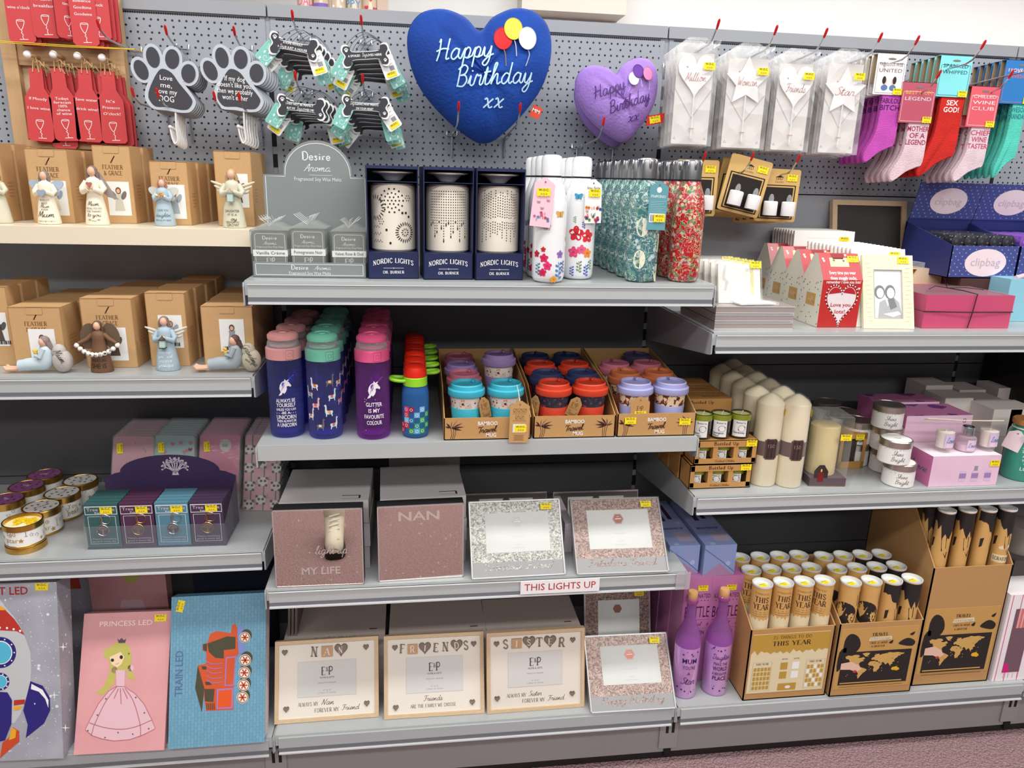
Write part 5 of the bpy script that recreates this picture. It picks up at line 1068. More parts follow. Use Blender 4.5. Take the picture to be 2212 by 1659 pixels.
for px, py, s, hh, ww, fo in ((681, 346, 'Desire', .017, .062, 'ser'), (682, 370, 'Aroma', .016, .056, 'scr'), (684, 391, 'Fragranced Soy Wax Melts', .0075, .1, 's')): u, v = g(px, py); b.dr(TXT(s, u, v, hh, fo, ww), FP(d), GBL)
u, v = g(690, 379); b.dr(R(u - .025, v, u + .025, v + .0008), FP(d), GBL); b.build('header_board', t)
CL_ = clear((246, 248, 246), .05, .1)
for i, (px, name) in enumerate(((584, 'Vanilla Crème'), (666, 'Pomegranate Noir'), (754, 'Velvet Rose & Oud'))):
    x = at(px, 540, mid.y + .012).x - mid.x; ph = .088 if i != 1 else .093; pw = .068
    k = thing('wax_melt_pack', 'grey wax melt pack labelled %s at the front of the tray' % name, 'wax melt', (mid.x + x, mid.y + .012, z + .004), 0, 'wax melt packs in the grey tray'); GC = M((128, 130, 126), .5); b = MB()
    b.prism(rrp(-pw / 2, 0, pw / 2, ph, .006, 4), 0, .001, GC); f = FP(0); b.dr(STK(rrp(-pw * .44, .004, pw * .44, ph - .004, .005, 4), .0009, True), f, GBL)
    b.dr(TXT('Desire', 0, ph * .82, .0075, 'ser', .03), f, GBL); b.dr(TXT('Aroma', 0, ph * .7, .0075, 'scr', .027), f, GBL); b.dr(TXT('Fragranced Soy Wax Melts', 0, ph * .63, .0034, 's', .054), f, GBL); b.dr(R(-pw / 2 - .001, ph * .43, pw / 2 + .001, ph * .58), FP(0, 2), WHT); b.dr(TXT(name, 0, ph * .475, .0062, 's', min(.058, .0045 * len(name))), FP(0, 3), INK)
    drs(b, EP(0, ph * .26, .012, f, GBL)); b.build('label_card', k)
    b = MB(); b.box(-pw / 2 - .004, -.002, 0, pw / 2 + .004, .02, ph + .003, CL_); b.add([(-pw / 2 - .004, -.002, ph + .003), (pw / 2 + .004, -.002, ph + .003), (pw / 2 + .004, .02, ph + .003), (-pw / 2 - .004, .02, ph + .003), (-.012, .01, ph + .016), (.012, .01, ph + .016)], [(0, 1, 5, 4), (2, 3, 4, 5), (1, 2, 5), (3, 0, 4)], CL_)
    b.build('clear_wrap', k)
    b = MB(); TI = M((226, 228, 228), .3)
    for q in range(5): a = rnd.uniform(-1, 1); b.tube([(0, .006, ph + .01), (.012 * a, .0, ph + .02), (.026 * a, -.006, ph + .026 + .006 * rnd.random())], .0007, TI, 5)
    b.build('twist_tie', k)
    for j in range(1, 4): dup(k, (mid.x + x, mid.y + .012 + .0255 * j, z + .004), None, '%s wax melt pack back in the %s column of the grey tray' % (ORD[j], name))
NV = M((30, 38, 78), .45); NVI = M((44, 54, 96), .5); CER = M((236, 228, 212), .28, coat=.5); HOLE = M((40, 32, 28), .8)
def oil_burner(label, loc, r, h, kind, dz):
    t = thing('oil_burner', label, 'oil burner', loc, 0, 'white oil burners'); b = MB(); b.lathe([(0, 0), (r - .004, 0), (r, .004), (r, h - .005), (r - .004, h), (r - .008, h), (r - .008, h - .01)], CER, 36); f = CY(r); H = HOLE
    el = lambda x, z, a, c, ro=0: b.dr(ELL(x, z, a, c, 8, ro), f, H)
    if kind == 0:
        for cx, cz, n_, R_ in ((-.002, .105, 3, .0095), (.026, .04, 2, .01)):
            if n_ == 3:
                for q in range(3):
                    for k in range(6 * q or 1): a = 2 * PI * k / (6 * q or 1); el(cx + q * .0078 * math.cos(a), cz + q * .0078 * math.sin(a), .0018, .0018)
                for k in range(14): a = 2 * PI * k / 14; el(cx + .024 * math.cos(a), cz + .024 * math.sin(a), .002, .002)
            else:
                for k in range(10): a = 2 * PI * k / 10; el(cx + .007 * math.cos(a), cz + .007 * math.sin(a), .0026, .001, a)
                el(cx, cz, .0014, .0014)
                for k in range(24): a = 2 * PI * k / 24; el(cx + .018 * math.cos(a), cz + .018 * math.sin(a), .0042, .0012, a)
        for k in range(20): a = 2 * PI * k / 20; el(-.04 + .02 * math.cos(a), .09 + .022 * math.sin(a), .005, .0012, a) if math.cos(a) > -.4 else None
        for q, z0 in ((7, .03), (6, .045), (5, .06)):
            for k in range(q): el(-.046 + .004 * k * .9, z0 + (k % 2) * .003 - .01, .0012, .0012)
        for cx, cz in ((-.026, .062), (.033, .11)):
            for k in range(6): a = 2 * PI * k / 6; el(cx + .0055 * math.cos(a), cz + .0055 * math.sin(a), .0013, .0013)
            el(cx, cz, .001, .001)
        for cx, cz in ((-.014, .045), (.035, .072), (-.006, .018), (.028, .08), (.02, .08)): el(cx, cz, .0026, .0028)
    else:
        R2 = random.Random(3 + kind)
        for c in range(17):
            x = -.04 + .005 * c; top = h - (.014 if kind == 1 else .03 - .02 * abs(math.sin(c * 1.3))); bot = (.022 + .045 * abs(math.sin(c * .9 + 1))) if kind == 1 else (.02 + .03 * abs(math.sin(c * 1.7)))
            zz = top
            while zz > bot:
                if not (kind == 2 and abs(zz - h * .5) < .0035): el(x, zz, .00125, .00125)
                zz -= .0054
            if kind == 1: el(x, bot - .003, .0014, .0034)
    b.build('burner_body', t)
    b = MB(); zz = dz; b.lathe([(0, zz), (.016, zz), (.019, zz + .003), (.03, zz + .013), (.0445, zz + .0155), (.045, zz + .0185), (.03, zz + .0175), (.014, zz + .007), (0, zz + .005)], M((232, 228, 220), .25, coat=.6), 32); b.build('oil_dish', t)
    return t
for i, (bl, br, tp, lab, kn) in enumerate((((795, 602), (906, 602), (850, 358), 'left oil burner box standing beside the grey wax display', 'dots and sunburst holes'), ((915, 604), (1022, 604), (970, 361), 'middle navy oil burner box', 'rain drop holes'), ((1026, 605), (1130, 605), (1078, 364), 'oil burner box nearest the white bottles', 'falling line holes'))):
    mid, rot, w, h = fit(bl, br, tp, z); d = .12; w *= .985
    t = thing('burner_box', 'navy open fronted ' + lab if i != 1 else 'middle of the three navy open fronted oil burner boxes', 'box', (mid.x, mid.y, z), rot, 'navy oil burner boxes'); b = MB(); fp = h * .24; sh = h * .638
    for s in (-1, 1): b.box(min(s * w / 2, s * (w / 2 - .002)), 0, 0, max(s * w / 2, s * (w / 2 - .002)), d, h, NV)
    b.box(-w / 2, d - .002, 0, w / 2, d, h, NVI); b.box(-w / 2, 0, h - .002, w / 2, d, h, NV); b.box(-w / 2, 0, 0, w / 2, d, .002, NV); b.box(-w / 2, 0, 0, w / 2, .0015, fp, NV); b.box(-w / 2, .002, fp - .002, w / 2, d, fp, NV)
    b.box(-w / 2, -.0005, h - .006, w / 2, .001, h, NV); f = FP(0)
    V, F_2 = TXT('NORDIC LIGHTS', 0, 0, .0095, 'ser', w * .8); V = [(a, c + fp * .5 + .006 * (1 - (a / (w * .4)) ** 2)) for a, c in V]; b.dr((V, F_2), f, WHT)
    b.dr(TXT('OIL BURNER', 0, fp * .2, .0055, 'ser', w * .42), f, WHT); b.dr(R(-w * .2, fp * .4, w * .2, fp * .4 + .0006), f, WHT); b.dr(POLY(starp(0, fp * .405, .002, 4)), f, WHT); b.build('carton', t)
    sh = fp + (h - fp) * .825; b = MB(); b.box(-w / 2 + .002, .001, sh - .0015, w / 2 - .002, d - .002, sh, NV); b.build('divider', t)
    r = w / 2 - .0055; oil_burner('cream ceramic oil burner pierced with %s in its navy box' % kn, (mid.x, mid.y + .008 + r, z + fp + .0004), r, (h - fp) * .8, i, sh - fp + .0008)
# tall bottles
def floral(name, base, cols, line, sc=92.):
    n = NT(name, .3); setin(n.b, 'Coat Weight', .5); v = n.vec(); nz = n.noise(18, det=2)
    c = n.vor(sc * .8, None, 'F1', 'Color'); d1 = n.vor(sc * .8); d3 = n.vor(sc * 3.1)
    sp = n.t.nodes.new('ShaderNodeSeparateColor'); n.t.links.new(c, sp.inputs[0])
    lf = n.noise(sc * .75, det=1, dist=1.2); ct = n.noise(sc * .42, det=1, dist=2.); col = n.mix(nz, base, cols[0]); col = n.mix(n.gt(lf, .57), col, cols[1]); col = n.mix(n.ma('MULTIPLY', n.lt(d1, .36), n.gt(sp.outputs[1], .55)), col, cols[2]); col = n.mix(n.ma('MULTIPLY', n.lt(d3, .26), n.gt(sp.outputs[2], .4)), col, cols[3])
    col = n.mix(n.lt(n.ma('ABSOLUTE', n.ma('SUBTRACT', ct, .5)), .014), col, line); col = n.mix(n.lt(n.ma('ABSOLUTE', n.ma('SUBTRACT', lf, .57)), .007), col, line); col = n.mix(n.ma('MULTIPLY', n.lt(d1, .13), n.gt(sp.outputs[1], .55)), col, cols[4]); return n.done(col)
TEALF = floral('teal_floral', (64, 120, 122), [(60, 104, 112), (86, 146, 124), (176, 200, 196), (190, 170, 186), (236, 240, 232)], (206, 222, 216))
REDF = floral('red_floral', (190, 22, 26), [(160, 14, 22), (80, 120, 70), (214, 180, 160), (150, 150, 206), (240, 220, 160)], (226, 196, 160), 105.)
WB = M((240, 241, 243), .18, coat=.8); SST = M((160, 160, 162), .3, 1., noise=.06, nscale=90, stretch=(1, 1, .05)); RING = M((26, 28, 30), .4)
BP_ = [(0, 0), (.026, 0), (.031, .003), (.0345, .011), (.0352, .03), (.0352, .15), (.034, .168), (.0305, .186), (.0255, .2), (.0218, .2105), (.0208, .216)]
def spray(b, fn, x, zz, s, kind, col):
    s *= .82; m_ = M(col, .4)
    if kind == 'flower':
        for k in range(5): a = k * 1.257 + .3; b.dr(ELL(x + s * .6 * math.cos(a), zz + s * .6 * math.sin(a), s * .62, s * .48, 9, a), fn, m_)
        b.dr(ELL(x, zz, s * .25, s * .25, 8), lambda u, v: fn(u, v), M((60, 30, 40), .5))
    elif kind == 'fly':
        for q, r_ in ((1, .5), (-1, .5)): b.dr(ELL(x + q * s * .5, zz + s * .25, s * .6, s * .42, 9, q * .6), fn, m_); b.dr(ELL(x + q * s * .4, zz - s * .3, s * .42, s * .3, 9, -q * .5), fn, m_)
        b.dr(STK([(x, zz - s * .6), (x, zz + s * .6)], s * .12), fn, INK)
    elif kind == 'sprig':
        b.dr(STK(spl([(x, zz - s), (x + s * .1, zz), (x - s * .1, zz + s)], 3), s * .1), fn, m_)
        for k in range(7): b.dr(ELL(x + (s * .3) * (-1) ** k, zz - s + s * .3 * k, s * .26, s * .16, 7, .6 * (-1) ** k), fn, m_)
def bottle(label, loc, kind, rot, group):
    t = thing('drinks_bottle', label, 'drinks bottle', loc, rot, group); b = MB(); m_ = {'w': WB, 'v': WB, 't': TEALF, 'r': REDF}[kind]; b.lathe(BP_, m_, 32)
    for k in range(8):
        a = k * PI / 4 + .2; b.ball((.0245 * math.cos(a), .0245 * math.sin(a), .0085), .0088, m_, .0088, .0084, 8, 6)
    fn = CY(.0352)
    if kind == 'w':
        for x, zz, s, kd, c in ((.016, .142, .012, 'fly', (214, 170, 90)), (-.012, .115, .011, 'fly', (190, 186, 190)), (-.016, .052, .010, 'flower', (214, 40, 92)), (-.008, .036, .010, 'flower', (226, 46, 110)), (-.018, .022, .009, 'flower', (206, 36, 84)), (-.018, .07, .006, 'flower', (200, 50, 40)), (.02, .06, .009, 'flower', (150, 110, 180)), (.018, .028, .02, 'sprig', (80, 130, 190)), (.03, .035, .014, 'sprig', (90, 90, 150)), (-.03, .03, .014, 'sprig', (60, 120, 140)), (.006, .008, .008, 'flower', (220, 150, 50)), (-.034, .06, .008, 'flower', (190, 40, 60)), (-.036, .12, .01, 'fly', (150, 170, 190)), (.045, .09, .01, 'fly', (170, 190, 150))): spray(b, fn, x, zz, s, kd, c)
    if kind == 'v':
        for x, zz, s, kd, c in ((-.012, .178, .011, 'fly', (60, 160, 200)), (-.014, .1, .017, 'flower', (206, 34, 44)), (.012, .095, .015, 'flower', (214, 52, 60)), (.002, .12, .009, 'sprig', (60, 70, 160)), (-.018, .13, .008, 'sprig', (100, 170, 60)), (-.018, .06, .013, 'flower', (226, 70, 120)), (.0, .066, .011, 'flower', (232, 96, 140)), (.014, .058, .011, 'flower', (238, 140, 60)), (-.004, .03, .014, 'sprig', (110, 140, 90)), (.012, .022, .014, 'sprig', (60, 90, 190)), (-.02, .02, .012, 'sprig', (60, 80, 180)), (.022, .034, .012, 'sprig', (90, 140, 80))): spray(b, fn, x, zz, s, kd, c)
    if kind == 't':
        CF = M((236, 234, 214), .4)
        for x, zz in ((-.012, .118), (-.014, .05), (.034, .085), (.036, .02)):
            b.dr(ELL(x, zz, .013, .02, 14), fn, CF)
            for k in range(6): b.dr(STK([(x - .002, zz - .004), (x + .011 * math.cos(k * 1.05), zz + .018 * math.sin(k * 1.05))], .0007), CY(.0352, 2), M((190, 196, 140), .5))
    if kind == 'r':
        BD = M((176, 164, 150), .4)
        for x, zz, s in ((-.004, .182, 1), (.016, .11, -1), (-.012, .045, 1), (.02, .055, -1)):
            if zz > .15: continue
            b.dr(ELL(x, zz, .011, .005, 12, .25 * s), fn, BD); b.dr(ELL(x + s * .011, zz + .005, .0035, .0035, 8), fn, M((206, 170, 110), .4)); b.dr(POLY([(x - s * .008, zz), (x - s * .02, zz - .003), (x - s * .008, zz - .004)]), fn, BD)
    b.build('bottle_body', t)
    b = MB(); b.lathe([(.0208, .2155), (.0215, .2157), (.0215, .2185), (.0208, .2187)], RING, 28); b.build('seal_ring', t)
    b = MB(); c = WB if kind in 'wv' else SST; b.lathe([(.0205, .2187), (.0216, .219), (.0218, .25), (.0202, .257), (.015, .2602), (0, .261)], c, 28)
    if kind in 'tr':
        for k in range(8): a = k * PI / 4; b.ball((.0195 * math.cos(a), .0195 * math.sin(a), .247), .004, c, .004, .012, 8, 6)
    b.build('cap', t); return t
def tagcard(parent, w, h, x, y, zz, rz, ry, col, deco):
    b = MB(); o = [(-w / 2, -h), (w / 2, -h), (w / 2, -.012), (.004, 0), (-.004, 0), (-w / 2, -.012)]; m_ = M(col, .5); b.prism(o, -.0005, .0005, m_); f = FP(-.0005)
    if deco == 'pink':
        for k in range(14): spray(b, f, rnd.uniform(-.4, .4) * w, -h + rnd.uniform(.008, .03), .0035, 'flower' if k % 2 else 'sprig', ((226, 120, 150), (120, 150, 190), (210, 90, 110))[k % 3])
        for a, c in ((-.2, -.5), (.25, -.45), (0, -.62)): spray(b, f, a * w, c * h, .005, 'fly', (200, 150, 170))
    if deco == 'white':
        b.dr(TXT('Botanic Meadow', 0, -.02, .006, 'scr', w * .8), f, INK)
        for k in range(26): spray(b, f, rnd.uniform(-.45, .45) * w, -h + rnd.uniform(.003, .034), .004, 'flower' if k % 2 else 'sprig', ((214, 60, 60), (60, 90, 180), (226, 90, 120), (110, 150, 80), (230, 140, 60))[k % 5])
    if deco == 'teal':
        b.dr(ELL(0, -.018, .006, .006, 14), f, WHT); b.dr(TXT('PIMPERNEL', 0, -.034, .0052, 'ser', w * .82), f, WHT)
        for k in range(8): b.dr(R(-w * .42, -.042 - k * .0035, w * (.42 - .1 * (k % 3)), -.0413 - k * .0035), f, M((170, 206, 210), .5))
        b.dr(R(-w * .42, -h + .016, w * .42, -h + .034), f, WHT)
        for k in range(9): b.dr(R(-w * .36 + k * .0034, -h + .018, -w * .36 + k * .0034 + .0014, -h + .032), FP(-.0005, 2), INK)
    if deco == 'kraft':
        drs(b, EP(0, -h * .5, .0105, f, KRD))
        b.dr(TXT('Travel', 0, -h * .92, .011, 'scr', w * .7), f, KRD)
    if deco == 'info':
        for r_ in range(2):
            for k in range(3 - r_): b.dr(STK(rrp(-.014 + k * .0105 + .005 * r_, -.026 - r_ * .016, -.006 + k * .0105 + .005 * r_, -.018 - r_ * .016, .001, 2), .0007, True), f, KRD); b.dr(STK([(-.013 + k * .0105 + .005 * r_, -.025 - r_ * .016), (-.007 + k * .0105 + .005 * r_, -.019 - r_ * .016)], .001), f, KRD)
            b.dr(R(-.015, -.03 - r_ * .016, .015, -.0293 - r_ * .016), f, KRD)
        b.dr(R(-.015, -h * .76, .015, -h * .54), f, M((206, 196, 176), .6)); b.dr(R(-.0132, -h * .745, .0132, -h * .555), FP(-.0005, 2), PAPER)
        for k in range(5): b.dr(R(-.012 + .002 * (k % 2), -h * (.82 + .03 * k), .012 - .002 * (k % 2), -h * (.82 + .03 * k) + .0009), f, KRD)
    b.dr(ELL(0, -.008, .0018, .0018, 8), FP(-.0005, 2), M((120, 100, 90), .6))
    o_ = b.build('swing_tag', parent); o_.location = (x, y, zz); o_.rotation_euler = (0, ry, rz); return o_
def column(cols, kind, px, py, n_, cn, dy=.074, gr=None):
    Q = on(px, py, z); r = .0352; out = []
    for j in range(n_):
        lb = ('%s drinks bottle at the front of its column' % cn) if j == 0 else '%s bottle in the column of %s drinks bottles' % (ORD[j], cn)
        lo = (Q.x + rnd.uniform(-.001, .001) * (j > 0), Q.y + r + dy * j, z)
        if j == 0: t0 = bottle(lb, lo, kind, .0, gr); out.append(t0)
        else: out.append(dup(t0, lo, -.35 * j if kind != 't' else .0, lb))
    return out
cw = column(0, 'w', 1189, 612, 4, 'white meadow flower', gr='tall drinks bottles on the centre shelf'); cv = column(0, 'v', 1253, 605, 4, 'white bold bloom', .078, 'tall drinks bottles on the centre shelf')
ct = column(0, 't', 1391, 611, 6, 'teal trellis floral', .0735, 'tall drinks bottles on the centre shelf'); cr = column(0, 'r', 1486, 611, 5, 'red floral', .0735, 'tall drinks bottles on the centre shelf')
for t_, col, deco, x, rz, ry, s in ((cw[0], (244, 200, 214), 'pink', -.018, -.1, .1, 1.02), (cv[0], (246, 244, 240), 'white', .018, .25, -.03, .95), (ct[0], (96, 158, 168), 'teal', .018, .2, .02, 1.05)):
    o_ = tagcard(t_, .042 * s, .096 * s, x, -.0375, .214, rz, ry, col, deco)
    price(t_, x + (-.004 if deco == 'pink' else .004), -.0392, .186 if deco != 'teal' else .138, rz=rz)
    b = MB(); b.tube([(-.021, -.004, .212), (0, -.023, .213), (x, -.037, .206)], .0006, WHT, 5); b.tube([(.021, -.004, .212), (.006, -.023, .212), (x, -.037, .206)], .0006, WHT, 5); b.build('tag_string', t_)
# ------------------------------------------------------------------ second shelf: sports bottles
z = ZS['S2'] + .0006
LIDG = M((214, 214, 216), .4)
def unicorn(b, fn, x, zz, s, m_):
    p = [(0, 0), (.12, .22), (.06, .42), (.1, .62), (.2, .78), (.34, .86), (.36, .96), (.42, .88), (.56, .78), (.7, .58), (.66, .5), (.52, .56), (.44, .52), (.46, .4), (.4, .24), (.3, .12), (.24, .2), (.16, .06)]
    b.dr(POLY([(x + (a - .35) * s, zz + c * s) for a, c in p]), fn, m_); b.dr(POLY([(x + (a - .35) * s, zz + c * s) for a, c in ((.46, .86), (.52, .82), (.86, 1.16))]), fn, m_)
    for k in range(4): b.dr(STK([(x + (a - .35) * s, zz + c * s) for a, c in spl([(.12 + .06 * k, .18 + .1 * k), (.18 + .05 * k, .4 + .08 * k), (.3 + .03 * k, .66 + .05 * k)], 3)], .02 * s), lambda u, v: fn(u * 1.0, v), M((196, 176, 206), .5))
def llama(b, fn, x, zz, s, body, blk, fl=1):
    p = [(-.36, -.3), (-.32, .0), (-.4, .12), (-.34, .3), (.1, .3), (.22, .36), (.24, .85), (.3, .92), (.32, 1.02), (.36, .93), (.46, .9), (.48, .82), (.38, .76), (.4, .2), (.32, -.02), (.32, -.3), (.24, -.3), (.22, -.08), (-.2, -.08), (-.28, -.3)]
    b.dr(POLY([(x + fl * a * s, zz + c * s) for a, c in p]), fn, body); b.dr(POLY([(x + fl * a * s, zz + c * s) for a, c in ((-.16, .06), (.12, .06), (.12, .32), (-.16, .32))]), lambda u, v: tuple(q * 1.004 if i < 2 else q for i, q in enumerate(fn(u, v))), blk)
def sport(label, loc, lid, tint, kind, a0=0.):
    t = thing('sports_bottle', label, 'sports bottle', loc, 0, 'clear sports bottles'); L_ = M(lid, .35, coat=.3); b = MB(); C1 = clear(tuple(min(255, c + 76) for c in tint), .09, .06)
    b.lathe([(0, .004), (.02, .004), (.032, .0), (.0365, .004), (.0375, .012), (.0375, .172), (.0345, .178)], C1, 32); b.lathe([(0, .0055), (.024, .0055), (.026, .009), (0, .012)], M(tuple(min(255, int(c * 1.1)) for c in tint), .25), 24)
    f = CY(.0375, 1, a0); W = M((236, 232, 240), .45)
    if kind == 'u':
        unicorn(b, f, .0, .098, .04, W)
        for s, zz, hh, ww in (('ALWAYS BE', .083, .0082, .042), ('YOURSELF', .0725, .0085, .042), ('UNLESS YOU CAN', .064, .0055, .043), ('- - -BE A- - -', .0565, .0055, .043), ('UNICORN', .045, .0088, .043), ('THEN ALWAYS BE', .0375, .0055, .043), ('A UNICORN', .027, .0082, .043)): b.dr(TXT(s, 0, zz, hh, 'b', ww), f, W)
    if kind == 'g':
        unicorn(b, f, .004, .096, .042, W)
        for s, zz, hh, ww in (('GLITTER', .078, .0088, .036), ('IS MY', .064, .0088, .025), ('FAVOURITE', .05, .0088, .044), ('COLOUR', .036, .0088, .034)): b.dr(TXT(s, .004, zz, hh, 'b', ww), f, W)
        for k in range(10): b.dr(ELL(rnd.uniform(-.02, .028), rnd.uniform(.018, .1), .0008, .0008, 6), f, W)
    if kind == 'l':
        PK, MN, BR = M((234, 190, 186), .5), M((196, 222, 214), .5), M((110, 100, 100), .5); R1, O1 = M((222, 90, 110), .5), M((226, 130, 40), .5)
        for x, zz, c, q, fl in ((-.022, .12, W, O1, -1), (-.021, .076, PK, R1, 1), (.016, .095, MN, R1, 1), (.008, .06, MN, M((230, 150, 120), .5), -1), (.018, .03, MN, R1, 1), (.04, .082, PK, R1, 1), (.036, .125, W, O1, 1), (-.036, .1, MN, R1, -1), (-.036, .05, W, O1, 1), (.012, .128, BR, M((240, 190, 150), .5), 1), (-.012, .028, BR, M((214, 214, 200), .5), 1)): llama(b, f, x, zz, .022, c, q, fl)
    b.build('clear_body', t)
    b = MB(); b.lathe([(.0345, .176), (.0382, .177), (.0382, .2), (.036, .2025), (.034, .203)], L_, 32); b.dr(R(-.006, .18, .012, .1985, 4), CY(.0384, 1, a0 + .2), L_); b.dr(STK(rrp(-.006, .179, .011, .199, .002, 3), .0006, True), CY(.0383, 2, a0 + .3), M(tuple(int(c * .7) for c in lid), .4)); b.dr(STK(rrp(-.001, .185, .006, .193, .001, 3), .0006, True), CY(.0383, 2, a0 + .3), M(tuple(int(c * .7) for c in lid), .4)); b.build('screw_ring', t)
    b = MB(); b.lathe([(.0355, .2025), (.034, .212), (.031, .219), (.03, .2195)], clear((236, 240, 240), .2, .06), 28); b.lathe([(0, .204), (.029, .204), (.029, .209), (0, .212)], L_, 24); b.build('clear_dome', t)
    b = MB(); b.lathe([(.02, .2195), (.0325, .219), (.0335, .223), (.033, .228), (.028, .233), (.018, .235), (.017, .233), (.008, .2325), (.0075, .235), (0, .2352)], L_, 30); b.build('flip_lid', t); return t
for cn, lid, tint, kind, px, py, n_, dy in (('pale pink lidded', (226, 160, 158), (70, 76, 150), 'u', 617, 947, 4, .085), ('mint lidded llama', (120, 206, 178), (74, 76, 150), 'l', 701, 950, 5, .078), ('hot pink lidded', (232, 92, 142), (120, 46, 140), 'g', 806, 951, 5, .078)):
    Q = on(px, py, z)
    for j in range(n_):
        lb = '%s clear sports bottle standing at the shelf edge' % cn if j == 0 else '%s %s sports bottle back along its column' % (ORD[j], cn)
        lo = (Q.x + (.005 * j if kind == 'u' and j else 0), Q.y + .0375 + dy * j, z)
        if j == 0: t0 = sport(lb, lo, lid, tint, kind, .12 if px < 750 else 0)
        else: dup(t0, lo, None, lb)
def kids(label, loc, rot):
    t = thing('kids_bottle', label, 'kids bottle', loc, rot, 'blue kids bottles'); b = MB(); b.lathe([(0, 0), (.026, 0), (.0295, .004), (.0305, .012), (.0305, .098), (.029, .108), (.0255, .117), (.0245, .122)], clear((60, 120, 190), .5, .08), 28); f = CY(.0305)
    for k, (cx, cz, c) in enumerate((((-2), 5, (206, 60, 120)), ((-1), 5, (150, 30, 70)), (1, 5, (120, 180, 220)), (-2, 4, (214, 60, 50)), (0, 4, (110, 170, 214)), (-2, 3, (120, 190, 220)), (-1, 3, (40, 120, 160)), (1, 3, (60, 170, 90)), (-3, 2, (196, 40, 60)), (-2, 2, (206, 50, 60)), (0, 2, (40, 140, 120)), (1, 1, (50, 150, 70)), (-1, 1, (60, 150, 70)), (0, 1, (90, 160, 210)), (2, 4, (50, 160, 80)), (2, 2, (50, 160, 80)), (-3, 1, (206, 50, 60)))): b.dr(R(cx * .0125 - .003, cz * .0125 - .001, cx * .0125 + .0095, cz * .0125 + .0115, 3), f, M(c, .4)); b.dr(STK(ellp(cx * .0125 + .003, cz * .0125 + .005, .003, .003, 10), .0008, True), CY(.0305, 2), WHT)
    b.build('bottle_body', t); GN = M((146, 214, 44), .4); b = MB(); b.lathe([(.0245, .118), (.027, .119), (.027, .137), (.025, .139)], GN, 28)
    b.tube(spl([(-.02, -.012, .13), (-.034, -.016, .131), (-.05, -.012, .133), (-.055, .002, .134), (-.046, .013, .133), (-.02, .014, .131)], 4), .0042, GN, 8); b.build('carry_ring', t)
    b = MB(); b.lathe([(.0255, .1385), (.026, .15), (.023, .16), (.015, .1655), (0, .167)], M((224, 40, 16), .35), 28); b.build('lid', t); return t
Q = on(898, 948, z); t0 = kids('blue kids bottle with red lid and its green loop pointing left', (Q.x, Q.y + .031, z), 0)
for j in range(1, 6): dup(t0, (Q.x, Q.y + .031 + .066 * j, z), PI * .95, '%s blue kids bottle behind the front one, green loop turned right' % ORD[j])
# ------------------------------------------------------------------ travel mugs in kraft trays
def leafprint(name, base, cols, sc):
    n = NT(name, .45); v = n.noise(40, det=2, dist=2.); d1 = n.vor(sc); d2 = n.vor(sc * 1.7); col = n.mix(n.gt(v, .55), base, cols[0]); col = n.mix(n.lt(d1, .24), col, cols[1]); col = n.mix(n.lt(d2, .2), col, cols[2]); return n.done(col)
PT1 = leafprint('fox_leaf_print', (226, 216, 204), [(206, 196, 186), (90, 44, 44), (226, 110, 80)], 60); PT2 = leafprint('night_flower_print', (40, 42, 56), [(50, 54, 70), (150, 60, 80), (90, 96, 110)], 70); PT3 = leafprint('rose_leaf_print', (236, 214, 170), [(110, 50, 44), (64, 34, 34), (200, 70, 70)], 55)
def mug(label, loc, col, pat, rot=0.):
    t = thing('travel_mug', label, 'travel mug', loc, rot, 'bamboo travel mugs'); L_ = M(col, .45); b = MB(); b.lathe([(0, 0), (.0275, 0), (.0285, .002), (.0368, .094), (0, .095)], pat, 32); b.build('cup', t)
    b = MB(); b.lathe([(.0295, .012), (.031, .0125), (.0352, .062), (.0348, .0645), (.034, .0645)], M(col, .55, bump=.3, nscale=30, stretch=(1, 1, 12)), 32); b.build('grip_sleeve', t)
    b = MB(); b.lathe([(.0375, .091), (.041, .0915), (.0425, .094), (.0422, .1055), (.04, .107), (.0365, .1075), (.036, .1165), (.034, .1185), (.0325, .1175), (.0315, .1125), (0, .112)], L_, 36); b.build('lid', t)
    b = MB(); b.tube([(.006, .026, .1125), (.008, .03, .118), (.009, .02, .1175)], .0035, L_, 6); b.build('sip_stopper', t); return t
TRAY = M((190, 146, 92), .7, noise=.06, nscale=140); TRI = M((150, 110, 68), .75); BMB = M((62, 30, 30), .6)
def bamboo(b, f, x, s, h):
    for k, (a, l) in enumerate(((.5, .03), (1.0, .028), (1.5, .02), (2.2, .018), (.1, .03), (-.3, .026), (2.8, .014))):
        x1, z1 = x + s * l * math.cos(a), h * .55 + l * .8 * math.sin(a); b.dr(POLY([(x, h * .55), ((x + x1) / 2 + .001, (h * .55 + z1) / 2 + .0022), (x1, z1), ((x + x1) / 2 - .001, (h * .55 + z1) / 2 - .0022)]), f, BMB)
    for k in range(3): b.dr(STK(spl([(x + s * .004 * k - .002, .001), (x + s * (.002 + .004 * k), h * .3), (x + s * (-.002 + .006 * k), h * .62)], 3), .0011), f, BMB)
TURQ, NVY, RDM, LIL, ORN, PNK, MAU, PLM = (64, 178, 200), (52, 60, 100), (206, 66, 40), (168, 168, 214), (196, 110, 70), (190, 110, 130), (150, 126, 176), (84, 76, 110)
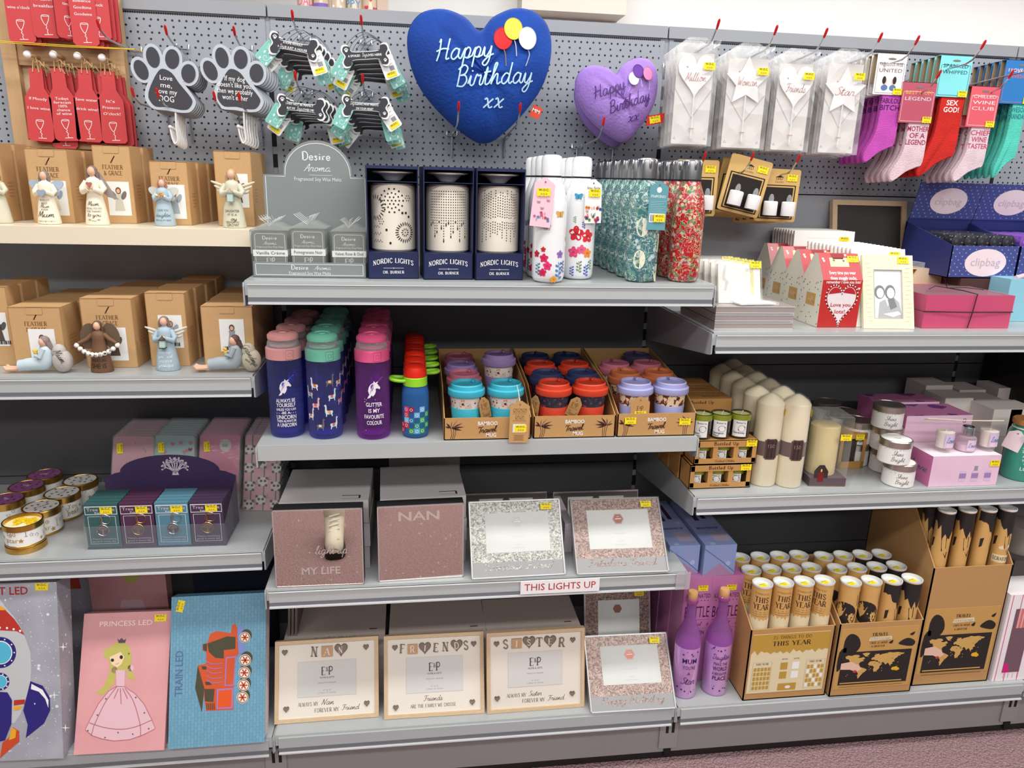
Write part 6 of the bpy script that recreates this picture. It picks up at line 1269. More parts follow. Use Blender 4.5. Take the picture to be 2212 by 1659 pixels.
trays = [((959, 950), (1147, 950), (1050, 903), 'turquoise', [(TURQ, PT1), (PNK, PT1), (MAU, PT1), (PNK, PT1)], [(TURQ, PT1), None, (MAU, PT1), None]), ((1154, 951), (1332, 950), (1240, 903), 'orange red', [(RDM, PT2), (NVY, PT2), (RDM, PT2), (NVY, PT2)], [(RDM, PT2), (NVY, PT2), (RDM, PT2), (NVY, PT2)]), ((1334, 946), (1504, 944), (1420, 896), 'lilac', [(LIL, PT3), (ORN, PT3), (PNK, PT3), None], [(LIL, PT3), (ORN, PT3), (PNK, PT3), (PLM, PT3)])]
CNAME = {TURQ: 'turquoise', NVY: 'navy', RDM: 'orange red', LIL: 'lilac', ORN: 'terracotta', PNK: 'dusky pink', MAU: 'mauve', PLM: 'dark plum'}
for ti, (bl, br, tp, nm, c0, c1) in enumerate(trays):
    mid, rot, w, fh = fit(bl, br, tp, z); d = .372; rot = 0; yy = max(mid.y, -.448)
    t = thing('mug_tray', 'kraft bamboo travel mug tray holding the %s mugs at its front' % nm, 'display tray', (mid.x, yy, z), 0, 'kraft mug trays'); b = MB(); hb = .125
    b.box(-w / 2, 0, 0, w / 2, d, .002, TRI); b.box(-w / 2, 0, 0, w / 2, .002, fh, TRAY); b.box(-w / 2, d - .002, 0, w / 2, d, hb, TRAY)
    for s in (-1, 1):
        xa, xb = (s * w / 2, s * (w / 2 - .002)); P_ = [(0, 0), (d, 0), (d, hb), (d * .3, hb * .8), (.0, fh)]
        b.add([(xa, a, c) for a, c in P_] + [(xb, a, c) for a, c in P_], [tuple(range(5)), tuple(range(9, 4, -1))] + [(i, 5 + i, 5 + (i + 1) % 5, (i + 1) % 5) for i in range(5)], TRAY)
    f = FP(0); b.dr(TXT('BAMBOO', 0, fh * .66, .0085, 'b', .044), f, WHT); b.dr(TXT('Travel', -.002, fh * .34, .014, 'scr', .042, 'c', .1), f, BMB); b.dr(TXT('Travel', -.0013, fh * .335, .014, 'scr', .042, 'c', .1), FP(0, 2), BMB); b.dr(TXT('MUG', .008, fh * .12, .0085, 'b', .023), f, WHT); bamboo(b, f, -w * .42, 1, fh); bamboo(b, f, w * .4, -1, fh)
    b.build('tray_carton', t)
    if ti == 2: price(t, -w * .34, -.001, fh * .7); price(t, w * .36, -.001, fh * .62)
    for s, cl in ((-1, c0), (1, c1)):
        seen = {}
        for j, cm in enumerate(cl):
            if not cm: continue
            col, pat = cm; x = mid.x + s * w * .228 + rnd.uniform(-.001, .001); y_ = yy + .047 + .09 * j; zz = z + .0025; up = ti == 0 and s > 0 and j == 2
            lb = '%s travel mug %s in the %s column of the %s kraft tray' % (CNAME[col] if not up else 'raised mauve', ('at the front', 'second back', 'third back', 'at the back')[j], 'left' if s < 0 else 'right', ('first', 'middle', 'last')[ti])
            if up: b = MB(); b.box(-.032, -.035, 0, .032, .035, .032, TRI); tag(b.build('carton_block', None, (x, y_ - .03, zz)), 'small kraft block under the raised mauve mug in the first tray', 'box'); zz += .0325; y_ -= .03
            k = mug(lb, (x, y_, zz), col, pat, rnd.uniform(-.5, .5))
            if ti == 1 and j == 0: tagcard(k, .028, .05, -.035 if s < 0 else -.034, -.031 if s < 0 else -.037, .09, -.7 if s < 0 else -.4, .15 if s < 0 else .35, (176, 134, 82), 'kraft')
            if ti == 2 and j == 0 and s < 0: tagcard(k, .045, .066, .001, -.043, .092, 0, .0, (190, 146, 92), 'kraft'); price(k, .002, -.0446, .05)
            if ti == 0 and j == 0 and s < 0: tagcard(k, .026, .05, .042, -.012, .09, .7, -.2, (176, 134, 82), 'kraft')
            if ti == 2 and j == 0 and s > 0: tagcard(k, .026, .052, .0385, .012, .088, 1.3, .1, (160, 118, 70), 'x')
Q = at(1124, 866, -.462); t = thing('swing_tag', 'large kraft information tag hanging in front of the turquoise mug tray', 'tag', (Q.x, -.4625, Q.z)); tagcard(t, .044, .098, 0, 0, 0, 0, .02, (196, 152, 98), 'info'); t.children[0].name = 'tag_card'; price(t, .002, -.0012, -.064)
b = MB(); b.tube([(0, 0, -.008), (-.004, .008, .02), (-.008, .006, .035)], .0009, WHT, 5); b.build('string', t)
# ------------------------------------------------------------------ third shelf: mirror plaques and glitter frames
z = ZS['S3'] + .0006
MIR = M((222, 216, 206), .012, 1., noise=.02, nscale=40); RIM = M((206, 196, 196), .2, .6); BKT = M((24, 24, 26), .5); CTN = M((196, 192, 192), .6, noise=.03, nscale=20); FROST = M((196, 180, 174), .5, .2)
def mirror(label, c4, words, ox=560, oy=980, s=4.809):
    mid, e, w, h = lean0(*c4, z); e = (-.03, 0, e[2]); t = thing('mirror_plaque', label, 'mirror plaque', (mid.x, mid.y, z), e, 'rose mirror plaques'); d = .036
    b = MB(); b.box(-w / 2, .001, 0, w / 2, d, h, BKT, skip='f'); b.box(-w / 2, -.0005, 0, -w / 2 + .0025, .004, h, RIM); b.box(w / 2 - .0025, -.0005, 0, w / 2, .004, h, RIM); b.box(-w / 2, -.0005, 0, w / 2, .004, .0025, RIM); b.box(-w / 2, -.0005, h - .0025, w / 2, .004, h, RIM); lift(b, t).build('frame', t)
    b = MB(); b.box(-w / 2 + .002, .0005, .002, w / 2 - .002, .003, h - .002, MIR); F_ = pix(t, ox, oy, s); f = FP(.0004)
    for tx, px, py, hp, wp, fo in words:
        u, v = F_(px, py); u1, _ = F_(px + wp, py); _, v1 = F_(px, py - hp); b.dr(TXT(tx, u, v, v1 - v, fo, u1 - u), f, FROST)
    for k in range(16): u, v = rnd.uniform(-.44, .44) * w, rnd.uniform(.04, .9) * h; b.dr(POLY(starp(u, v, rnd.uniform(.002, .006), 4, .2)), f, FROST)
    b.build('mirror_face', t); return mid, e, w, h
m1 = mirror('rose mirror plaque with script lettering and MY LIFE, left on its shelf', ((596.4, 1270), (786.7, 1262), (587, 1098.5), (784.6, 1090)), [('MY LIFE', 645, 1250, 72, 400, 'b'), ('light up', 745, 1040, 90, 330, 'scr')])
m2 = mirror('rose mirror plaque with faint NAN lettering, second on its shelf', ((818, 1257.6), (1001, 1246), (815, 1087), (1001, 1078)), [('NAN', 1660, 690, 90, 420, 'b')])
for i, (m, (pa, pb), lab) in enumerate(((m1, ((640, 1033), (806, 1033)), 'pale carton lying flat behind the MY LIFE mirror plaque'), (m2, ((806, 1037), (1001, 1034)), 'pale carton lying flat behind the NAN mirror plaque'))):
    mid, e, w, h = m; y0 = mid.y + .075; y1 = y0 + .2; x = mid.x + .006
    for k in range(3):
        b = MB(); hh = (h - .012) / 3; b.box(-w / 2 - .002, 0, 0, w / 2 + .004, y1 - y0, hh - .0012, CTN); b.dr(R(w * .2, .012, w * .42, .03), TP(hh - .0012), BKT) if k == 2 else 0; b.dr(R(w * .2, .012, w * .4, .026), TP(hh - .0012, 2), CTN) if k == 2 else 0
        b.dr(R(.006, .004, .03, hh - .004), RP(w / 2 + .004), M((150, 140, 140), .6)); tag(b.build('carton', None, (x + .002 * (k % 2), y0 - .004 * (k == 1), z + hh * k + .0004 * k), e[2]), ('bottom ', 'middle ', 'top ')[k] + lab, 'box', 'pale cartons behind the mirror plaques')
Q = at(920, 1030, m2[0].y + .1); b = MB(); hh = at(920, 985, -.13).z - z; b.box(-.098, 0, 0, .098, .05, hh, CTN); b.dr(R(.045, hh - .02, .07, hh - .012), FP(0), BKT); tag(b.build('carton', None, (at(918, 1010, -.13).x, -.075, z)), 'taller pale carton standing at the back above the NAN mirror plaque', 'box')
def glit(name, c1, c2):
    n = NT(name, .42, .45); v = n.vor(330, None, 'F1', 'Color'); d = n.vor(330); sp = n.t.nodes.new('ShaderNodeSeparateColor'); n.t.links.new(v, sp.inputs[0]); m_ = n.done(n.mix(sp.outputs[0], c1, c2), sp.outputs[1], 1., .006); return m_
GLS = glit('silver_glitter', (104, 104, 98), (206, 206, 196)); GLR = glit('rose_glitter', (104, 84, 76), (196, 166, 154)); SATIN = M((150, 150, 150), .5, .35); INS = M((216, 217, 213), .5)
def glitter(label, c4, mat, hexc, script, pr, zz=None, ins=(.17, .32, .86, .84)):
    mid, e, w, h = lean0(*c4, zz or z); t = thing('glitter_frame', label, 'photo frame', (mid.x, mid.y, zz or z), e, 'wrapped glitter photo frames'); x0, z0, x1, z1 = -w / 2 + ins[0] * w, ins[1] * h, -w / 2 + ins[2] * w, ins[3] * h
    b = MB(); b.box(-w / 2, .002, 0, w / 2, .016, h, M((176, 172, 170), .4)); b.box(-w / 2 + .003, 0, h * .2, w / 2 - .003, .002, h - .003, mat); b.box(-w / 2 + .003, 0, .003, w / 2 - .003, .002, h * .2, SATIN)
    b.dr(TXT(script, 0, h * .1, h * .09, 'scr', w * .74), FP(0), mat); b.dr(TXT(script, .001, h * .099, h * .09, 'scr', w * .74), FP(0, 2), mat)
    for a, c, d_, q in ((-w / 2, 0, -w / 2 + .003, h), (w / 2 - .003, 0, w / 2, h), (-w / 2, 0, w / 2, .003), (-w / 2, h - .003, w / 2, h)): b.box(a, -.003, c, d_, .004, q, M((178, 177, 178), .3, .5))
    lift(b, t).build('frame_border', t)
    b = MB(); b.dr(R(x0, z0, x1, z1), FP(0), INS); hx = (x0 + x1) / 2; hz = z1 - (z1 - z0) * .24; HC = M(hexc, .35, .4); b.dr(POLY(ellp(hx, hz, .0145, .0145, 6)), FP(0, 2), HC); b.dr(STK(ellp(hx, hz, .013, .013, 6), .0006, True), FP(0, 3), WHT); b.dr(R(hx - .008, hz - .001, hx + .008, hz + .001), FP(0, 3), WHT); b.dr(R(hx - .004, hz + .005, hx + .004, hz + .006), FP(0, 3), WHT)
    for q, ww in ((.62, .016), (.82, .008), (.9, .016)): b.dr(R(hx - ww, z1 - (z1 - z0) * q, hx + ww, z1 - (z1 - z0) * q + .0014), FP(0, 2), M((206, 206, 204), .5))
    b.build('photo_insert', t)
    b = MB(); b.box(-w / 2 - .001, -.006, -.0003, w / 2 + .001, -.0055, h + .001, clear((250, 250, 250), .07, .06), skip='k'); b.build('cellophane', t)
    if pr: price(t, w * .34, -.0065, h * .9)
    return t
glitter('silver glitter photo frame reading Fabulous Friend in cellophane', ((1019, 1252), (1221.7, 1241), (1013, 1085), (1204.6, 1078.6)), GLS, (156, 156, 152), 'Fabulous Friend', True)
glitter('rose glitter photo frame reading Fabulous Friend in cellophane', ((1246, 1242), (1445, 1235), (1231.5, 1078.6), (1419.5, 1074)), GLR, (170, 104, 84), 'Fabulous Friend', True)
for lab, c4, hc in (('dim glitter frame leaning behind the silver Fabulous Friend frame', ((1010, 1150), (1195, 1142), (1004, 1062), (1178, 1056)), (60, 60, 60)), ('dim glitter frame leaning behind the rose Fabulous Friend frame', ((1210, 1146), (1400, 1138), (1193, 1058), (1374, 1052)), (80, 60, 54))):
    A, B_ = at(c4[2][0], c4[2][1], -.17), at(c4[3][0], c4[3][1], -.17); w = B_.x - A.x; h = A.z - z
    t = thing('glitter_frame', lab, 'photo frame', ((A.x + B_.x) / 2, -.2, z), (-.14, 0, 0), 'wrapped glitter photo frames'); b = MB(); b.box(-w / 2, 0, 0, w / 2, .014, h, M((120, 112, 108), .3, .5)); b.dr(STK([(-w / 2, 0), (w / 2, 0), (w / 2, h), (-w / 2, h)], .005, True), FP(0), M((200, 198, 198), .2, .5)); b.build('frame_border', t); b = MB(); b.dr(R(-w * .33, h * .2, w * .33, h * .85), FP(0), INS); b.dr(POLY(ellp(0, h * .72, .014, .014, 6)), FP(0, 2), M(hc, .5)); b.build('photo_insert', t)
for i in range(4):
    Q = on(1233, 1205, z); b = MB(); b.box(-.012, 0, 0, .008, .17, .0195, M((206, 196, 204), .6, noise=.1, nscale=300)); tag(b.build('carton', None, (Q.x, Q.y + .03, z + .02 * i)), '%s flat lilac patterned carton in the pile between the glitter frames' % ('bottom', 'second', 'third', 'topmost')[i], 'box', 'thin cartons between the glitter frames')
A, B_, D_ = at(1125, 1259, -.479), at(1296.6, 1248, -.479), at(1126.5, 1287, -.479); w, h = B_.x - A.x, A.z - D_.z
t = thing('shelf_sign', 'white card sign reading THIS LIGHTS UP in red on the shelf edge', 'sign', ((A.x + B_.x) / 2, -.4765, (A.z + B_.z) / 2 - h))
b = MB(); b.box(-w / 2, 0, 0, w / 2, .0012, h, M((244, 240, 240), .5)); b.dr(TXT('THIS LIGHTS UP', 0, h * .27, h * .5, 's', w * .9), FP(0), M((176, 32, 36), .5)); b.build('sign_card', t)
b = MB(); P0 = at(1487, 1236, -.4745); b.box(P0.x - .03, -.4765, z - .048, P0.x + .006, -.4755, z - .001, clear((240, 236, 240), .25, .08)); tag(b.build('ticket_cover', None), 'clear plastic ticket cover end sticking out past the shelf corner', 'ticket cover')
# ------------------------------------------------------------------ base shelf: wooden word frames
z = ZS['S4'] + .0006
OAK = M((206, 178, 144), .5, noise=.14, nscale=26, stretch=(3, 1, 12)); MNT = M((226, 218, 206), .55); TAU = M((132, 112, 100), .6, noise=.06, nscale=80); TAUD = M((92, 82, 76), .6); TNL = M((196, 152, 112), .6); PIN = M((212, 210, 206), .25, coat=.6)
def wordframe(label, c4, ox, oy, s, letters, hearts, ins, lines):
    mid, e, w, h = lean0(*c4, z); t = thing('word_frame', label, 'photo frame', (mid.x, mid.y, z), e, 'wooden word photo frames'); F_ = pix(t, ox, oy, s); bw = .0085
    for a, c, d_, q in ((-w / 2, 0, -w / 2 + bw, h), (w / 2 - bw, 0, w / 2, h), (-w / 2 + bw, 0, w / 2 - bw, bw), (-w / 2 + bw, h - bw, w / 2 - bw, h)): lift(MB().box(a, -.002, c, d_, .014, q, OAK), t).build('frame_bar', t)
    b = MB(); b.box(-w / 2 + bw, .003, bw, w / 2 - bw, .012, h - bw, MNT); f = FP(.003); G = M((116, 108, 102), .6)
    for tx, px, py, hp, wp, fo in lines:
        u, v = F_(px, py); u1, _ = F_(px + wp, py); _, v1 = F_(px, py - hp); b.dr(TXT(tx, u, v, v1 - v, fo, u1 - u, 'c'), f, TAUD if fo == 'scr' else G)
    b.build('mount_board', t)
    for px, py in hearts:
        u, v = F_(px, py); b = MB(); b.prism(heartp(u, v, .0135, .0135), .0, .003, TAU, TAUD); b.dr(STK(heartp(u, v, .0125, .0125), .001, True), FP(0), TAUD); b.build('wooden_heart', t)
    for ch, kind, px, py, hp in letters:
        u, v = F_(px, py); _, v1 = F_(px, py - hp); hh = v1 - v; b = MB(); ro = rnd.uniform(-.1, .1)
        if kind == 'h': b.prism(heartp(u, v + hh * .5, hh * 1.55, hh * 1.5), .0, .003, TAU, TAUD); b.dr(STK(heartp(u, v + hh * .5, hh * 1.45, hh * 1.4), .001, True), FP(0), TAUD); b.dr(TXT(ch, u, v + hh * .12, hh * .78, 'ser', None, 'c', ro), FP(0, 3), MNT)
        elif kind == 's': b.prism([(u + a, v + hh * .5 + c) for a, c in ((-hh * .62, -hh * .6), (hh * .62, -hh * .6), (hh * .62, hh * .6), (-hh * .62, hh * .6))], .0, .003, TNL, TAUD); b.dr(TXT(ch, u, v + hh * .05, hh * .85, 'ser', None, 'c', ro), FP(0, 3), MNT)
        else: b.dr(TXT(ch, u, v - hh * .03, hh * 1.06, 'ser', None, 'c', ro), FP(.0015), TAUD); b.dr(TXT(ch, u, v, hh, 'ser', None, 'c', ro), FP(.0012), TAU)
        b.build('letter_block', t)
    (ax, ay), (bx, by) = ins; u0, v0 = F_(ax, ay); u1, v1 = F_(bx, by); b = MB(); b.dr(STK([(u0, v0), (u1, v0), (u1, v1), (u0, v1)], .002, True), FP(.003), M((206, 198, 190), .5)); b.dr(R(u0, v0, u1, v1), FP(.003, 2), PIN); cu, hv = (u0 + u1) / 2, v1 - v0; v1 = v0
    drs(b, EP(cu, v1 + hv * .6, hv * .23, FP(.003, 3), TAUD)); b.dr(TXT('PHOTO FRAME', cu, v1 + hv * .36, hv * .035, 's', (u1 - u0) * .3), FP(.003, 3), GREY); b.dr(TXT('4" X 6"', cu, v1 + hv * .15, hv * .035, 's', (u1 - u0) * .14), FP(.003, 3), GREY); b.dr(TXT('(10cm X 15cm)', cu, v1 + hv * .08, hv * .035, 's', (u1 - u0) * .3), FP(.003, 3), GREY); b.build('photo_insert', t); return mid, e, w, h
n1 = wordframe('wooden photo frame with NAN letter blocks', ((592.8, 1564.6), (818.4, 1547.7), (591.6, 1387), (817.7, 1374.8)), 560, 1290, 4.424, [('N', 'l', 528, 567, 90), ('A', 's', 648, 560, 86), ('N', 'h', 782, 545, 82)], [(243, 532), (1020, 478), (257, 1075), (1028, 1017)], ((366, 965), (925, 592)), [('ALWAYS MY', 467, 1045, 36, 195, 'ser'), ('Nan', 652, 1028, 55, 118, 'scr'), ('FOREVER MY', 645, 1097, 36, 235, 'ser'), ('Friend', 870, 1075, 50, 165, 'scr')])
n2 = wordframe('wooden photo frame with FRIENDS letter blocks', ((829.7, 1554), (1047, 1540), (830.6, 1378), (1047, 1367)), 560, 1290, 4.424, [('F', 'l', 1370, 535, 82), ('R', 's', 1466, 535, 78), ('I', 'h', 1584, 525, 76), ('E', 'l', 1690, 522, 78), ('N', 'l', 1783, 515, 82), ('D', 'h', 1888, 500, 76), ('S', 'l', 1982, 500, 80)], [(1297, 485), (2050, 447), (1305, 1060), (2037, 1005)], ((1405, 925), (1943, 555)), [('Friends', 1660, 990, 50, 180, 'scr'), ('ARE THE FAMILY WE CHOOSE', 1665, 1052, 32, 435, 'ser')])
n3 = wordframe('wooden photo frame with SISTER letter blocks', ((1052, 1541.7), (1262, 1526), (1052, 1370), (1261, 1353.7)), 1020, 1290, 3.687, [('S', 'l', 272, 410, 68), ('I', 's', 355, 402, 64), ('S', 'h', 454, 392, 64), ('T', 'l', 540, 393, 68), ('E', 'h', 622, 383, 62), ('R', 'l', 714, 395, 68)], [(195, 375), (802, 342), (200, 812), (798, 770)], ((288, 725), (718, 425)), [('ALWAYS MY', 355, 800, 28, 155, 'ser'), ('Sister', 502, 787, 38, 102, 'scr'), ('FOREVER MY', 492, 838, 28, 180, 'ser'), ('Friend', 668, 822, 40, 130, 'scr')])
glitter('rose glitter photo frame reading Happy Birthday on the base shelf', ((1276, 1541), (1460.7, 1530), (1261.4, 1375.4), (1437, 1364.6)), GLR, (180, 112, 88), 'Happy Birthday', True, z, (.18, .34, .87, .85))
PFC = M((186, 172, 164), .6, noise=.03, nscale=30); PFI = M((60, 50, 50), .6)
for i, (m, word, ptop, pback, lab) in enumerate(((n1, 'NAN', 1347, 1305, 'NAN frame'), (n2, 'FRIENDS', 1352, 1308, 'FRIENDS frame'), (n3, 'ISTE', 1330, 1300, 'SISTER frame'))):
    mid, e, w, h = m; yc = mid.y + .085
    for k in range(4):
        b = MB(); hh = .0365; b.box(-w / 2 + .002, 0, 0, w / 2 + .006, .2, hh - .001, PFC)
        if k == 3: b.dr(TXT('PHOTO FRAME', .006, .035, .011, 's', w * .42), TP(hh - .001), PFI); b.dr(TXT('ISTE' if i == 2 else '', .0, .008, .014, 'ser', .07), TP(hh - .001), PFI) if i == 2 else 0; b.dr(R(w * .36, .07, w * .44, .074), TP(hh - .001), PFI)
        tag(b.build('carton', None, (mid.x + .006 + .002 * (k % 2), yc, z + hh * k), e[2]), '%s brownish photo frame carton lying behind the %s' % (('bottom', 'second', 'third', 'topmost')[k], lab), 'box', 'flat photo frame cartons')
    x = mid.x + .015; b = MB(); b.box(-w * .5, 0, 0, w * .46, .05, .285, PFC); drs(b, EP(0, .272, .012, FP(0), PFI, False))
    if i == 1: b.dr(TXT('Friends', 0, .225, .012, 'scr', .04), FP(0), PFI); b.dr(TXT('ARE THE FAMILY WE CHOOSE', 0, .215, .005, 's', .08), FP(0), PFI)
    tag(b.build('carton', None, (x, -.098, z)), 'tall photo frame carton standing upright at the back above the ' + lab, 'box')
for k in range(3):
    b = MB(); b.box(-.003, 0, 0, .003, .16, .245, M((120, 104, 100), .6)); tag(b.build('carton', None, (.008 + .0085 * k, -.3, z), (0, .06, 0)), '%s thin carton leaning at the bay end left of the NAN frame' % ORD[k], 'box', 'thin cartons leaning left of the NAN frame')
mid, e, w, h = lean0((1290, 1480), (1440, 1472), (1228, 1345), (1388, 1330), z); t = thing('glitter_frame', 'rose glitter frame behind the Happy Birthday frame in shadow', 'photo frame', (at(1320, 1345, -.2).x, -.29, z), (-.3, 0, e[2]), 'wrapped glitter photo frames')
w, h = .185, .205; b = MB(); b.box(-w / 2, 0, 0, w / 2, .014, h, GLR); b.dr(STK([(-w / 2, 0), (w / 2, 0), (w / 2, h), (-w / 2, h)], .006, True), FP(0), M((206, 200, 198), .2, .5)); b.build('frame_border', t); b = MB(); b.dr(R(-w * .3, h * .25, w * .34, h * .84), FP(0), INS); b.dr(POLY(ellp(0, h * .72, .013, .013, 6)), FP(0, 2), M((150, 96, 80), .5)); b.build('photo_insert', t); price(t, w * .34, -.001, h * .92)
# ------------------------------------------------------------------ right bay, upper shelf
z = ZS['R1'] + .0006
def bfit(bl, br, tp, zz, dmax=None): return fit(bl, br, tp, zz)
SLB = M((176, 164, 160), .3, .3); EDG = M((232, 230, 228), .25, .4)
mid, rot, w, h = fit((1547, 714), (1705, 710), (1620, 661), z); hh = h / 3
for k in range(3):
    b = MB(); b.box(-w / 2, 0, 0, w / 2, .22, hh - .0012, SLB); b.box(-w / 2 - .0005, -.0008, hh - .0035, w / 2 + .0005, .0005, hh - .0012, EDG); b.box(-w / 2 - .0005, -.0008, 0, w / 2 + .0005, .0005, .002, EDG)
    tag(b.build('flat_box', None, (mid.x, mid.y, z + hh * k + .0003 * k), 0), '%s flat grey boxed plaque in the pile at the bay edge' % ('bottom', 'middle', 'top')[k], 'box', 'flat grey plaques in a pile')
yq = mid.y + .035; zq = z + h + .001; A, B_, D_ = at(1550, 650, yq), at(1648, 650, yq), at(1560, 556, yq + .05); w2, h2 = B_.x - A.x, D_.z - zq
t = thing('packet', 'clear packet with white card insert standing on the grey plaque pile', 'packet', ((A.x + B_.x) / 2, yq, zq), (-.3, 0, 0), 'clear packets behind the centre shelf end'); b = MB(); b.box(-w2 / 2 + .004, .002, 0, w2 / 2 - .004, .008, h2 * .92, M((238, 236, 226), .5)); f = FP(.002)
for k in range(5): b.dr(STK(ellp(rnd.uniform(-.03, .03), rnd.uniform(.2, .8) * h2, .003, .003, 10), .0007, True), f, GREY)
b.dr(R(w2 * .25, h2 * .2, w2 * .32, h2 * .8), f, M((226, 214, 150), .5)); b.dr(STK(spl([(-w2 * .3, h2 * .9), (-w2 * .34, h2 * .6), (-w2 * .28, h2 * .5), (-w2 * .32, h2 * .3)], 4), .006), f, M((206, 204, 204), .5)); b.build('card_insert', t)
b = MB(); b.box(-w2 / 2, 0, -.002, w2 / 2, .01, h2, film(), skip='k'); b.build('clear_bag', t); price(t, w2 * .36, -.001, h2 * .9)
for j in range(1, 5): dup(t, (t.location.x - .006 * j, yq + .026 * j, zq), None, '%s clear packet behind the front one on the grey plaque pile' % ORD[j])
b = MB(); b.box(-.05, 0, 0, .05, .16, .006, film()); b.box(-.045, .004, .001, .045, .15, .004, PAPER); tag(b.build('packet', None, (mid.x + .01, mid.y + .003, z + h + .0005), .12), 'clear packet lying flat on top of the grey plaque pile', 'packet')
# red gable boxes
RB = M((186, 40, 38), .45, coat=.2); RBT = M((188, 70, 74), .45, coat=.2); SPOT = M((226, 222, 206), .5)
mid, rot, w, h = fit((1764, 707), (1849, 707), (1810, 551), z); d = .088; hs = h * .66
t = thing('gable_box', 'red sock gift box with heart window reading love you lots, nearest the front', 'gift box', (mid.x, mid.y, z), rot, 'red gable topped sock boxes')
b = MB(); V = [(-w / 2, 0, 0), (w / 2, 0, 0), (w / 2, d, 0), (-w / 2, d, 0), (-w / 2, 0, hs), (w / 2, 0, hs), (w / 2, d, hs), (-w / 2, d, hs), (-w / 2, d * .42, h), (w / 2, d * .42, h), (w / 2, d * .58, h), (-w / 2, d * .58, h)]
b.add(V, [(0, 1, 5, 4)], RB); b.add(V, [(4, 5, 9, 8)], RBT); b.add(V, [(2, 3, 7, 6), (6, 7, 11, 10), (8, 9, 10, 11)], RBT); b.add(V, [(0, 4, 8, 11, 7, 3), (1, 2, 6, 10, 9, 5), (0, 3, 2, 1)], SPOT)
q_ = random.Random(5); f = FP(0); L_ = LP(-w / 2)
for k in range(26): b.dr(ELL(-q_.uniform(.04, .96) * d, q_.uniform(.02, .98) * hs, .0012, .002, 7, q_.uniform(-1, 1)), L_, BLACK)
b.dr(R(-d * .72, hs * .42, -d * .26, hs * .68), L_, M((196, 156, 90), .5)); b.dr(TXT('Gifts', -d * .49, hs * .53, .008, 'scr', d * .32), LP(-w / 2, 2), M((232, 196, 180), .5))
sl = math.atan2(d * .42, h - hs); gf = lambda u, v: (u, max(0, (v - hs)) / (h - hs) * d * .42 - .0005, v)
for s, v in (('Every time you wear', hs + (h - hs) * .22), ('these snuggly socks,', hs + (h - hs) * .02), ('remember I love you lots!', hs * .93)): b.dr(TXT(s, .002, v, .0068, 'b', w * (.66 if 'lots' not in s else .86)), gf, WHT)
b.dr(R(-w * .25, hs + (h - hs) * .5, w * .22, hs + (h - hs) * .84), gf, M((240, 214, 170), .5)); b.dr(POLY([(-w * .2, h - .0002), (w * .14, h - .0002), (w * .1, h - .012), (-w * .16, h - .012)]), gf, M((150, 26, 34), .5))
for k in range(16):
    u, v = q_.uniform(-.44, .44) * w, q_.uniform(.04, .98) * h
    if abs(u) > w * .38 or v < hs * .08 or v > hs * 1.3: b.dr(POLY(heartp(u, v, .006, .006)), gf if v > hs else f, M((244, 226, 214), .5))
hc = hs * .48; hp = heartp(.002, hc, w * .72, hs * .78, 40); b.dr(POLY(hp), f, M((226, 214, 216), .7, noise=.1, nscale=150)); b.dr(STK(heartp(.002, hc, w * .8, hs * .86, 40), .0016, True), f, M((60, 16, 20), .5))
for k, p in enumerate(heartp(.002, hc, w * .8, hs * .86, 44)): b.dr(ELL(p[0], p[1], .0017, .0017, 7), FP(0, 2), WHT)
[b.dr(POLY([p for p in heartp(.002, hc, w * .7, hs * .76, 48) if p[1] > hc + hs * .22 and (p[0] - .002) * s_ > .0015]), FP(0, 2), M((176, 20, 36), .8)) for s_ in (-1, 1)]; b.dr(TXT('Love you', .002, hc - .004, .0085, 'b', w * .5), FP(0, 2), M((190, 40, 60), .6)); b.dr(TXT('lots!', .002, hc - .02, .0085, 'b', w * .26), FP(0, 2), M((190, 40, 60), .6)); b.dr(TXT('xxx', .014, hc - .028, .0045, 's', w * .1), FP(0, 2), M((190, 40, 60), .6)); b.build('gable_carton', t)
price(t, w * .34, d * .33 - .001, h * .93, rx=-sl * .9)
for j in range(1, 5): dup(t, (mid.x + .002 * j, mid.y + (d + .002) * j, z), None, '%s red sock gift box behind the front love you lots box' % ORD[j]) if mid.y + (d + .003) * j + d < -.005 else None
WF = M((246, 244, 238), .45); BAM = M((230, 219, 190), .5, noise=.1, nscale=40)
mid, e, w, h = lean0((1862, 711), (1981, 710), (1855, 574), (1923, 574), z); h = .175; w = .125; e = (-.32, 0, -.05)
t = thing('photo_frame', 'cream bamboo edged photo frame with grey couple print leaning at the front', 'photo frame', (mid.x, mid.y + .002, z), e, 'pale photo frames leaning in a row'); b = MB()
for a, c, d_, q in ((-w / 2, 0, -w * .28, h), (w * .28, 0, w / 2, h), (-w * .28, 0, w * .28, h * .14), (-w * .28, h * .8, w * .28, h)): b.box(a, 0, c, d_, .009, q, BAM)
b.dr(STK([(-w * .28, h * .14), (w * .28, h * .14), (w * .28, h * .8), (-w * .28, h * .8)], .002, True), FP(0), M((180, 178, 170), .5))
for k in range(14): u = w * (.32 + .012 * (k % 5)); b.dr(STK([(u, h * (.1 + .06 * k)), (u + .012, h * (.105 + .06 * k))], .0006), FP(0), M((206, 180, 120), .5)); b.dr(STK([(-u - .01, h * (.1 + .06 * k)), (-u, h * (.105 + .06 * k))], .0006), FP(0), M((206, 180, 120), .5))
b.build('frame_border', t)
b = MB(); b.box(-w * .28, .003, h * .14, w * .28, .006, h * .8, M((216, 218, 220), .3)); f = FP(.003); G1, G2, G3 = M((120, 122, 124), .4), M((170, 172, 174), .4), M((238, 238, 238), .4)
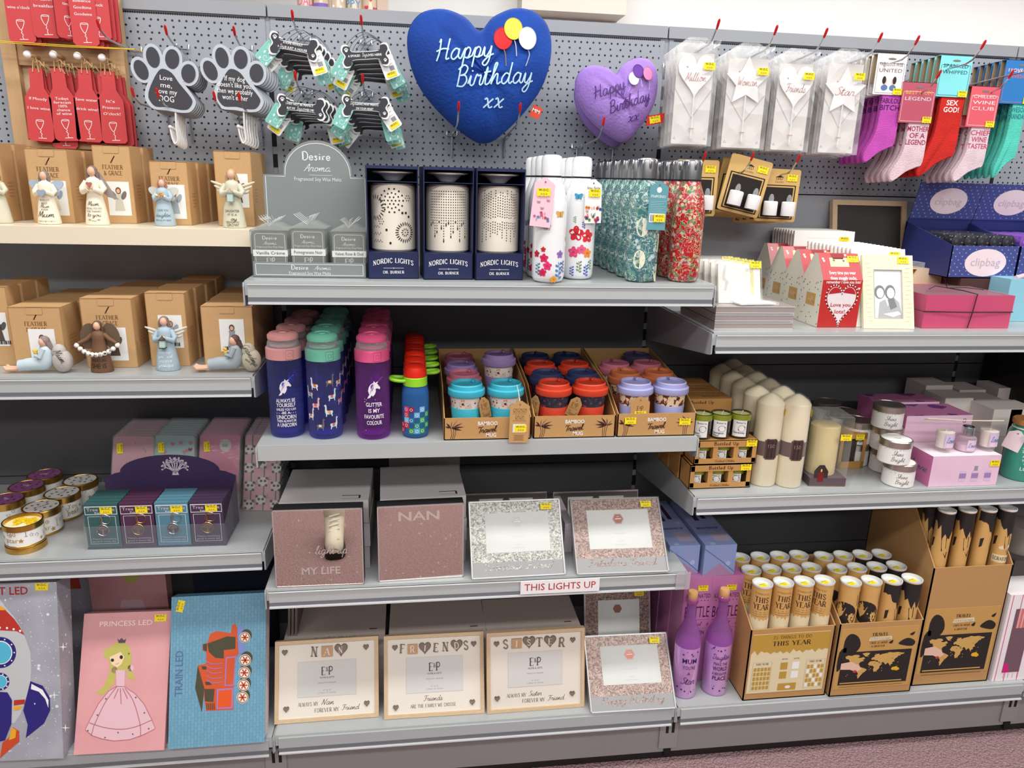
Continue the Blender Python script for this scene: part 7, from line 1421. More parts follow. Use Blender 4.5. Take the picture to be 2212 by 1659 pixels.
b.dr(POLY([(w * p, h * q) for p, q in ((-.2, .14), (-.16, .36), (-.05, .4), (.0, .3), (.1, .44), (.22, .36), (.27, .2), (.27, .14))]), f, G2); b.dr(ELL(-.02, h * .5, .013, .016, 14), FP(.003, 2), G1); b.dr(ELL(.006, h * .5, .013, .017, 14), FP(.003, 2), G1); b.dr(ELL(-.019, h * .485, .009, .012, 12), FP(.003, 3), G3); b.dr(ELL(.007, h * .485, .0095, .013, 12), FP(.003, 3), G3); b.dr(POLY([(w * p, h * q) for p, q in ((.0, .4), (.12, .42), (.18, .3), (.05, .26))]), FP(.003, 2), G1); b.dr(POLY([(w * p, h * q) for p, q in ((-.1, .2), (.2, .24), (.26, .2), (.1, .16))]), FP(.003, 2), G3); b.build('photo_print', t); price(t, w * .3, -.001, h * .93)
BKS = M((150, 96, 66), .6)
t2 = thing('photo_frame', 'plain white photo frame right behind the couple print frame', 'photo frame', (mid.x - .01, mid.y + .022, z), e, 'pale photo frames leaning in a row'); w3, h3 = .135, .188; b = MB()
for a, c, d_, q in ((-w3 / 2, 0, -w3 * .3, h3), (w3 * .3, 0, w3 / 2, h3), (-w3 * .3, 0, w3 * .3, h3 * .2), (-w3 * .3, h3 * .82, w3 * .3, h3)): b.box(a, 0, c, d_, .006, q, WF)
b.build('frame_border', t2); b = MB(); b.box(-w3 * .3, .002, h3 * .2, w3 * .3, .005, h3 * .82, M((226, 228, 230), .3)); b.box(-w3 / 2, .006, 0, w3 / 2, .0075, h3, BKS); b.build('backing', t2); price(t2, w3 * .3, -.001, h3 * .92)
for j in range(1, 12): dup(t2, (t2.location.x - .0035 * j, t2.location.y + .0135 * j, z), (-.32 + .012 * j, 0, -.05), '%s white photo frame back from the couple print frame' % ORD[min(11, j)])
yb = -.155; A, B_ = at(1716, 560, yb), at(1846, 560, yb); w4 = B_.x - A.x; h4 = at(1780, 498, yb + .03).z - z
t3 = thing('photo_frame', 'upright white word frame at the front of the back stack with dark wooden backs', 'photo frame', ((A.x + B_.x) / 2, yb, z), (-.08, 0, 0), 'white frames in the back stack'); b = MB()
for a, c, d_, q in ((-w4 / 2, 0, -w4 * .34, h4), (w4 * .34, 0, w4 / 2, h4), (-w4 * .34, 0, w4 * .34, h4 * .2), (-w4 * .34, h4 * .78, w4 * .34, h4)): b.box(a, 0, c, d_, .006, q, WF)
for k in range(2): b.dr(R(-w4 * .3, h4 * (.86 + .05 * k), w4 * .26, h4 * (.862 + .05 * k)), FP(0), M((224, 220, 216), .5))
b.build('frame_border', t3); b = MB(); b.box(-w4 * .34, .002, h4 * .2, w4 * .34, .005, h4 * .78, M((214, 216, 220), .3)); b.box(-w4 / 2 + .001, .006, .001, w4 / 2 - .001, .009, h4 - .001, M((92, 58, 44), .6)); b.build('backing', t3); price(t3, w4 * .33, -.001, h4 * .89)
for j in range(1, 9): dup(t3, (t3.location.x, yb + .0145 * j, z), None, '%s white frame with dark back in the stack behind the red boxes' % ORD[j])
A, B_ = at(1815, 440, -.06), at(1978, 440, -.06); w5 = B_.x - A.x; h5 = at(1880, 433, -.03).z - z
t = thing('chalkboard', 'dark chalkboard with pale wooden frame leaning at the back of the right shelf', 'chalkboard', ((A.x + B_.x) / 2, -.085, z), (-.22, 0, 0)); h5 /= math.cos(.22); bw = .014
for a, c, d_, q in ((-w5 / 2, 0, -w5 / 2 + bw, h5), (w5 / 2 - bw, 0, w5 / 2, h5), (-w5 / 2 + bw, 0, w5 / 2 - bw, bw), (-w5 / 2 + bw, h5 - bw, w5 / 2 - bw, h5)): MB().box(a, 0, c, d_, .016, q, OAK).build('frame_bar', t)
b = MB(); b.box(-w5 / 2 + bw, .006, bw, w5 / 2 - bw, .01, h5 - bw, M((52, 46, 46), .6, noise=.2, nscale=16)); b.build('slate', t)
PW = M((232, 206, 172), .5, noise=.06, nscale=30, stretch=(8, 1, 1)); HPK = M((200, 36, 100), .4, coat=.4); HPK2 = M((226, 96, 150), .4)
mid, rot, w, h = fit((1991, 709), (2178, 709), (2085, 638), z); h = h / 2; dpk = .2
for k in range(2):
    t = thing('gift_box', ('lower' if k == 0 else 'upper') + ' bright pink gift box of the pair tied at the shelf front', 'gift box', (mid.x + .002 * k, mid.y + .001, z + (h + .0006) * k), rot, 'bright pink boxes tied with black cord'); b = MB(); b.box(-w / 2, 0, 0, w / 2, dpk, h - .001, HPK, skip='t'); b.box(-w / 2 + .001, .001, h - .006, w / 2 - .001, dpk - .001, h - .004, M((120, 24, 60), .6)); b.build('box_base', t)
    b = MB(); b.box(-w / 2 - .001, -.001, -.0002, w / 2 + .001, dpk + .001, h - .0004, clear((255, 250, 252), .03, .05), skip='b'); b.build('cellophane', t)
b = MB(); CRD = M((36, 22, 26), .6); q0 = mid + Vector((.01, -.003, 0)); T_ = Matrix.Translation((mid.x, mid.y, z)) @ Matrix.Rotation(rot, 4, 'Z'); H2 = 2 * h + .003
b.tube([(.002, -.0035, .001), (.008, -.0035, h), (.012, -.0035, H2), (.0, .03, H2 + .004), (-.02, .06, H2 + .006)], .0013, CRD, 6, T=T_); b.tube([(-w / 2 - .004, .0, h + .001), (0, -.004, h), (w / 2 + .003, .0, h)], .0013, CRD, 6, T=T_)
b.tube([(-.02, .06, H2 + .006), (-.06, .05, H2 + .012), (-.075, .05, H2 + .004)], .001, CRD, 6, T=T_); b.tube([(-.02, .06, H2 + .006), (.05, .08, H2 + .004), (.08, .06, H2 + .002)], .001, CRD, 6, T=T_); b.tube([(-.02, .06, H2 + .006), (-.04, .05, H2 + .03)], .0008, CRD, 6, T=T_); tag(b.build('black_cord', None), 'thin black cord tied round the two bright pink boxes', 'cord')
A, B_ = at(1860, 690, -.2), at(2045, 690, -.2); wz = B_.x - A.x; xm = (A.x + B_.x) / 2; zt = at(1990, 614, -.2).z
b = MB(); b.box(-wz / 2, 0, 0, wz / 2, .1, zt - z - .012, PW); tag(b.build('wooden_box', None, (xm, -.2, z)), 'plain wooden box under the thin pink box behind the tied pair', 'box')
b = MB(); b.box(-wz / 2, -.002, 0, wz / 2 + .002, .1, .0105, HPK2); tag(b.build('gift_box', None, (xm, -.2, zt - .0115)), 'thin pink box sandwiched under the wooden box with gold clasp', 'gift box')
hw = at(1990, 580, -.2).z - zt; t = thing('wooden_box', 'pale wooden box with a small gold clasp on its front', 'box', (xm, -.198, zt)); b = MB(); b.box(-wz / 2, 0, 0, wz / 2, .095, hw, PW); b.build('box_body', t); b = MB(); b.prism([(-.012, hw - .002), (.012, hw - .002), (.004, hw - .014), (0, hw - .018), (-.004, hw - .014)], -.002, 0, GOLD); b.build('gold_clasp', t)
b = MB(); b.box(-.07, 0, 0, .05, .1, .014, film()); tag(b.build('packet', None, (xm - .01, -.19, zt + hw + .0005)), 'crumpled clear bag lying on the wooden box with gold clasp', 'packet')
# polka dot lidded displays with patterned bags
n = NT('polka_blue', .45); x, y, z_ = n.xyz()
def pk(a, sc): return n.ma('SUBTRACT', n.ma('FRACT', n.ma('MULTIPLY', a, sc)), .5)
u_, v_ = n.ma('ADD', x, n.ma('ADD', z_, y)), n.ma('SUBTRACT', x, n.ma('SUBTRACT', z_, y)); pu, pv = pk(u_, 55.), pk(v_, 55.); POLK = n.done(n.mix(n.lt(n.ma('ADD', n.ma('MULTIPLY', pu, pu), n.ma('MULTIPLY', pv, pv)), .016), (66, 76, 138), (150, 160, 206)))
NVL = M((48, 56, 118), .45); OVAL = M((236, 216, 222), .5)
yf = -.27; C0 = at(2046, 600, yf)
def clip(label, x0, w, bagcol, bagname, first):
    d, hf, hb = .2, .075, .13; zb = C0.z - (0 if first else .0); lz = z; t = thing('bag_display', label, 'counter display', (x0 + w / 2, yf, C0.z), 0, 'blue spotted bag displays'); b = MB()
    fz = at(2046, 530, yf).z - C0.z
    b.box(-w / 2, 0, 0, w / 2, .002, fz, POLK); b.box(-w / 2, d - .002, 0, w / 2, d, fz + .03, NVL); b.box(-w / 2, 0, 0, w / 2, d, .002, NVL)
    for s in (-1, 1):
        xa, xb = s * w / 2, s * (w / 2 - .002); P_ = [(0, 0), (d, 0), (d, fz + .05), (0, fz)]; b.add([(xa, a, c) for a, c in P_] + [(xb, a, c) for a, c in P_], [(0, 1, 2, 3), (7, 6, 5, 4)] + [(i, 4 + i, 4 + (i + 1) % 4, (i + 1) % 4) for i in range(4)], NVL)
    b.dr(POLY(ellp(.005, fz * .48, w * .31, fz * .43, 28)), FP(0), OVAL); b.dr(TXT('clipbag', .005, fz * .38, .02, 's', w * .44), FP(0, 2), M((196, 180, 190), .5)); b.build('tray', t)
    b = MB(); T2 = Matrix.Translation((0, d, fz + .03)) @ Matrix.Rotation(.25, 4, 'X'); lw = w; b.box(-lw / 2, -.004, 0, lw / 2, 0, .03, NVL, T=T2); T3 = T2 @ Matrix.Translation((0, -.004, .03)) @ Matrix.Rotation(.0, 4, 'X'); b.box(-lw / 2, -.002, 0, lw / 2, .001, .1, POLK, T=T3)
    for shp, k, m_ in ((POLY(ellp(.004, .05, w * .29, .036, 28)), 1, OVAL), (TXT('clipbag', .004, .04, .018, 's', w * .42), 2, M((206, 190, 198), .5))): b.add([tuple(T3 @ Vector((a, -.002 - .0004 * k, c))) for a, c in shp[0]], shp[1], m_)
    b.build('lid_flap', t)
    for r_ in range(2):
        for k in range(5):
            BM_ = leafprint('paisley_%s' % bagname, bagcol[0], bagcol, 60) if (k == 0 and r_ == 0) else BM_
            b = MB(); rr_ = (w - .01) / 10; b.tube([(0, -.085, 0), (0, -.083, .0), (0, .083, 0), (0, .085, 0)], [rr_ * .7, rr_, rr_, rr_ * .7], BM_, 12); tag(b.build('rolled_bag', None, (x0 + .006 + rr_ * (2 * k + 1), yf + .098, C0.z + fz * .7 + .034 * r_)), '%s rolled %s patterned bag in the %s row of its blue spotted display' % (('first', 'second', 'third', 'fourth', 'fifth')[k], bagname, 'lower' if r_ == 0 else 'upper'), 'bag', 'rolled patterned bags')
    return t
w_ = at(2230, 600, yf).x - C0.x; wd_ = .19
clip('blue spotted open display with oval label holding black patterned bags', C0.x, wd_, [(40, 40, 48), (70, 70, 80), (150, 160, 170), (20, 20, 24)], 'black', True)
clip('second blue spotted bag display cut by the photo edge, holding purple bags', C0.x + wd_ + .003, wd_, [(120, 70, 170), (150, 100, 200), (90, 40, 140), (170, 130, 214)], 'purple', False)
b = MB(); b.box(-.15, 0, 0, .2, .2, C0.z - z - .001, M((74, 44, 40), .6)); tag(b.build('riser_box', None, (C0.x + wd_, yf, z)), 'brown carton under the blue spotted bag displays', 'box')
LB = M((140, 196, 214), .5); P_ = on(2166, 694, z); b = MB(); h_ = at(2166, 603, P_.y).z - z; b.box(0, 0, 0, .2, .085, h_, LB); t = b.build('gift_bag_box', None, (P_.x, P_.y, z)); tag(t, 'pale blue box at the photo edge beside the pink pair', 'box'); b = MB()
b.tube([(.02, .01, h_ + .002), (.08, .03, h_ + .012), (.14, .02, h_ + .004), (.19, .03, h_ + .01)], .006, M((226, 190, 200), .5), 8); b.tube([(.07, .0, h_ + .002), (.11, .01, h_ + .014), (.16, .005, h_ + .003)], .0025, M((70, 40, 40), .5), 6); b.build('ribbon_filling', t)
# ------------------------------------------------------------------ right bay, middle shelf
z = ZS['R2'] + .0006
KBX = M((190, 140, 78), .6, noise=.06, nscale=130); KBE = M((214, 172, 112), .6); MRN = M((92, 36, 44), .6); GLG = M((140, 150, 40), .2, coat=.6); DKG = M((44, 36, 26), .2, coat=.6)
def candlebox(label, c, zz, words, gap=True, off=0):
    mid, rot, w, h = c; d = .068; t = thing('candle_box', label, 'candle box', (mid.x, mid.y, zz), 0, 'kraft scented candle boxes'); b = MB(); e_ = .013
    b.box(-w / 2, .062, 0, w / 2, d, h, KBX); b.box(-w / 2, 0, 0, w / 2, d, .002, KBX); b.box(-w / 2, 0, h - .0015, w / 2, d, h, KBX)
    for s in (-1, 1): b.box(min(s * w / 2, s * (w / 2 - .0015)), 0, 0, max(s * w / 2, s * (w / 2 - .0015)), d, h, KBX)
    b.box(-w / 2, 0, 0, w / 2, .0015, h * .24, KBX); b.box(-w / 2, 0, h * .72, w / 2, .0015, h, KBX); b.box(-w / 2, 0, 0, -w / 2 + .012, .0015, h, KBX); b.box(w / 2 - .012, 0, 0, w / 2, .0015, h, KBX)
    for s in (-.165, .165): b.box(s * w - .006, .001, h * .2, s * w + .006, .03, h * .74, KBX)
    b.dr(STK([(-w / 2 + .002, .003), (w / 2 - .002, .003), (w / 2 - .002, h - .003), (-w / 2 + .002, h - .003)], .0009, True), FP(0), KBE); b.dr(TXT('Bottled Up', 0, h * .8, .0085, 'ser', w * .4), FP(0), MRN); b.dr(TXT('Scented Candles', 0, h * .09, .0055, 'ser', w * .32), FP(0), MRN); b.build('carton', t)
    price(t, w * .4, -.001, h * .86)
    for k in range(3): glass('candle glass labelled %s inside the %s' % (words[k], label.split(',')[0]), (mid.x + (k - 1) * w * .325, mid.y + .033, zz + .0025), words[k], h * .62, .0225)
    return t
def glass(label, loc, word, h=.062, r=.024):
    t = thing('candle_glass', label, 'candle glass', loc, -.45, 'small green candle glasses'); b = MB(); b.lathe([(0, 0), (r - .002, 0), (r, .003), (r + .0005, h), (r - .0012, h), (r - .0015, h * .92)], DKG, 26); b.lathe([(r + .0004, h * .74), (r + .0008, h * .98)], GLG, 26); b.build('glass_cup', t)
    b = MB(); b.lathe([(r - .0015, h * .93), (0, h * .93)], M((222, 224, 150), .4), 24); b.tube([(0, 0, h * .92), (.004, -.002, h * 1.08)], .0009, M((240, 236, 220), .6), 5); b.build('wax', t)
    b = MB(); f = CY(r + .0004); b.dr(R(-.017, h * .1, .017, h * .76, 8), f, PAPER); b.dr(TXT('Bottled Up', .003, h * .64, .004, 'ser', .022), CY(r + .0004, 2), MRN); b.dr(STK(ellp(.005, h * .44, .008, .008, 18), .0007, True), CY(r + .0004, 2), INK); b.dr(ELL(-.002, h * .38, .0014, .0014, 6), CY(r + .0004, 2), INK); b.dr(ELL(.012, h * .5, .0014, .0014, 6), CY(r + .0004, 2), INK)
    for k, s in enumerate(word.split(' ')): b.dr(TXT(s, -.015, h * (.23 - .1 * k), .0046, 'b', .0028 * len(s), 'l'), CY(r + .0004, 2), INK)
    b.build('paper_label', t); return t
c1 = fit((1486.5, 1056), (1620, 1053), (1550, 1003.5), z); candlebox('lowest kraft candle box, bottom of the pile at the shelf end', c1, z, ('Gin & Tonic', 'Pink Gin', 'Gin Martini'))
z2 = z + c1[3] + .0008; Pq = at(1498, 1003, c1[0].y); Pr = at(1632, 1000, c1[0].y); c2 = (Vector(((Pq.x + Pr.x) / 2, c1[0].y, z2)), 0, Pr.x - Pq.x, c1[3] * .98); candlebox('upper kraft candle box, resting on the lowest one', c2, z2, ('Mojito', 'Rum Punch', 'Bellini'))
z3 = z2 + c2[3] + .0006
for k, (wd_2, px) in enumerate((('Pinot Grigio', 1516), ('Sauvignon Blanc', 1557), ('Chardonnay', 1599))): q = at(px, 940, c2[0].y + .02); glass('open green candle glass labelled %s on top of the candle boxes' % wd_2, (q.x, c2[0].y + .028, z3), wd_2)
for j in range(1, 5):
    for k in range(3 if j > 1 else 2):
        b = MB(); w, h = c1[2], c1[3]; b.box(-w / 2, 0, 0, w / 2, .066, h - .001, KBX); b.dr(TXT('Bottled Up', 0, h * .78, .008, 'ser', w * .4), FP(0), MRN); b.dr(TXT('Bottled Up', w * .2, .02, .008, 'ser', w * .3), TP(h - .001), MRN)
        tag(b.build('candle_box', None, (c1[0].x - .002 * j, c1[0].y + .07 * j + .002, z + h * k)), '%s kraft candle box of the %s pile back from the open glasses' % (('bottom', 'middle', 'top')[k], ORD[j]), 'candle box', 'kraft candle boxes at the back')
IVY = M((246, 238, 212), .45, noise=.02, nscale=20); BANDC = M((106, 84, 82), .5); FL2 = clear((252, 250, 246), .02, .1)
def pillar(label, loc, r, h):
    t = thing('pillar_candle', label, 'pillar candle', loc, 0, 'cream pillar candles'); b = MB(); b.lathe([(0, 0), (r - .002, 0), (r, .003), (r, h * .87), (r - .001, h * .875), (r * .8, h * .905), (r * .4, h * .945), (r * .18, h * .96), (0, h * .965)], IVY, 30); b.build('wax_body', t)
    b = MB(); z0, z1 = h * .3, h * .52; b.lathe([(r + .0003, z0 + .008), (r + .0005, z0 + .008), (r + .0005, z1 - .008), (r + .0003, z1 - .008)], BANDC, 30); f = CY(r + .0006); o = [(-.012, z0), (.012, z0), (.016, z0 + .006), (.016, z1 - .006), (.012, z1), (-.012, z1), (-.016, z1 - .006), (-.016, z0 + .006)]; off = lambda u, v: f(u - r * .08, v)
    b.dr(R(-.016, z0 + .003, .016, z1 - .003, 8), off, M((88, 66, 64), .5)); b.dr(R(-.012, z0, .012, z1, 6), off, M((88, 66, 64), .5)); off2 = lambda u, v: CY(r + .0006, 2)(u - r * .08, v); b.dr(STK(o, .0007, True), off2, M((150, 126, 118), .5))
    b.dr(TXT('150', 0, (z0 + z1) / 2 + .004, .009, 's', .016), off2, M((150, 126, 118), .5)); b.dr(R(-.011, (z0 + z1) / 2 - .003, .011, (z0 + z1) / 2 - .0022), off2, M((150, 126, 118), .5)); b.build('paper_band', t)
    b = MB(); b.lathe([(r + .001, .001), (r + .001, h * .87), (r * .8 + .002, h * .915), (r * .4, h * .96), (.006, h * .975), (0, h * .976)], FL2, 22); b.add([(r * .5, -r * .3, h * .93), (r * .95, -.1 * r, h * .95), (r * .9, .2 * r, h * .91), (r * .4, .3 * r, h * .95)], [(0, 1, 2, 3)], film()); b.build('shrink_wrap', t)
    return t
for cn, (l, r_, yb_), top in (('left', (1625, 1689, 1052), (1655, 849)), ('right', (1681, 1745, 1055), (1731, 851))):
    Q = on((l + r_) / 2, yb_, z); rr_ = .0325; h = at(top[0], top[1], Q.y + rr_).z - z; h /= .965
    t0 = pillar('cream pillar candle at the front of the %s candle column' % cn, (Q.x, Q.y + rr_, z), rr_, h); price(t0, rr_ * .97, -.012, h * .79, rz=1.2)
    for j in range(1, 6): dup(t0, (Q.x - .001 * j, Q.y + rr_ + .0725 * j, z), .2 * j, '%s cream pillar candle back in the %s column' % (ORD[j], cn)) if Q.y + rr_ * 2 + .0725 * j < -.002 else 0
mid, rot, w, h = fit((1747, 1050), (1825, 1051), (1790, 903), z); t = thing('candle_pack', 'cream candle in a clear box with dark flame printed base', 'candle pack', (mid.x, mid.y, z), rot); b = MB(); b.box(-w / 2, 0, 0, w / 2, w, .022, M((92, 76, 84), .5)); b.prism([(-w * .4, .022), (-w * .02, .022), (-w * .02, .04), (-w * .1, .05), (-w * .14, .056), (-w * .27, .056), (-w * .33, .05), (-w * .4, .04)], 0, .001, M((56, 34, 40), .5)); b.dr(R(-w * .3, .012, -w * .13, .036), FP(0), M((120, 24, 30), .4)); b.dr(ELL(-w * .21, .042, .0022, .0045, 10), FP(0), M((250, 170, 50), .4)); b.dr(STK([(-w / 2, .001), (w / 2, .001), (w / 2, .021)], .0008), FP(0), GOLD); b.build('printed_base', t)
b = MB(); b.lathe([(0, .023), (w * .38, .023), (w * .39, .026), (w * .39, h * .82), (w * .33, h * .84), (0, h * .83)], M((240, 220, 166), .4), 26, Matrix.Translation((-.003, w * .5, 0))); b.build('led_candle', t)
b = MB(); b.box(-w / 2, 0, .022, w / 2, w, h, clear((248, 248, 244), .04, .06), skip='b'); b.build('clear_cover', t); price(t, w * .32, -.0015, h * .72)
mid, rot, w, h = fit((1812, 1016), (1868, 1014), (1838, 940), z); t = thing('window_box', 'kraft window box with dark jar behind the clear candle pack', 'box', (mid.x, mid.y + .01, z), rot); b = MB(); bw = .009
for a, c, d_, q in ((-w / 2, 0, -w / 2 + bw, h), (w / 2 - bw, 0, w / 2, h), (-w / 2, 0, w / 2, h * .2), (-w / 2, h * .85, w / 2, h)): b.box(a, 0, c, d_, .0015, q, KBX)
b.box(-w / 2, .0015, 0, -w / 2 + .001, .06, h, KBX); b.box(w / 2 - .001, .0015, 0, w / 2, .06, h, KBX); b.box(-w / 2, .0015, h - .001, w / 2, .06, h, KBX); b.build('carton', t); b = MB(); b.lathe([(0, .001), (w * .36, .001), (w * .36, h * .8), (0, h * .8)], M((70, 60, 58), .3), 22, Matrix.Translation((0, .032, 0))); b.build('dark_jar', t); price(t, w * .2, -.002, h * .9, s=.9)
TW_ = M((238, 236, 232), .5); TL = M((190, 184, 174), .3, .9)
def wtin(label, loc, r, h, pale, words=True):
    t = thing('white_tin', label, 'candle tin', loc, rnd.uniform(-.3, .3) if not words else -.5, 'white candle tins with silver lids'); b = MB(); b.lathe([(0, 0), (r - .003, 0), (r - .001, .002), (r - .001, h * .74)], TW_, 32)
    if words:
        f = CY(r - .001); TXC = M((120, 112, 108), .5); b.dr(TXT('Shine', .004, h * .42, .0115, 'scr', .026), f, TXC); b.dr(TXT('Bright', .006, h * .17, .0115, 'scr', .032), f, TXC)
        for k in range(40): b.dr(ELL(rnd.uniform(-.05, .05), h * (.7 - abs(rnd.gauss(0, .04))), .0006, .0006, 5), f, TXC)
    b.build('tin_body', t)
    b = MB(); b.lathe([(r - .001, h * .72), (r, h * .72), (r, h - .002), (r - .002, h), (r - .004, h), (r - .0045, h - .001), (0, h - .001)], TL, 32)
    if pale: b.lathe([(r - .0045, h - .0007), (0, h - .0007)], TW_, 30); b.dr(TXT('SB', 0, -.004, .008, 'scr', .016), TP(h - .0006), GREY)
    b.build('lid', t); return t
Q = on(1958, 1056, z); rA = .0385; hA = .0605; y1 = Q.y + rA
wtin('white Shine Bright tin at the very front, bottom of the pair', (Q.x, y1, z), rA, hA, True); wtin('white Shine Bright tin on top of the front pair, pale lid', (at(1958, 960, y1 - rA).x, y1, z + hA + .0005), rA, hA, True)
Q2 = on(1909, 1030, z); y2 = Q2.y + rA + .012; Q2.x -= .004
for k in range(3): wtin('%s white Shine Bright tin in the stack of three' % ('bottom', 'middle', 'topmost')[k], (at(1909 + 5 * k, 1010 - 60 * k, y2).x, y2, z + (hA + .0005) * k), rA, hA, k == 1)
for k, (px, top) in enumerate(((1790, 853), (1828, 872), (1858, 892))):
    yk = (-.1, -.19, -.27)[k]; q = at(px, top, yk); n_ = 2
    for j in range(n_): wtin('%s white tin of the %s pair behind the clear candle pack' % (('bottom', 'top')[j], ('rear', 'middle', 'front')[k]), (q.x, yk, z + (hA + .0005) * j), rA, hA, False, j == 1)
# love gift set, white cartons, green jar
n = NT('love_print', .45); f1 = n.noise(13, det=2); PKL = n.done(n.mix(f1, (222, 176, 204), (240, 214, 228))); n = NT('love_top', .45); f1 = n.noise(16, det=3); PKT = n.done(n.mix(n.gt(f1, .55), (206, 130, 176), (120, 66, 140)))
mid, rot, w, h = fit((2003, 1051), (2152, 1048), (2090, 985), z); d = .1
def lovebox(label, loc, dd=d, full=True):
    t = thing('gift_set_box', label, 'gift box', loc, 0, 'lilac love gift set boxes'); b = MB(); b.box(-w / 2, 0, 0, w / 2, dd, h, PKL); b.dr(R(-w / 2, 0, w / 2, dd), TP(h), PKT if not full else M((238, 222, 230), .4)); b.dr(R(-dd, .001, 0, h), LP(-w / 2), M((196, 110, 160), .45)); b.dr(TXT('Love', -dd * .5, h * .4, .02, 'scr', dd * .7), LP(-w / 2, 2), M((60, 110, 110), .5))
    for x in (-.13, .05, .24):
        g_ = M((216, 190, 220), .3); b.dr(R(x * w - .009 + .02, h * .15, x * w + .009 + .02, h * .5), FP(0), g_); b.dr(R(x * w - .009 + .02, h * .26, x * w + .009 + .02, h * .42), FP(0, 2), M((160, 130, 180), .4))
    b.dr(R(.05 * w + .015, h * .5, .05 * w + .025, h * .66), FP(0), GREY); b.build('carton', t); return t
t = lovebox('lilac love gift set box at the bottom front of its shelf', (mid.x, mid.y, z)); price(t, w * .42, -.001, h * .74)
zL = z + h + .0006; t = lovebox('pink topped love gift set box standing behind the loose candles', (mid.x - .012, mid.y + d + .004, z), .1, False); t.scale = (1, 1, 1.9)
t = lovebox('third love gift set box, furthest back beside the white cartons', (mid.x - .03, mid.y + 2 * d + .01, z), .08, False); t.scale = (1, 1, 1.95)
def votive(label, px, kind):
    yy = mid.y + .04; q = at(px, 970, yy); t = thing('love_candle' if kind == 'c' else 'reed_diffuser', label, 'candle' if kind == 'c' else 'diffuser', (q.x, yy, zL), -.5); r = .022
    if kind == 'c':
        b = MB(); b.lathe([(0, .001), (.017, .001), (.0185, .01), (r, .057), (r - .0005, .057)], clear((246, 242, 244), .14, .05), 26); b.build('glass_cup', t); b = MB(); b.lathe([(0, .011), (.0175, .011), (.0205, .052), (0, .0525)], M((244, 236, 222), .5), 24); b.tube([(0, 0, .052), (.001, 0, .058)], .0008, WHT, 5); b.build('wax', t); f = CY(.0222); z0 = .014; LBC = PKL
        b = MB(); b.dr(R(-.002, z0, .022, z0 + .036, 8), f, M((206, 186, 214), .5)); b.dr(R(.002, z0 + .001, .022, z0 + .012, 6), CY(.0222, 2), M((226, 196, 214), .5)); b.dr(TXT('Love', .011, z0 + .014, .015, 'scr', .02), CY(.0222, 3), M((74, 120, 180), .5)); b.build('paper_label', t)
    else:
        b = MB(); b.lathe([(0, 0), (.022, 0), (.0235, .003), (.0235, .034), (.021, .038), (.012, .041), (.011, .044)], clear((244, 232, 240), .16, .05), 26); b.lathe([(0, .002), (.021, .002), (.021, .016), (0, .016)], M((236, 214, 226), .3), 20); b.build('glass_bottle', t)
        b = MB(); b.lathe([(.0125, .042), (.0145, .043), (.0145, .061), (.0135, .064), (.008, .064), (.0075, .06)], CHROME, 24); b.build('silver_collar', t); b = MB(); f = CY(.0237); b.dr(R(.0, .006, .022, .034, 8), f, M((220, 196, 218), .5)); b.dr(TXT('Love', .011, .015, .012, 'scr', .02), CY(.0237, 2), M((74, 120, 180), .5)); b.build('paper_label', t)
    return t
votive('white candle in clear glass with Love label, left on the lilac box', 2036, 'c'); votive('clear reed diffuser bottle with silver collar between the two Love candles', 2083, 'd'); votive('white candle in clear glass with Love label beside the green jar', 2130, 'c')
yy = mid.y + .028; A, B_ = at(2003, 907, yy), at(2168, 912, yy); b = MB()
for k in range(5): b.tube([(A.x, yy + .003 * k, A.z - .0018 * k + .004), ((A.x + B_.x) / 2, yy + .004, (A.z + B_.z) / 2), (B_.x, yy + .012 - .003 * k, B_.z - .002 + .0015 * k)], .0013, M((244, 236, 214), .5), 6)
b.tube([((A.x + B_.x) / 2 + .004 * math.cos(q * 1.05), yy + .004, (A.z + B_.z) / 2 + .006 * math.sin(q * 1.05)) for q in range(6)], .0007, INK, 5, closed=True); tag(b.build('reed_sticks'), 'bundle of pale diffuser reeds tied across the Love candles', 'reeds')
WCT = M((214, 206, 200), .6, noise=.03, nscale=20); SW = .085
for k, (px, py, yy, n_) in enumerate(((2003, 832, -.13, 2), (2075, 842, -.13, 2), (2045, 860, -.225, 2), (2118, 866, -.225, 2), (2150, 884, -.31, 2), (2190, 884, -.31, 2), (2160, 838, -.13, 2))):
    q = at(px, py, yy); hh = (q.z - z) / n_
    for j in range(n_):
        b = MB(); b.box(-SW / 2, 0, 0, SW / 2, .088, hh - .001, WCT); b.dr(R(-SW / 2 + .002, .0, SW / 2 - .002, .0015), TP(hh - .001), WHT)
        tag(b.build('white_carton', None, (q.x + .04 - .004 * (k == 5), yy, z + hh * j)), '%s plain white carton of the %s pile behind the love gift sets' % (('lower', 'upper')[j], ORD[k]), 'box', 'plain white cartons')
JG = M((52, 150, 128), .2, coat=.6); P_ = on(2205, 1043, z); r = .042; hj = at(2180, 906, P_.y + r).z - z
t = thing('storage_jar', 'green glass storage jar with cork lid and auntie lettering at the photo edge', 'jar', (at(2204, 1000, P_.y + r).x, P_.y + r, z), -.45); b = MB(); b.lathe([(0, 0), (r - .003, 0), (r, .004), (r, hj * .72), (r * .94, hj * .8), (r * .8, hj * .86), (r * .78, hj * .9), (r * .82, hj * .92)], JG, 32); f = CY(r)
for s, zz, hh, ww in (('AUNTIE', .56, .011, .045), ('SPECIAL IS', .49, .007, .045), ('ALWAYS', .41, .008, .04), ('THE BEST', .34, .006, .04), ('VERY', .27, .007, .03), ('LOVED', .19, .009, .04)): b.dr(TXT(s, .008, hj * zz, hh, 'b', ww), f, M((206, 236, 226), .5))
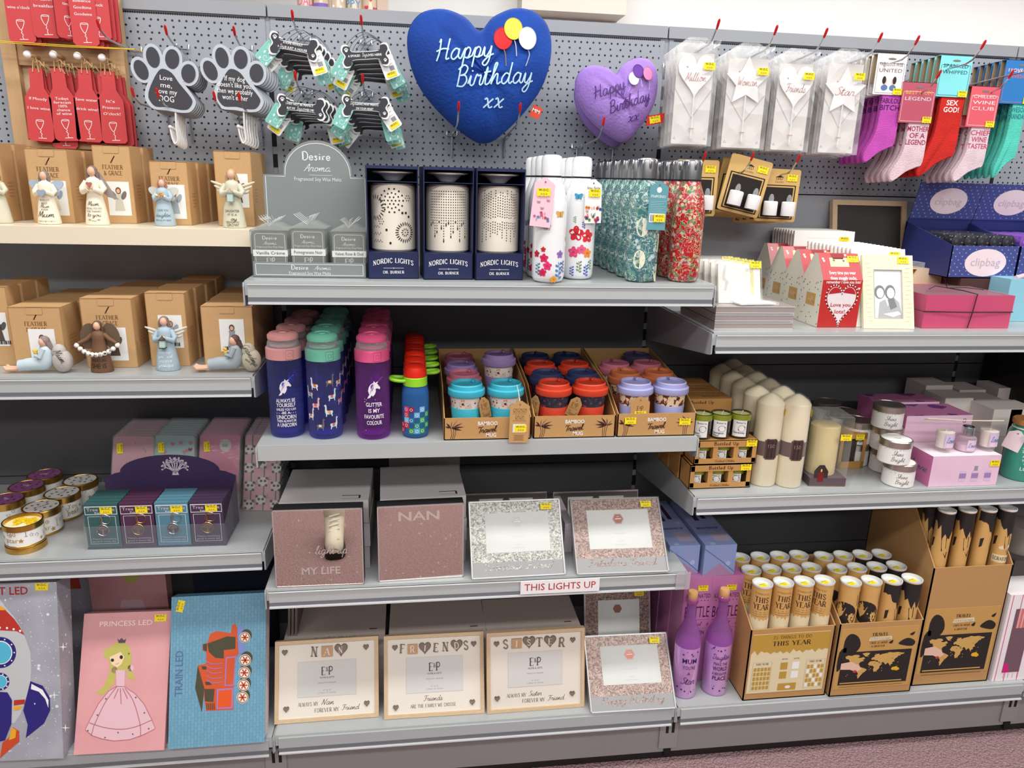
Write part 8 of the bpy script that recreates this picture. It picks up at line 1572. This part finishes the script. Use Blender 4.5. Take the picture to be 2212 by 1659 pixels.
b.build('jar_body', t); b = MB(); b.lathe([(r * .74, hj * .9), (r * .88, hj * .92), (r * .9, hj * .98), (r * .86, hj), (0, hj)], M((186, 128, 70), .7, noise=.2, nscale=160), 28); b.build('cork_lid', t); b = MB(); b.tube([(r * .83 * math.cos(a), r * .83 * math.sin(a), hj * .86) for a in [q * PI / 10 for q in range(20)]], .002, M((236, 236, 230), .6), 6, closed=True); b.build('neck_ribbon', t)
o_ = tagcard(t, .04, .055, -.028, -.034, hj * .84, -.5, .25, (244, 222, 226), 'x'); b = MB(); b.prism(heartp(-.012, hj * .72, .026, .026), -.047, -.044, clear((236, 240, 240), .3, .05)); b.build('glass_heart', t)
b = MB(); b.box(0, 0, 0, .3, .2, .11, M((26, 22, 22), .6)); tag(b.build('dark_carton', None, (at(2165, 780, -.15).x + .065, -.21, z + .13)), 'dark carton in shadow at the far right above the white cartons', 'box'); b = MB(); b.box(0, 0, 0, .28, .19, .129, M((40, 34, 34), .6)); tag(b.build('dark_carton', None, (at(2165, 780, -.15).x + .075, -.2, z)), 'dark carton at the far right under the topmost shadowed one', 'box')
# ------------------------------------------------------------------ right bay, base shelf
z = ZS['R3'] + .0006
n = NT('galaxy_print', .4); f1 = n.noise(9, det=3, dist=.5); f2 = n.noise(22); PKB = n.done(n.mix(f1, (190, 110, 160), n.mix(f2, (222, 130, 160), (160, 130, 200)))); n = NT('galaxy_blue', .4); f1 = n.noise(11, det=3, dist=.6); f2 = n.vor(26); BKB = n.done(n.mix(n.ma('MULTIPLY', n.lt(f2, .2), .4), n.mix(f1, (104, 156, 204), (170, 156, 204)), (196, 216, 236)))
IKP = M((70, 24, 60), .6)
for i, (bl, br, tp, lab) in enumerate((((1455, 1478), (1518, 1475), (1480, 1250), 'left'), ((1521, 1474), (1587, 1471), (1545, 1248), 'right'))):
    mid, rot, w, h = fit(bl, br, tp, z); mid.x += .007 - .011 * i; mid.y += .008; t = thing('bottle_box', '%s standing illuminated bottle box behind the corked bottles' % lab, 'bottle box', (mid.x, mid.y, z), 0, 'illuminated bottle boxes'); b = MB(); b.box(-w / 2, 0, 0, w / 2, w, h, PKB); f = FP(0)
    for s, v, hh, ww, fo in (('ILLUMINATED', .8, .012, .8, 's'), ('BOTTLE', .62, .032, .82, 's'), ('A special', .54, .012, .55, 'scr'), ('to', .54, .01, .12, 'scr'), ('BRIGHTEN', .46, .01, .6, 'b')): b.dr(TXT(s, w * (.42 if s == 'to' else -.1 if s == 'A special' else 0), h * v, hh, fo, w * ww), f, IKP)
    for k in range(7): b.dr(POLY([(w * (-.33 + .11 * k) + a, h * .775 + c) for a, c in ((-.002, 0), (0, -.0015), (.002, 0), (0, .0015))]), f, IKP)
    b.dr(R(-w * .42, h * .595, w * .42, h * .597), f, IKP); b.dr(R(-w * .4, h * .515, w * .4, h * .516), f, IKP); b.build('carton', t); price(t, w * .12, -.001, h * .89)
    ht = h
    for j in range(1, 4): dup(t, (mid.x - .002 * j, mid.y + (w + .003) * j, z), None, '%s standing illuminated bottle box in the %s column' % (ORD[j], lab))
    q0, q1 = (at(1439, 1200, mid.y), at(1503, 1200, mid.y)) if i == 0 else (at(1522, 1200, mid.y), at(1591, 1200, mid.y)); hb = (at(1470, 1165, mid.y).z if i == 0 else at(1550, 1176, mid.y).z) - z - h
    b = MB(); ww = w; b.box(-ww / 2, 0, 0, ww / 2, .27, min(hb, w * 1.02), BKB); b.dr(POLY([(-ww / 2, 0), (0, ww * .4), (ww / 2, 0)]), FP(0), M((170, 130, 170), .45)); b.dr(STK([(-ww / 2, ww * .9), (ww * .1, ww * .45), (ww / 2, ww * .1)], .0012), FP(0, 2), M((60, 80, 120), .5)); hq = min(hb, w * 1.02); b.dr(R(-ww * .1, .02, ww * .42, .075), TP(hq), M((170, 160, 180), .5)); b.dr(TXT('BRIGHTEN UP', 0, .09, .01, 'b', ww * .7), TP(hq), IKP); b.dr(R(-ww * .2, .14, -ww * .05, .22), TP(hq), IKP); b.dr(R(ww * .08, .15, ww * .22, .24), TP(hq), IKP)
    tag(b.build('bottle_box', None, ((q0.x + q1.x) / 2 + (.0 if i else .014), mid.y + (.002 if i else .012), z + h + .0006)), '%s blue ended bottle box lying on top of the standing boxes' % lab, 'bottle box', 'bottle boxes lying on top')
n = NT('irid_lilac', .12); lw = n.t.nodes.new('ShaderNodeLayerWeight'); lw.inputs[0].default_value = .4; x, y, z_ = n.xyz(); f1 = n.noise(26, n.vec((1, 1, .25))); IRD = n.done(n.mix(f1, (150, 112, 210), (250, 184, 222))); setin(n.b, 'Metallic', .2); setin(n.b, 'Coat Weight', .6)
CORK = M((200, 152, 96), .8, noise=.25, nscale=200)
def lilac(label, px, py, top, words):
    Q = on(px, py, z); r = .0335; h = at(top[0], top[1], Q.y + r).z - z; t = thing('light_bottle', label, 'light bottle', (Q.x, Q.y + r, z), -.35, 'corked lilac light bottles'); b = MB(); k = h / .3
    b.lathe([(0, 0), (r - .003, 0), (r, .004), (r, .15 * k), (0, .156 * k)], IRD, 32); b.lathe([(r, .15 * k), (r * .985, .16 * k), (r * .9, .176 * k), (r * .6, .2 * k), (.0135, .218 * k), (.0125, .235 * k), (.012, .272 * k)], clear((196, 130, 204), .3, .05), 32); b.lathe([(.0145, .268 * k), (.0155, .271 * k), (.0155, .279 * k), (.0135, .281 * k), (0, .281 * k)], M((150, 70, 130), .15, coat=.6), 24); f = CY(r)
    IKB = M((40, 22, 90), .5)
    for s, zz, hh, fo, ww in words: b.dr(TXT(s, .008, zz * k, hh, fo, ww), f, IKB)
    for q in range(12): b.dr(POLY(starp(rnd.uniform(-.02, .03), rnd.choice((rnd.uniform(.13, .15), rnd.uniform(.01, .035))) * k, rnd.uniform(.0015, .004))), f, IKB)
    b.build('glass_body', t); b = MB(); b.lathe([(.0115, .279 * k), (.0122, .281 * k), (.0128, .297 * k), (.011, .3 * k), (0, .3 * k)], CORK, 20); b.build('cork', t)
lilac('corked iridescent lilac bottle lettered Mum you are a star', 1485, 1511, (1490, 1277), [('MUM', .108, .013, 'b', .038), ("YOU'RE", .09, .01, 's', .034), ('A', .073, .01, 's', .008), ('Star', .046, .02, 'scr', .036)])
lilac('corked iridescent lilac bottle lettered Daughter make the world brighter', 1552, 1505, (1571, 1271), [('Daughter', .112, .015, 'scr', .046), ('MAKE THE', .094, .009, 's', .036), ('WORLD', .079, .011, 'b', .038), ('A BRIGHTER', .065, .008, 's', .04), ('PLACE', .05, .011, 'b', .036)])
# kraft displays of paper tubes
KD = M((184, 140, 90), .7, noise=.05, nscale=150); KDI = M((150, 108, 66), .7); CR2 = M((226, 210, 172), .55); MUS = M((190, 150, 62), .55); BRN2 = M((70, 34, 30), .55); MAPB = M((38, 32, 32), .55); MAPG = M((206, 164, 92), .55); TIN_ = M((224, 224, 222), .35, .2); TUBK = M((208, 162, 96), .5, noise=.06, nscale=60, coat=.2)
CONT = [[tuple(float(q) / 100 for q in a.split(',')) for a in c.split()] for c in ('-48,38 -44,42 -38,40 -33,43 -27,42 -24,37 -28,33 -22,31 -18,34 -15,28 -19,24 -16,21 -22,17 -24,11 -22,6 -25,8 -29,7 -30,2 -27,-2 -24,-3 -26,-5 -31,0 -35,7 -38,14 -40,22 -42,29 -46,30', '-24,-3 -19,-1 -13,-6 -9,-10 -12,-17 -15,-22 -18,-29 -20,-36 -22,-40 -23,-33 -23,-22 -26,-13 -27,-8', '-21,46 -14,48 -8,46 -10,40 -14,34 -17,38', '-5,27 -2,31 1,33 -1,36 3,41 7,42 8,37 12,40 18,42 24,45 30,43 37,44 44,41 49,40 47,36 43,35 42,30 40,32 38,26 35,22 33,17 35,13 31,10 32,5 29,3 29,-3 27,2 24,9 20,3 18,9 15,13 13,9 10,8 8,13 6,19 2,20 0,23 -4,22', '-6,17 1,18 5,15 9,13 11,8 15,7 11,-1 11,-8 7,-17 3,-20 1,-11 2,-3 -1,2 -6,3 -9,8', '32,-8 36,-6 40,-5 41,-8 44,-11 45,-16 41,-20 38,-18 33,-17 31,-13', '28,-2 33,-4 30,-3', '37,-1 43,-4 40,-3')]
def worldmap(b, f, cx, cz, w, h, land, aus=None):
    for k, c in enumerate(CONT): b.dr(POLY([(cx + a * w, cz + q * h) for a, q in c]), f, (aus if (aus and k == 5) else land))
    q = random.Random(2)
    for k in range(18): b.dr(ELL(cx + q.uniform(-.45, .45) * w, cz + q.uniform(-.3, .42) * h, .008 * w, .012 * h, 6), f, land)
def tube_(label, loc, r, h, kind, pr=True, a0=0., grp='paper tubes in the kraft displays'):
    t = thing('paper_tube', label, 'paper tube', loc, 0, grp); b = MB(); b.lathe([(0, 0), (r, 0), (r, h - .004)], TUBK, 30); f = CY(r, 1, a0); f2 = CY(r, 2, a0)
    if kind == 'year':
        b.dr(TXT('25 THINGS TO DO', .0, h - .022, .0045, 's', .036), f, M((140, 96, 50), .6)); b.dr(TXT('THIS', .002, h - .044, .015, 'ser', .036), f, BRN2); b.dr(TXT('YEAR', .002, h - .064, .015, 'ser', .04), f, BRN2)
        for k in range(3): b.dr(R(-.02 + .002 * k, h - .072 - .006 * k, .022 - .002 * k, h - .0705 - .006 * k, 4), f, M((150, 108, 60), .6))
        p = [(-.04, h - .17)] + [(-.04 + .08 * k / 16, h - .094 + (.006 if k % 2 else 0) + rnd.uniform(-.003, .003)) for k in range(17)] + [(.04, h - .17)]
        for k in range(1, 17): b.add([f(p[k][0], h - .2), f(p[k + 1][0], h - .2), f(*p[k + 1]), f(*p[k])], [(0, 1, 2, 3)], CR2)
    elif kind == 'globe':
        b.dr(DISC(-.004, h - .085, .03, .034, 0, 3, 20), f, MAPB); b.dr(POLY([(-.026, h - .08), (-.016, h - .06), (-.002, h - .066), (-.008, h - .088), (-.016, h - .1)]), f2, MAPG); b.dr(POLY([(.006, h - .085), (.016, h - .078), (.018, h - .094), (.009, h - .104)]), f2, MAPG); b.dr(POLY([(.024, h - .03), (.034, h - .02), (.036, h - .05), (.026, h - .06)]), f, MAPB)
    else:
        top = [(-.036 + .072 * k / 12, h - .03 - (.028 if 3 < k < 11 else .004) * abs(math.sin(k * 1.9 + a0 * 5)) - (.02 if k > 5 else 0)) for k in range(13)]
        for k in range(12): b.add([f(top[k][0], h - .006), f(top[k + 1][0], h - .006), f(*top[k + 1]), f(*top[k])], [(0, 1, 2, 3)], MAPB)
        for p in (((.0, h - .075), (.012, h - .07), (.014, h - .1), (.004, h - .11)), ((-.024, h - .08), (-.016, h - .076), (-.018, h - .1), (-.024, h - .105)), ((.01, h - .115), (.02, h - .11), (.018, h - .13))): b.dr(POLY(list(p)), f, MAPB)
        if kind == 'scratch': b.dr(R(-.02, h - .15, .022, h - .128, 6), f, CR2); b.dr(TXT('SCRATCH', .001, h - .143, .009, 'ser', .038), f2, BRN2); b.dr(ELL(.004, h - .105, .014, .006, 10, .3), f2, CR2)
    b.build('tube_body', t); b = MB(); b.lathe([(r, h - .004), (r + .0012, h - .004), (r + .0012, h), (r - .001, h), (r - .002, h - .008), (0, h - .009)], TIN_, 30); b.build('metal_cap', t)
    if pr: o = price(t, .002, .0, h - .0082, rx=-PI / 2, rz=0, s=.85); o.rotation_euler = (-PI / 2, 0, .3)
    return t
mid, rot, w, h = fit((1602, 1511), (1783, 1504), (1715, 1356), z); D1 = .225
def display(label, loc, w, h, d, hb, panel):
    t = thing('tube_display', label, 'display box', loc, 0, 'kraft tube display boxes'); b = MB(); b.box(-w / 2, 0, 0, w / 2, .003, h, KD); b.box(-w / 2, d - .003, 0, w / 2, d, hb, KD); b.box(-w / 2, 0, 0, w / 2, d, .003, KDI)
    for s in (-1, 1):
        xa, xb = s * w / 2, s * (w / 2 - .003); P_ = [(0, 0), (d, 0), (d, hb), (d * .45, hb * .97), (0, h)]; b.add([(xa, a, c) for a, c in P_] + [(xb, a, c) for a, c in P_], [tuple(range(5)), tuple(range(9, 4, -1))] + [(i, 5 + i, 5 + (i + 1) % 5, (i + 1) % 5) for i in range(5)], KD)
    b.build('carton', t); b = MB(); panel(b, w, h); b.build('printed_panel', t); return t
def p_year(b, w, h):
    b.box(-w * .47, -.0008, h * .1, w * .45, 0, h * .93, CR2); f, f2 = FP(-.0008), FP(-.0008, 2); e = [(-w * .47, h * .93), (w * .45, h * .93), (w * .45, h * .68)] + [(w * (.45 - .92 * k / 24), h * (.66 + (.035 if k % 2 else 0) + rnd.uniform(-.02, .02))) for k in range(1, 24)] + [(-w * .47, h * .66)]; b.dr(POLY(e), f, MUS)
    b.dr(TXT('25 THINGS TO DO', 0, h * .86, .0085, 'ser', w * .46), f2, M((120, 84, 40), .6)); b.dr(TXT('THIS YEAR', 0, h * .765, .0125, 'ser', w * .46), f2, BRN2)
    for x0 in (-.42, .22):
        b.dr(TXT('THIS YEAR', (x0 + .1) * w, h * .5, .0055, 'ser', w * .15), f, BRN2)
        b.dr(STK([(w * (x0 - .01), h * .13), (w * (x0 + .215), h * .13), (w * (x0 + .215), h * .54), (w * (x0 - .01), h * .54)], .0006, True), f, GREY)
        for r_ in range(5):
            for c in range(5): b.dr(R(w * (x0 + .005 + .042 * c), h * (.15 + .066 * r_), w * (x0 + .037 + .042 * c), h * (.2 + .066 * r_)), f, MUS if x0 < 0 or (r_ + c) % 3 else PAPER)
    for x0, c1 in ((-.1, MUS), (.04, PAPER)):
        b.dr(TXT('BEFORE' if x0 < 0 else 'AFTER', (x0 + .045) * w, h * .56, .0035, 's', w * .07), f, BRN2)
        for r_ in range(2): b.dr(R(w * x0, h * (.29 + .13 * r_), w * (x0 + .085), h * (.39 + .13 * r_)), f, c1)
    b.dr(R(-w * .1, h * .12, w * .12, h * .22), f, MUS); b.dr(ELL(w * .02, h * .165, .008, .005, 10), f2, M((240, 230, 220), .5))
def p_map(b, w, h, top=.93):
    f, f2 = FP(0), FP(0, 2); f0 = FP(-.0006)
    b.box(-w * .47, -.0006, h * .1, w * .46, 0, h * top, M((196, 152, 86), .6)); H_ = h * top
    for p in ([(-.42, .8), (-.36, .92), (-.26, .86), (-.22, .7), (-.3, .56), (-.4, .5)], [(.24, .72), (.34, .8), (.44, .74), (.42, .66), (.3, .68)], [(.12, .74), (.17, .78), (.16, .72)], [(-.46, .62), (-.38, .68), (-.4, .4), (-.46, .3)], [(.36, .86), (.42, .9), (.4, .84)]): b.dr(POLY([(w * a, H_ * (.12 + .88 * c)) for a, c in spl(p, 3, True)]), FP(-.0006), MAPB)
    b.dr(TXT('TRAVEL', 0, H_ * .88, .009, 'ser', w * .2), FP(-.0006, 2), BRN2); b.dr(POLY([(-w * .13, H_ * .81), (w * .15, H_ * .82), (w * .14, H_ * .87), (-w * .12, H_ * .86)]), FP(-.0006, 2), CR2); b.dr(TXT('SCRATCH MAP', .002, H_ * .825, .006, 's', w * .24), FP(-.0006, 3), GREY)
    for k, s in enumerate(('CARTE DU MONDE', 'A GRATTER,')): b.dr(TXT(s, 0, H_ * (.765 - .05 * k), .0055, 'ser', w * (.22 - .04 * k)), FP(-.0006, 2), BRN2)
    b.dr(R(-w * .42, H_ * .17, w * .42, H_ * .66), FP(-.0006, 2), MAPB); b.dr(R(-w * .4, H_ * .19, w * .36, H_ * .205), FP(-.0006, 3), MAPG); worldmap(b, FP(-.0006, 3), -.006, H_ * .43, w * .74, H_ * .44, MAPG, M((226, 176, 40), .5))
    b.dr(POLY([(w * a, H_ * c) for a, c in ((-.42, .5), (-.3, .52), (-.2, .46), (-.16, .4), (-.22, .36), (-.3, .4), (-.42, .41))]), FP(-.0006, 4), M((230, 190, 170), .5)); b.dr(ELL(-w * .24, H_ * .37, .006, .004, 8), FP(-.0006, 5), M((190, 60, 50), .5)); b.dr(R(-w * .4, H_ * .135, w * .38, H_ * .14), FP(-.0006, 2), BRN2)
display('kraft display box of 25 things to do this year tubes', (mid.x, mid.y, z), w, h, D1, h * 1.35, p_year); rT = .0245; hT = at(1630, 1262, mid.y + .03).z - z
def tubes(mid, w, kind, lab, hT, rows, skip=()):
    for r_ in range(rows):
        for c in range(4):
            kd = kind if kind == 'year' else ('globe', 'globe', 'map', 'map')[c]
            tube_('%s tube of the %s row in the kraft %s display' % (('left-end', 'second', 'third', 'right-end')[c], ('front', 'middle', 'back', 'rearmost')[r_], lab), (mid.x - w / 2 + .006 + rT + (w - .012 - 2 * rT) * c / 3, mid.y + .006 + rT + (.066 if rows < 4 else .06) * r_, z + .0035), rT if w > .19 else min(rT, (w - .014) / 8.1), hT - .001 * c * 0, kd, True, (-.4, -.25, -.3, -.95)[c] if kind == 'year' else (-.6, -.5, .2, -.5)[c])
tubes(mid, w, 'year', 'this year', hT, 3)
m2_, rot2, w2, h2 = fit((1789, 1504), (1966, 1494), (1900, 1344), z); display('kraft travel scratch map display box of shorter tubes, middle of the three', (m2_.x, m2_.y, z), w2, h2, D1, h2 * 1.35, p_map); hT2 = at(1827, 1258, m2_.y + .03).z - z; tubes(m2_, w2, 'map', 'scratch map', hT2, 3)
m3_, rot3, w3, h3 = fit((1967, 1481), (2132, 1471), (2098, 1224), z); hb3 = min(h3 * 1.5, .515)
display('tall kraft travel scratch map display box at the right end', (m3_.x, m3_.y, z), w3, h3, .28, hb3, lambda b, w, h: p_map(b, w, h, .66)); hT3 = at(2090, 1100, m3_.y + .03).z - z
for c in range(4):
    for r_ in range(2): tube_('%s tall tube in the %s row of the tall scratch map display' % (('left-end', 'second', 'third', 'right-end')[c], ('front', 'second')[r_]), (m3_.x - w3 / 2 + .006 + .0205 + (w3 - .012 - .041) * c / 3, m3_.y + .006 + .0215 + .05 * r_, z + .0035), .0205 if w3 > .17 else (w3 - .014) / 8.1, hT3 - .004 * r_, ('map', 'map', 'map', 'scratch')[c], False, (-.7, -.5, .3, -.4)[c])
t = thing('striped_box', 'white gift box with pink stripes and clear window at the photo edge', 'gift box', tuple(fit((2140, 1471), (2230, 1467), (2180, 1286), z)[0])); mid, rot, w, h = fit((2140, 1471), (2230, 1467), (2180, 1286), z); b = MB(); WS = M((240, 234, 236), .45); PS = M((222, 90, 140), .5); b.box(-w / 2, 0, 0, w / 2, .09, h, WS); f = FP(0)
for x in (-.44, -.22, .1, .36): b.dr(R(w * x, 0, w * x + .0022, h), f, PS)
b.dr(R(-w * .3, h * .1, w * .12, h * .84), FP(0, 2), M((116, 88, 100), .3)); b.dr(POLY([(-w * .3, h * .1), (-w * .12, h * .1), (-w * .2, h * .2), (-w * .3, h * .22)]), FP(0, 3), M((214, 30, 120), .4)); b.dr(R(-w * .22, h * .62, w * .12, h * .84), FP(0, 3), M((214, 120, 120), .4))
for k in range(4): b.dr(R(-w * .2 + w * .09 * k, h * .62, -w * .2 + w * .09 * k + .003, h * .84), FP(0, 4), M((240, 190, 186), .4))
for k in range(4): b.dr(R(-w * .24 + w * .11 * k, h * .03, -w * .24 + w * .11 * k + .001, h * .09), f, PS)
b.build('carton', t)
b = MB(); b.lathe([(0, 0), (.05, 0), (.055, .01), (.055, .09), (.03, .1), (0, .1)], M((170, 160, 150), .4), 26); o = b.build('white_pot', None, (at(2205, 1160, -.12).x, -.12, z + .2)); tag(o, 'pale rounded pot on a carton at the far right back of the base shelf', 'pot'); b = MB(); b.box(-.07, -.07, 0, .07, .07, .1995, M((90, 84, 84), .6)); tag(b.build('dark_carton', None, (o.location.x, -.12, z)), 'dark carton under the pale pot at the far right', 'box')
# ------------------------------------------------------------------ the pair of shoes on the carpet that the mirror plaques show
def shoe(label, x, y, rz):
    t = thing('sneaker', label, 'shoe', (x, y, .0005), rz, 'pair of high top sneakers'); SB, CR_ = M((26, 25, 27), .6), M((222, 214, 196), .8, noise=.06, nscale=90)
    o = spl([(0, .0), (.034, -.012), (.046, -.06), (.04, -.13), (.036, -.2), (.034, -.262), (0, -.278), (-.034, -.262), (-.036, -.2), (-.038, -.13), (-.042, -.06), (-.032, -.012)], 4, True)
    b = MB(); b.slab(o, 0, .03, SB); b.build('sole', t); b = MB(); P = [(0, -.01, .03), (0, -.05, .042), (0, -.11, .055), (0, -.17, .075), (0, -.215, .1), (0, -.222, .14), (0, -.222, .165)]
    b.tube(spl(P, 3), [.022, .03, .036, .038, .039, .039, .039, .04, .041, .042, .043, .044, .045, .046, .047, .047, .047, .046, .045], CR_, 14); b.ball((0, -.045, .034), .036, CR_, .045, .024); b.build('upper', t)
    b = MB()
    for k in range(5): b.tube([(-.022, -.1 - .022 * k, .088 + .013 * k), (.022, -.11 - .022 * k, .094 + .013 * k)], .003, M((236, 236, 232), .6), 6)
    b.build('laces', t)
shoe('cream high-top sneaker with black sole mirrored in the MY LIFE plaque', -.01, -1.8, -.1)
shoe('cream high-top sneaker whose toe shows in the NAN mirror plaque', .21, -2.1, .05)
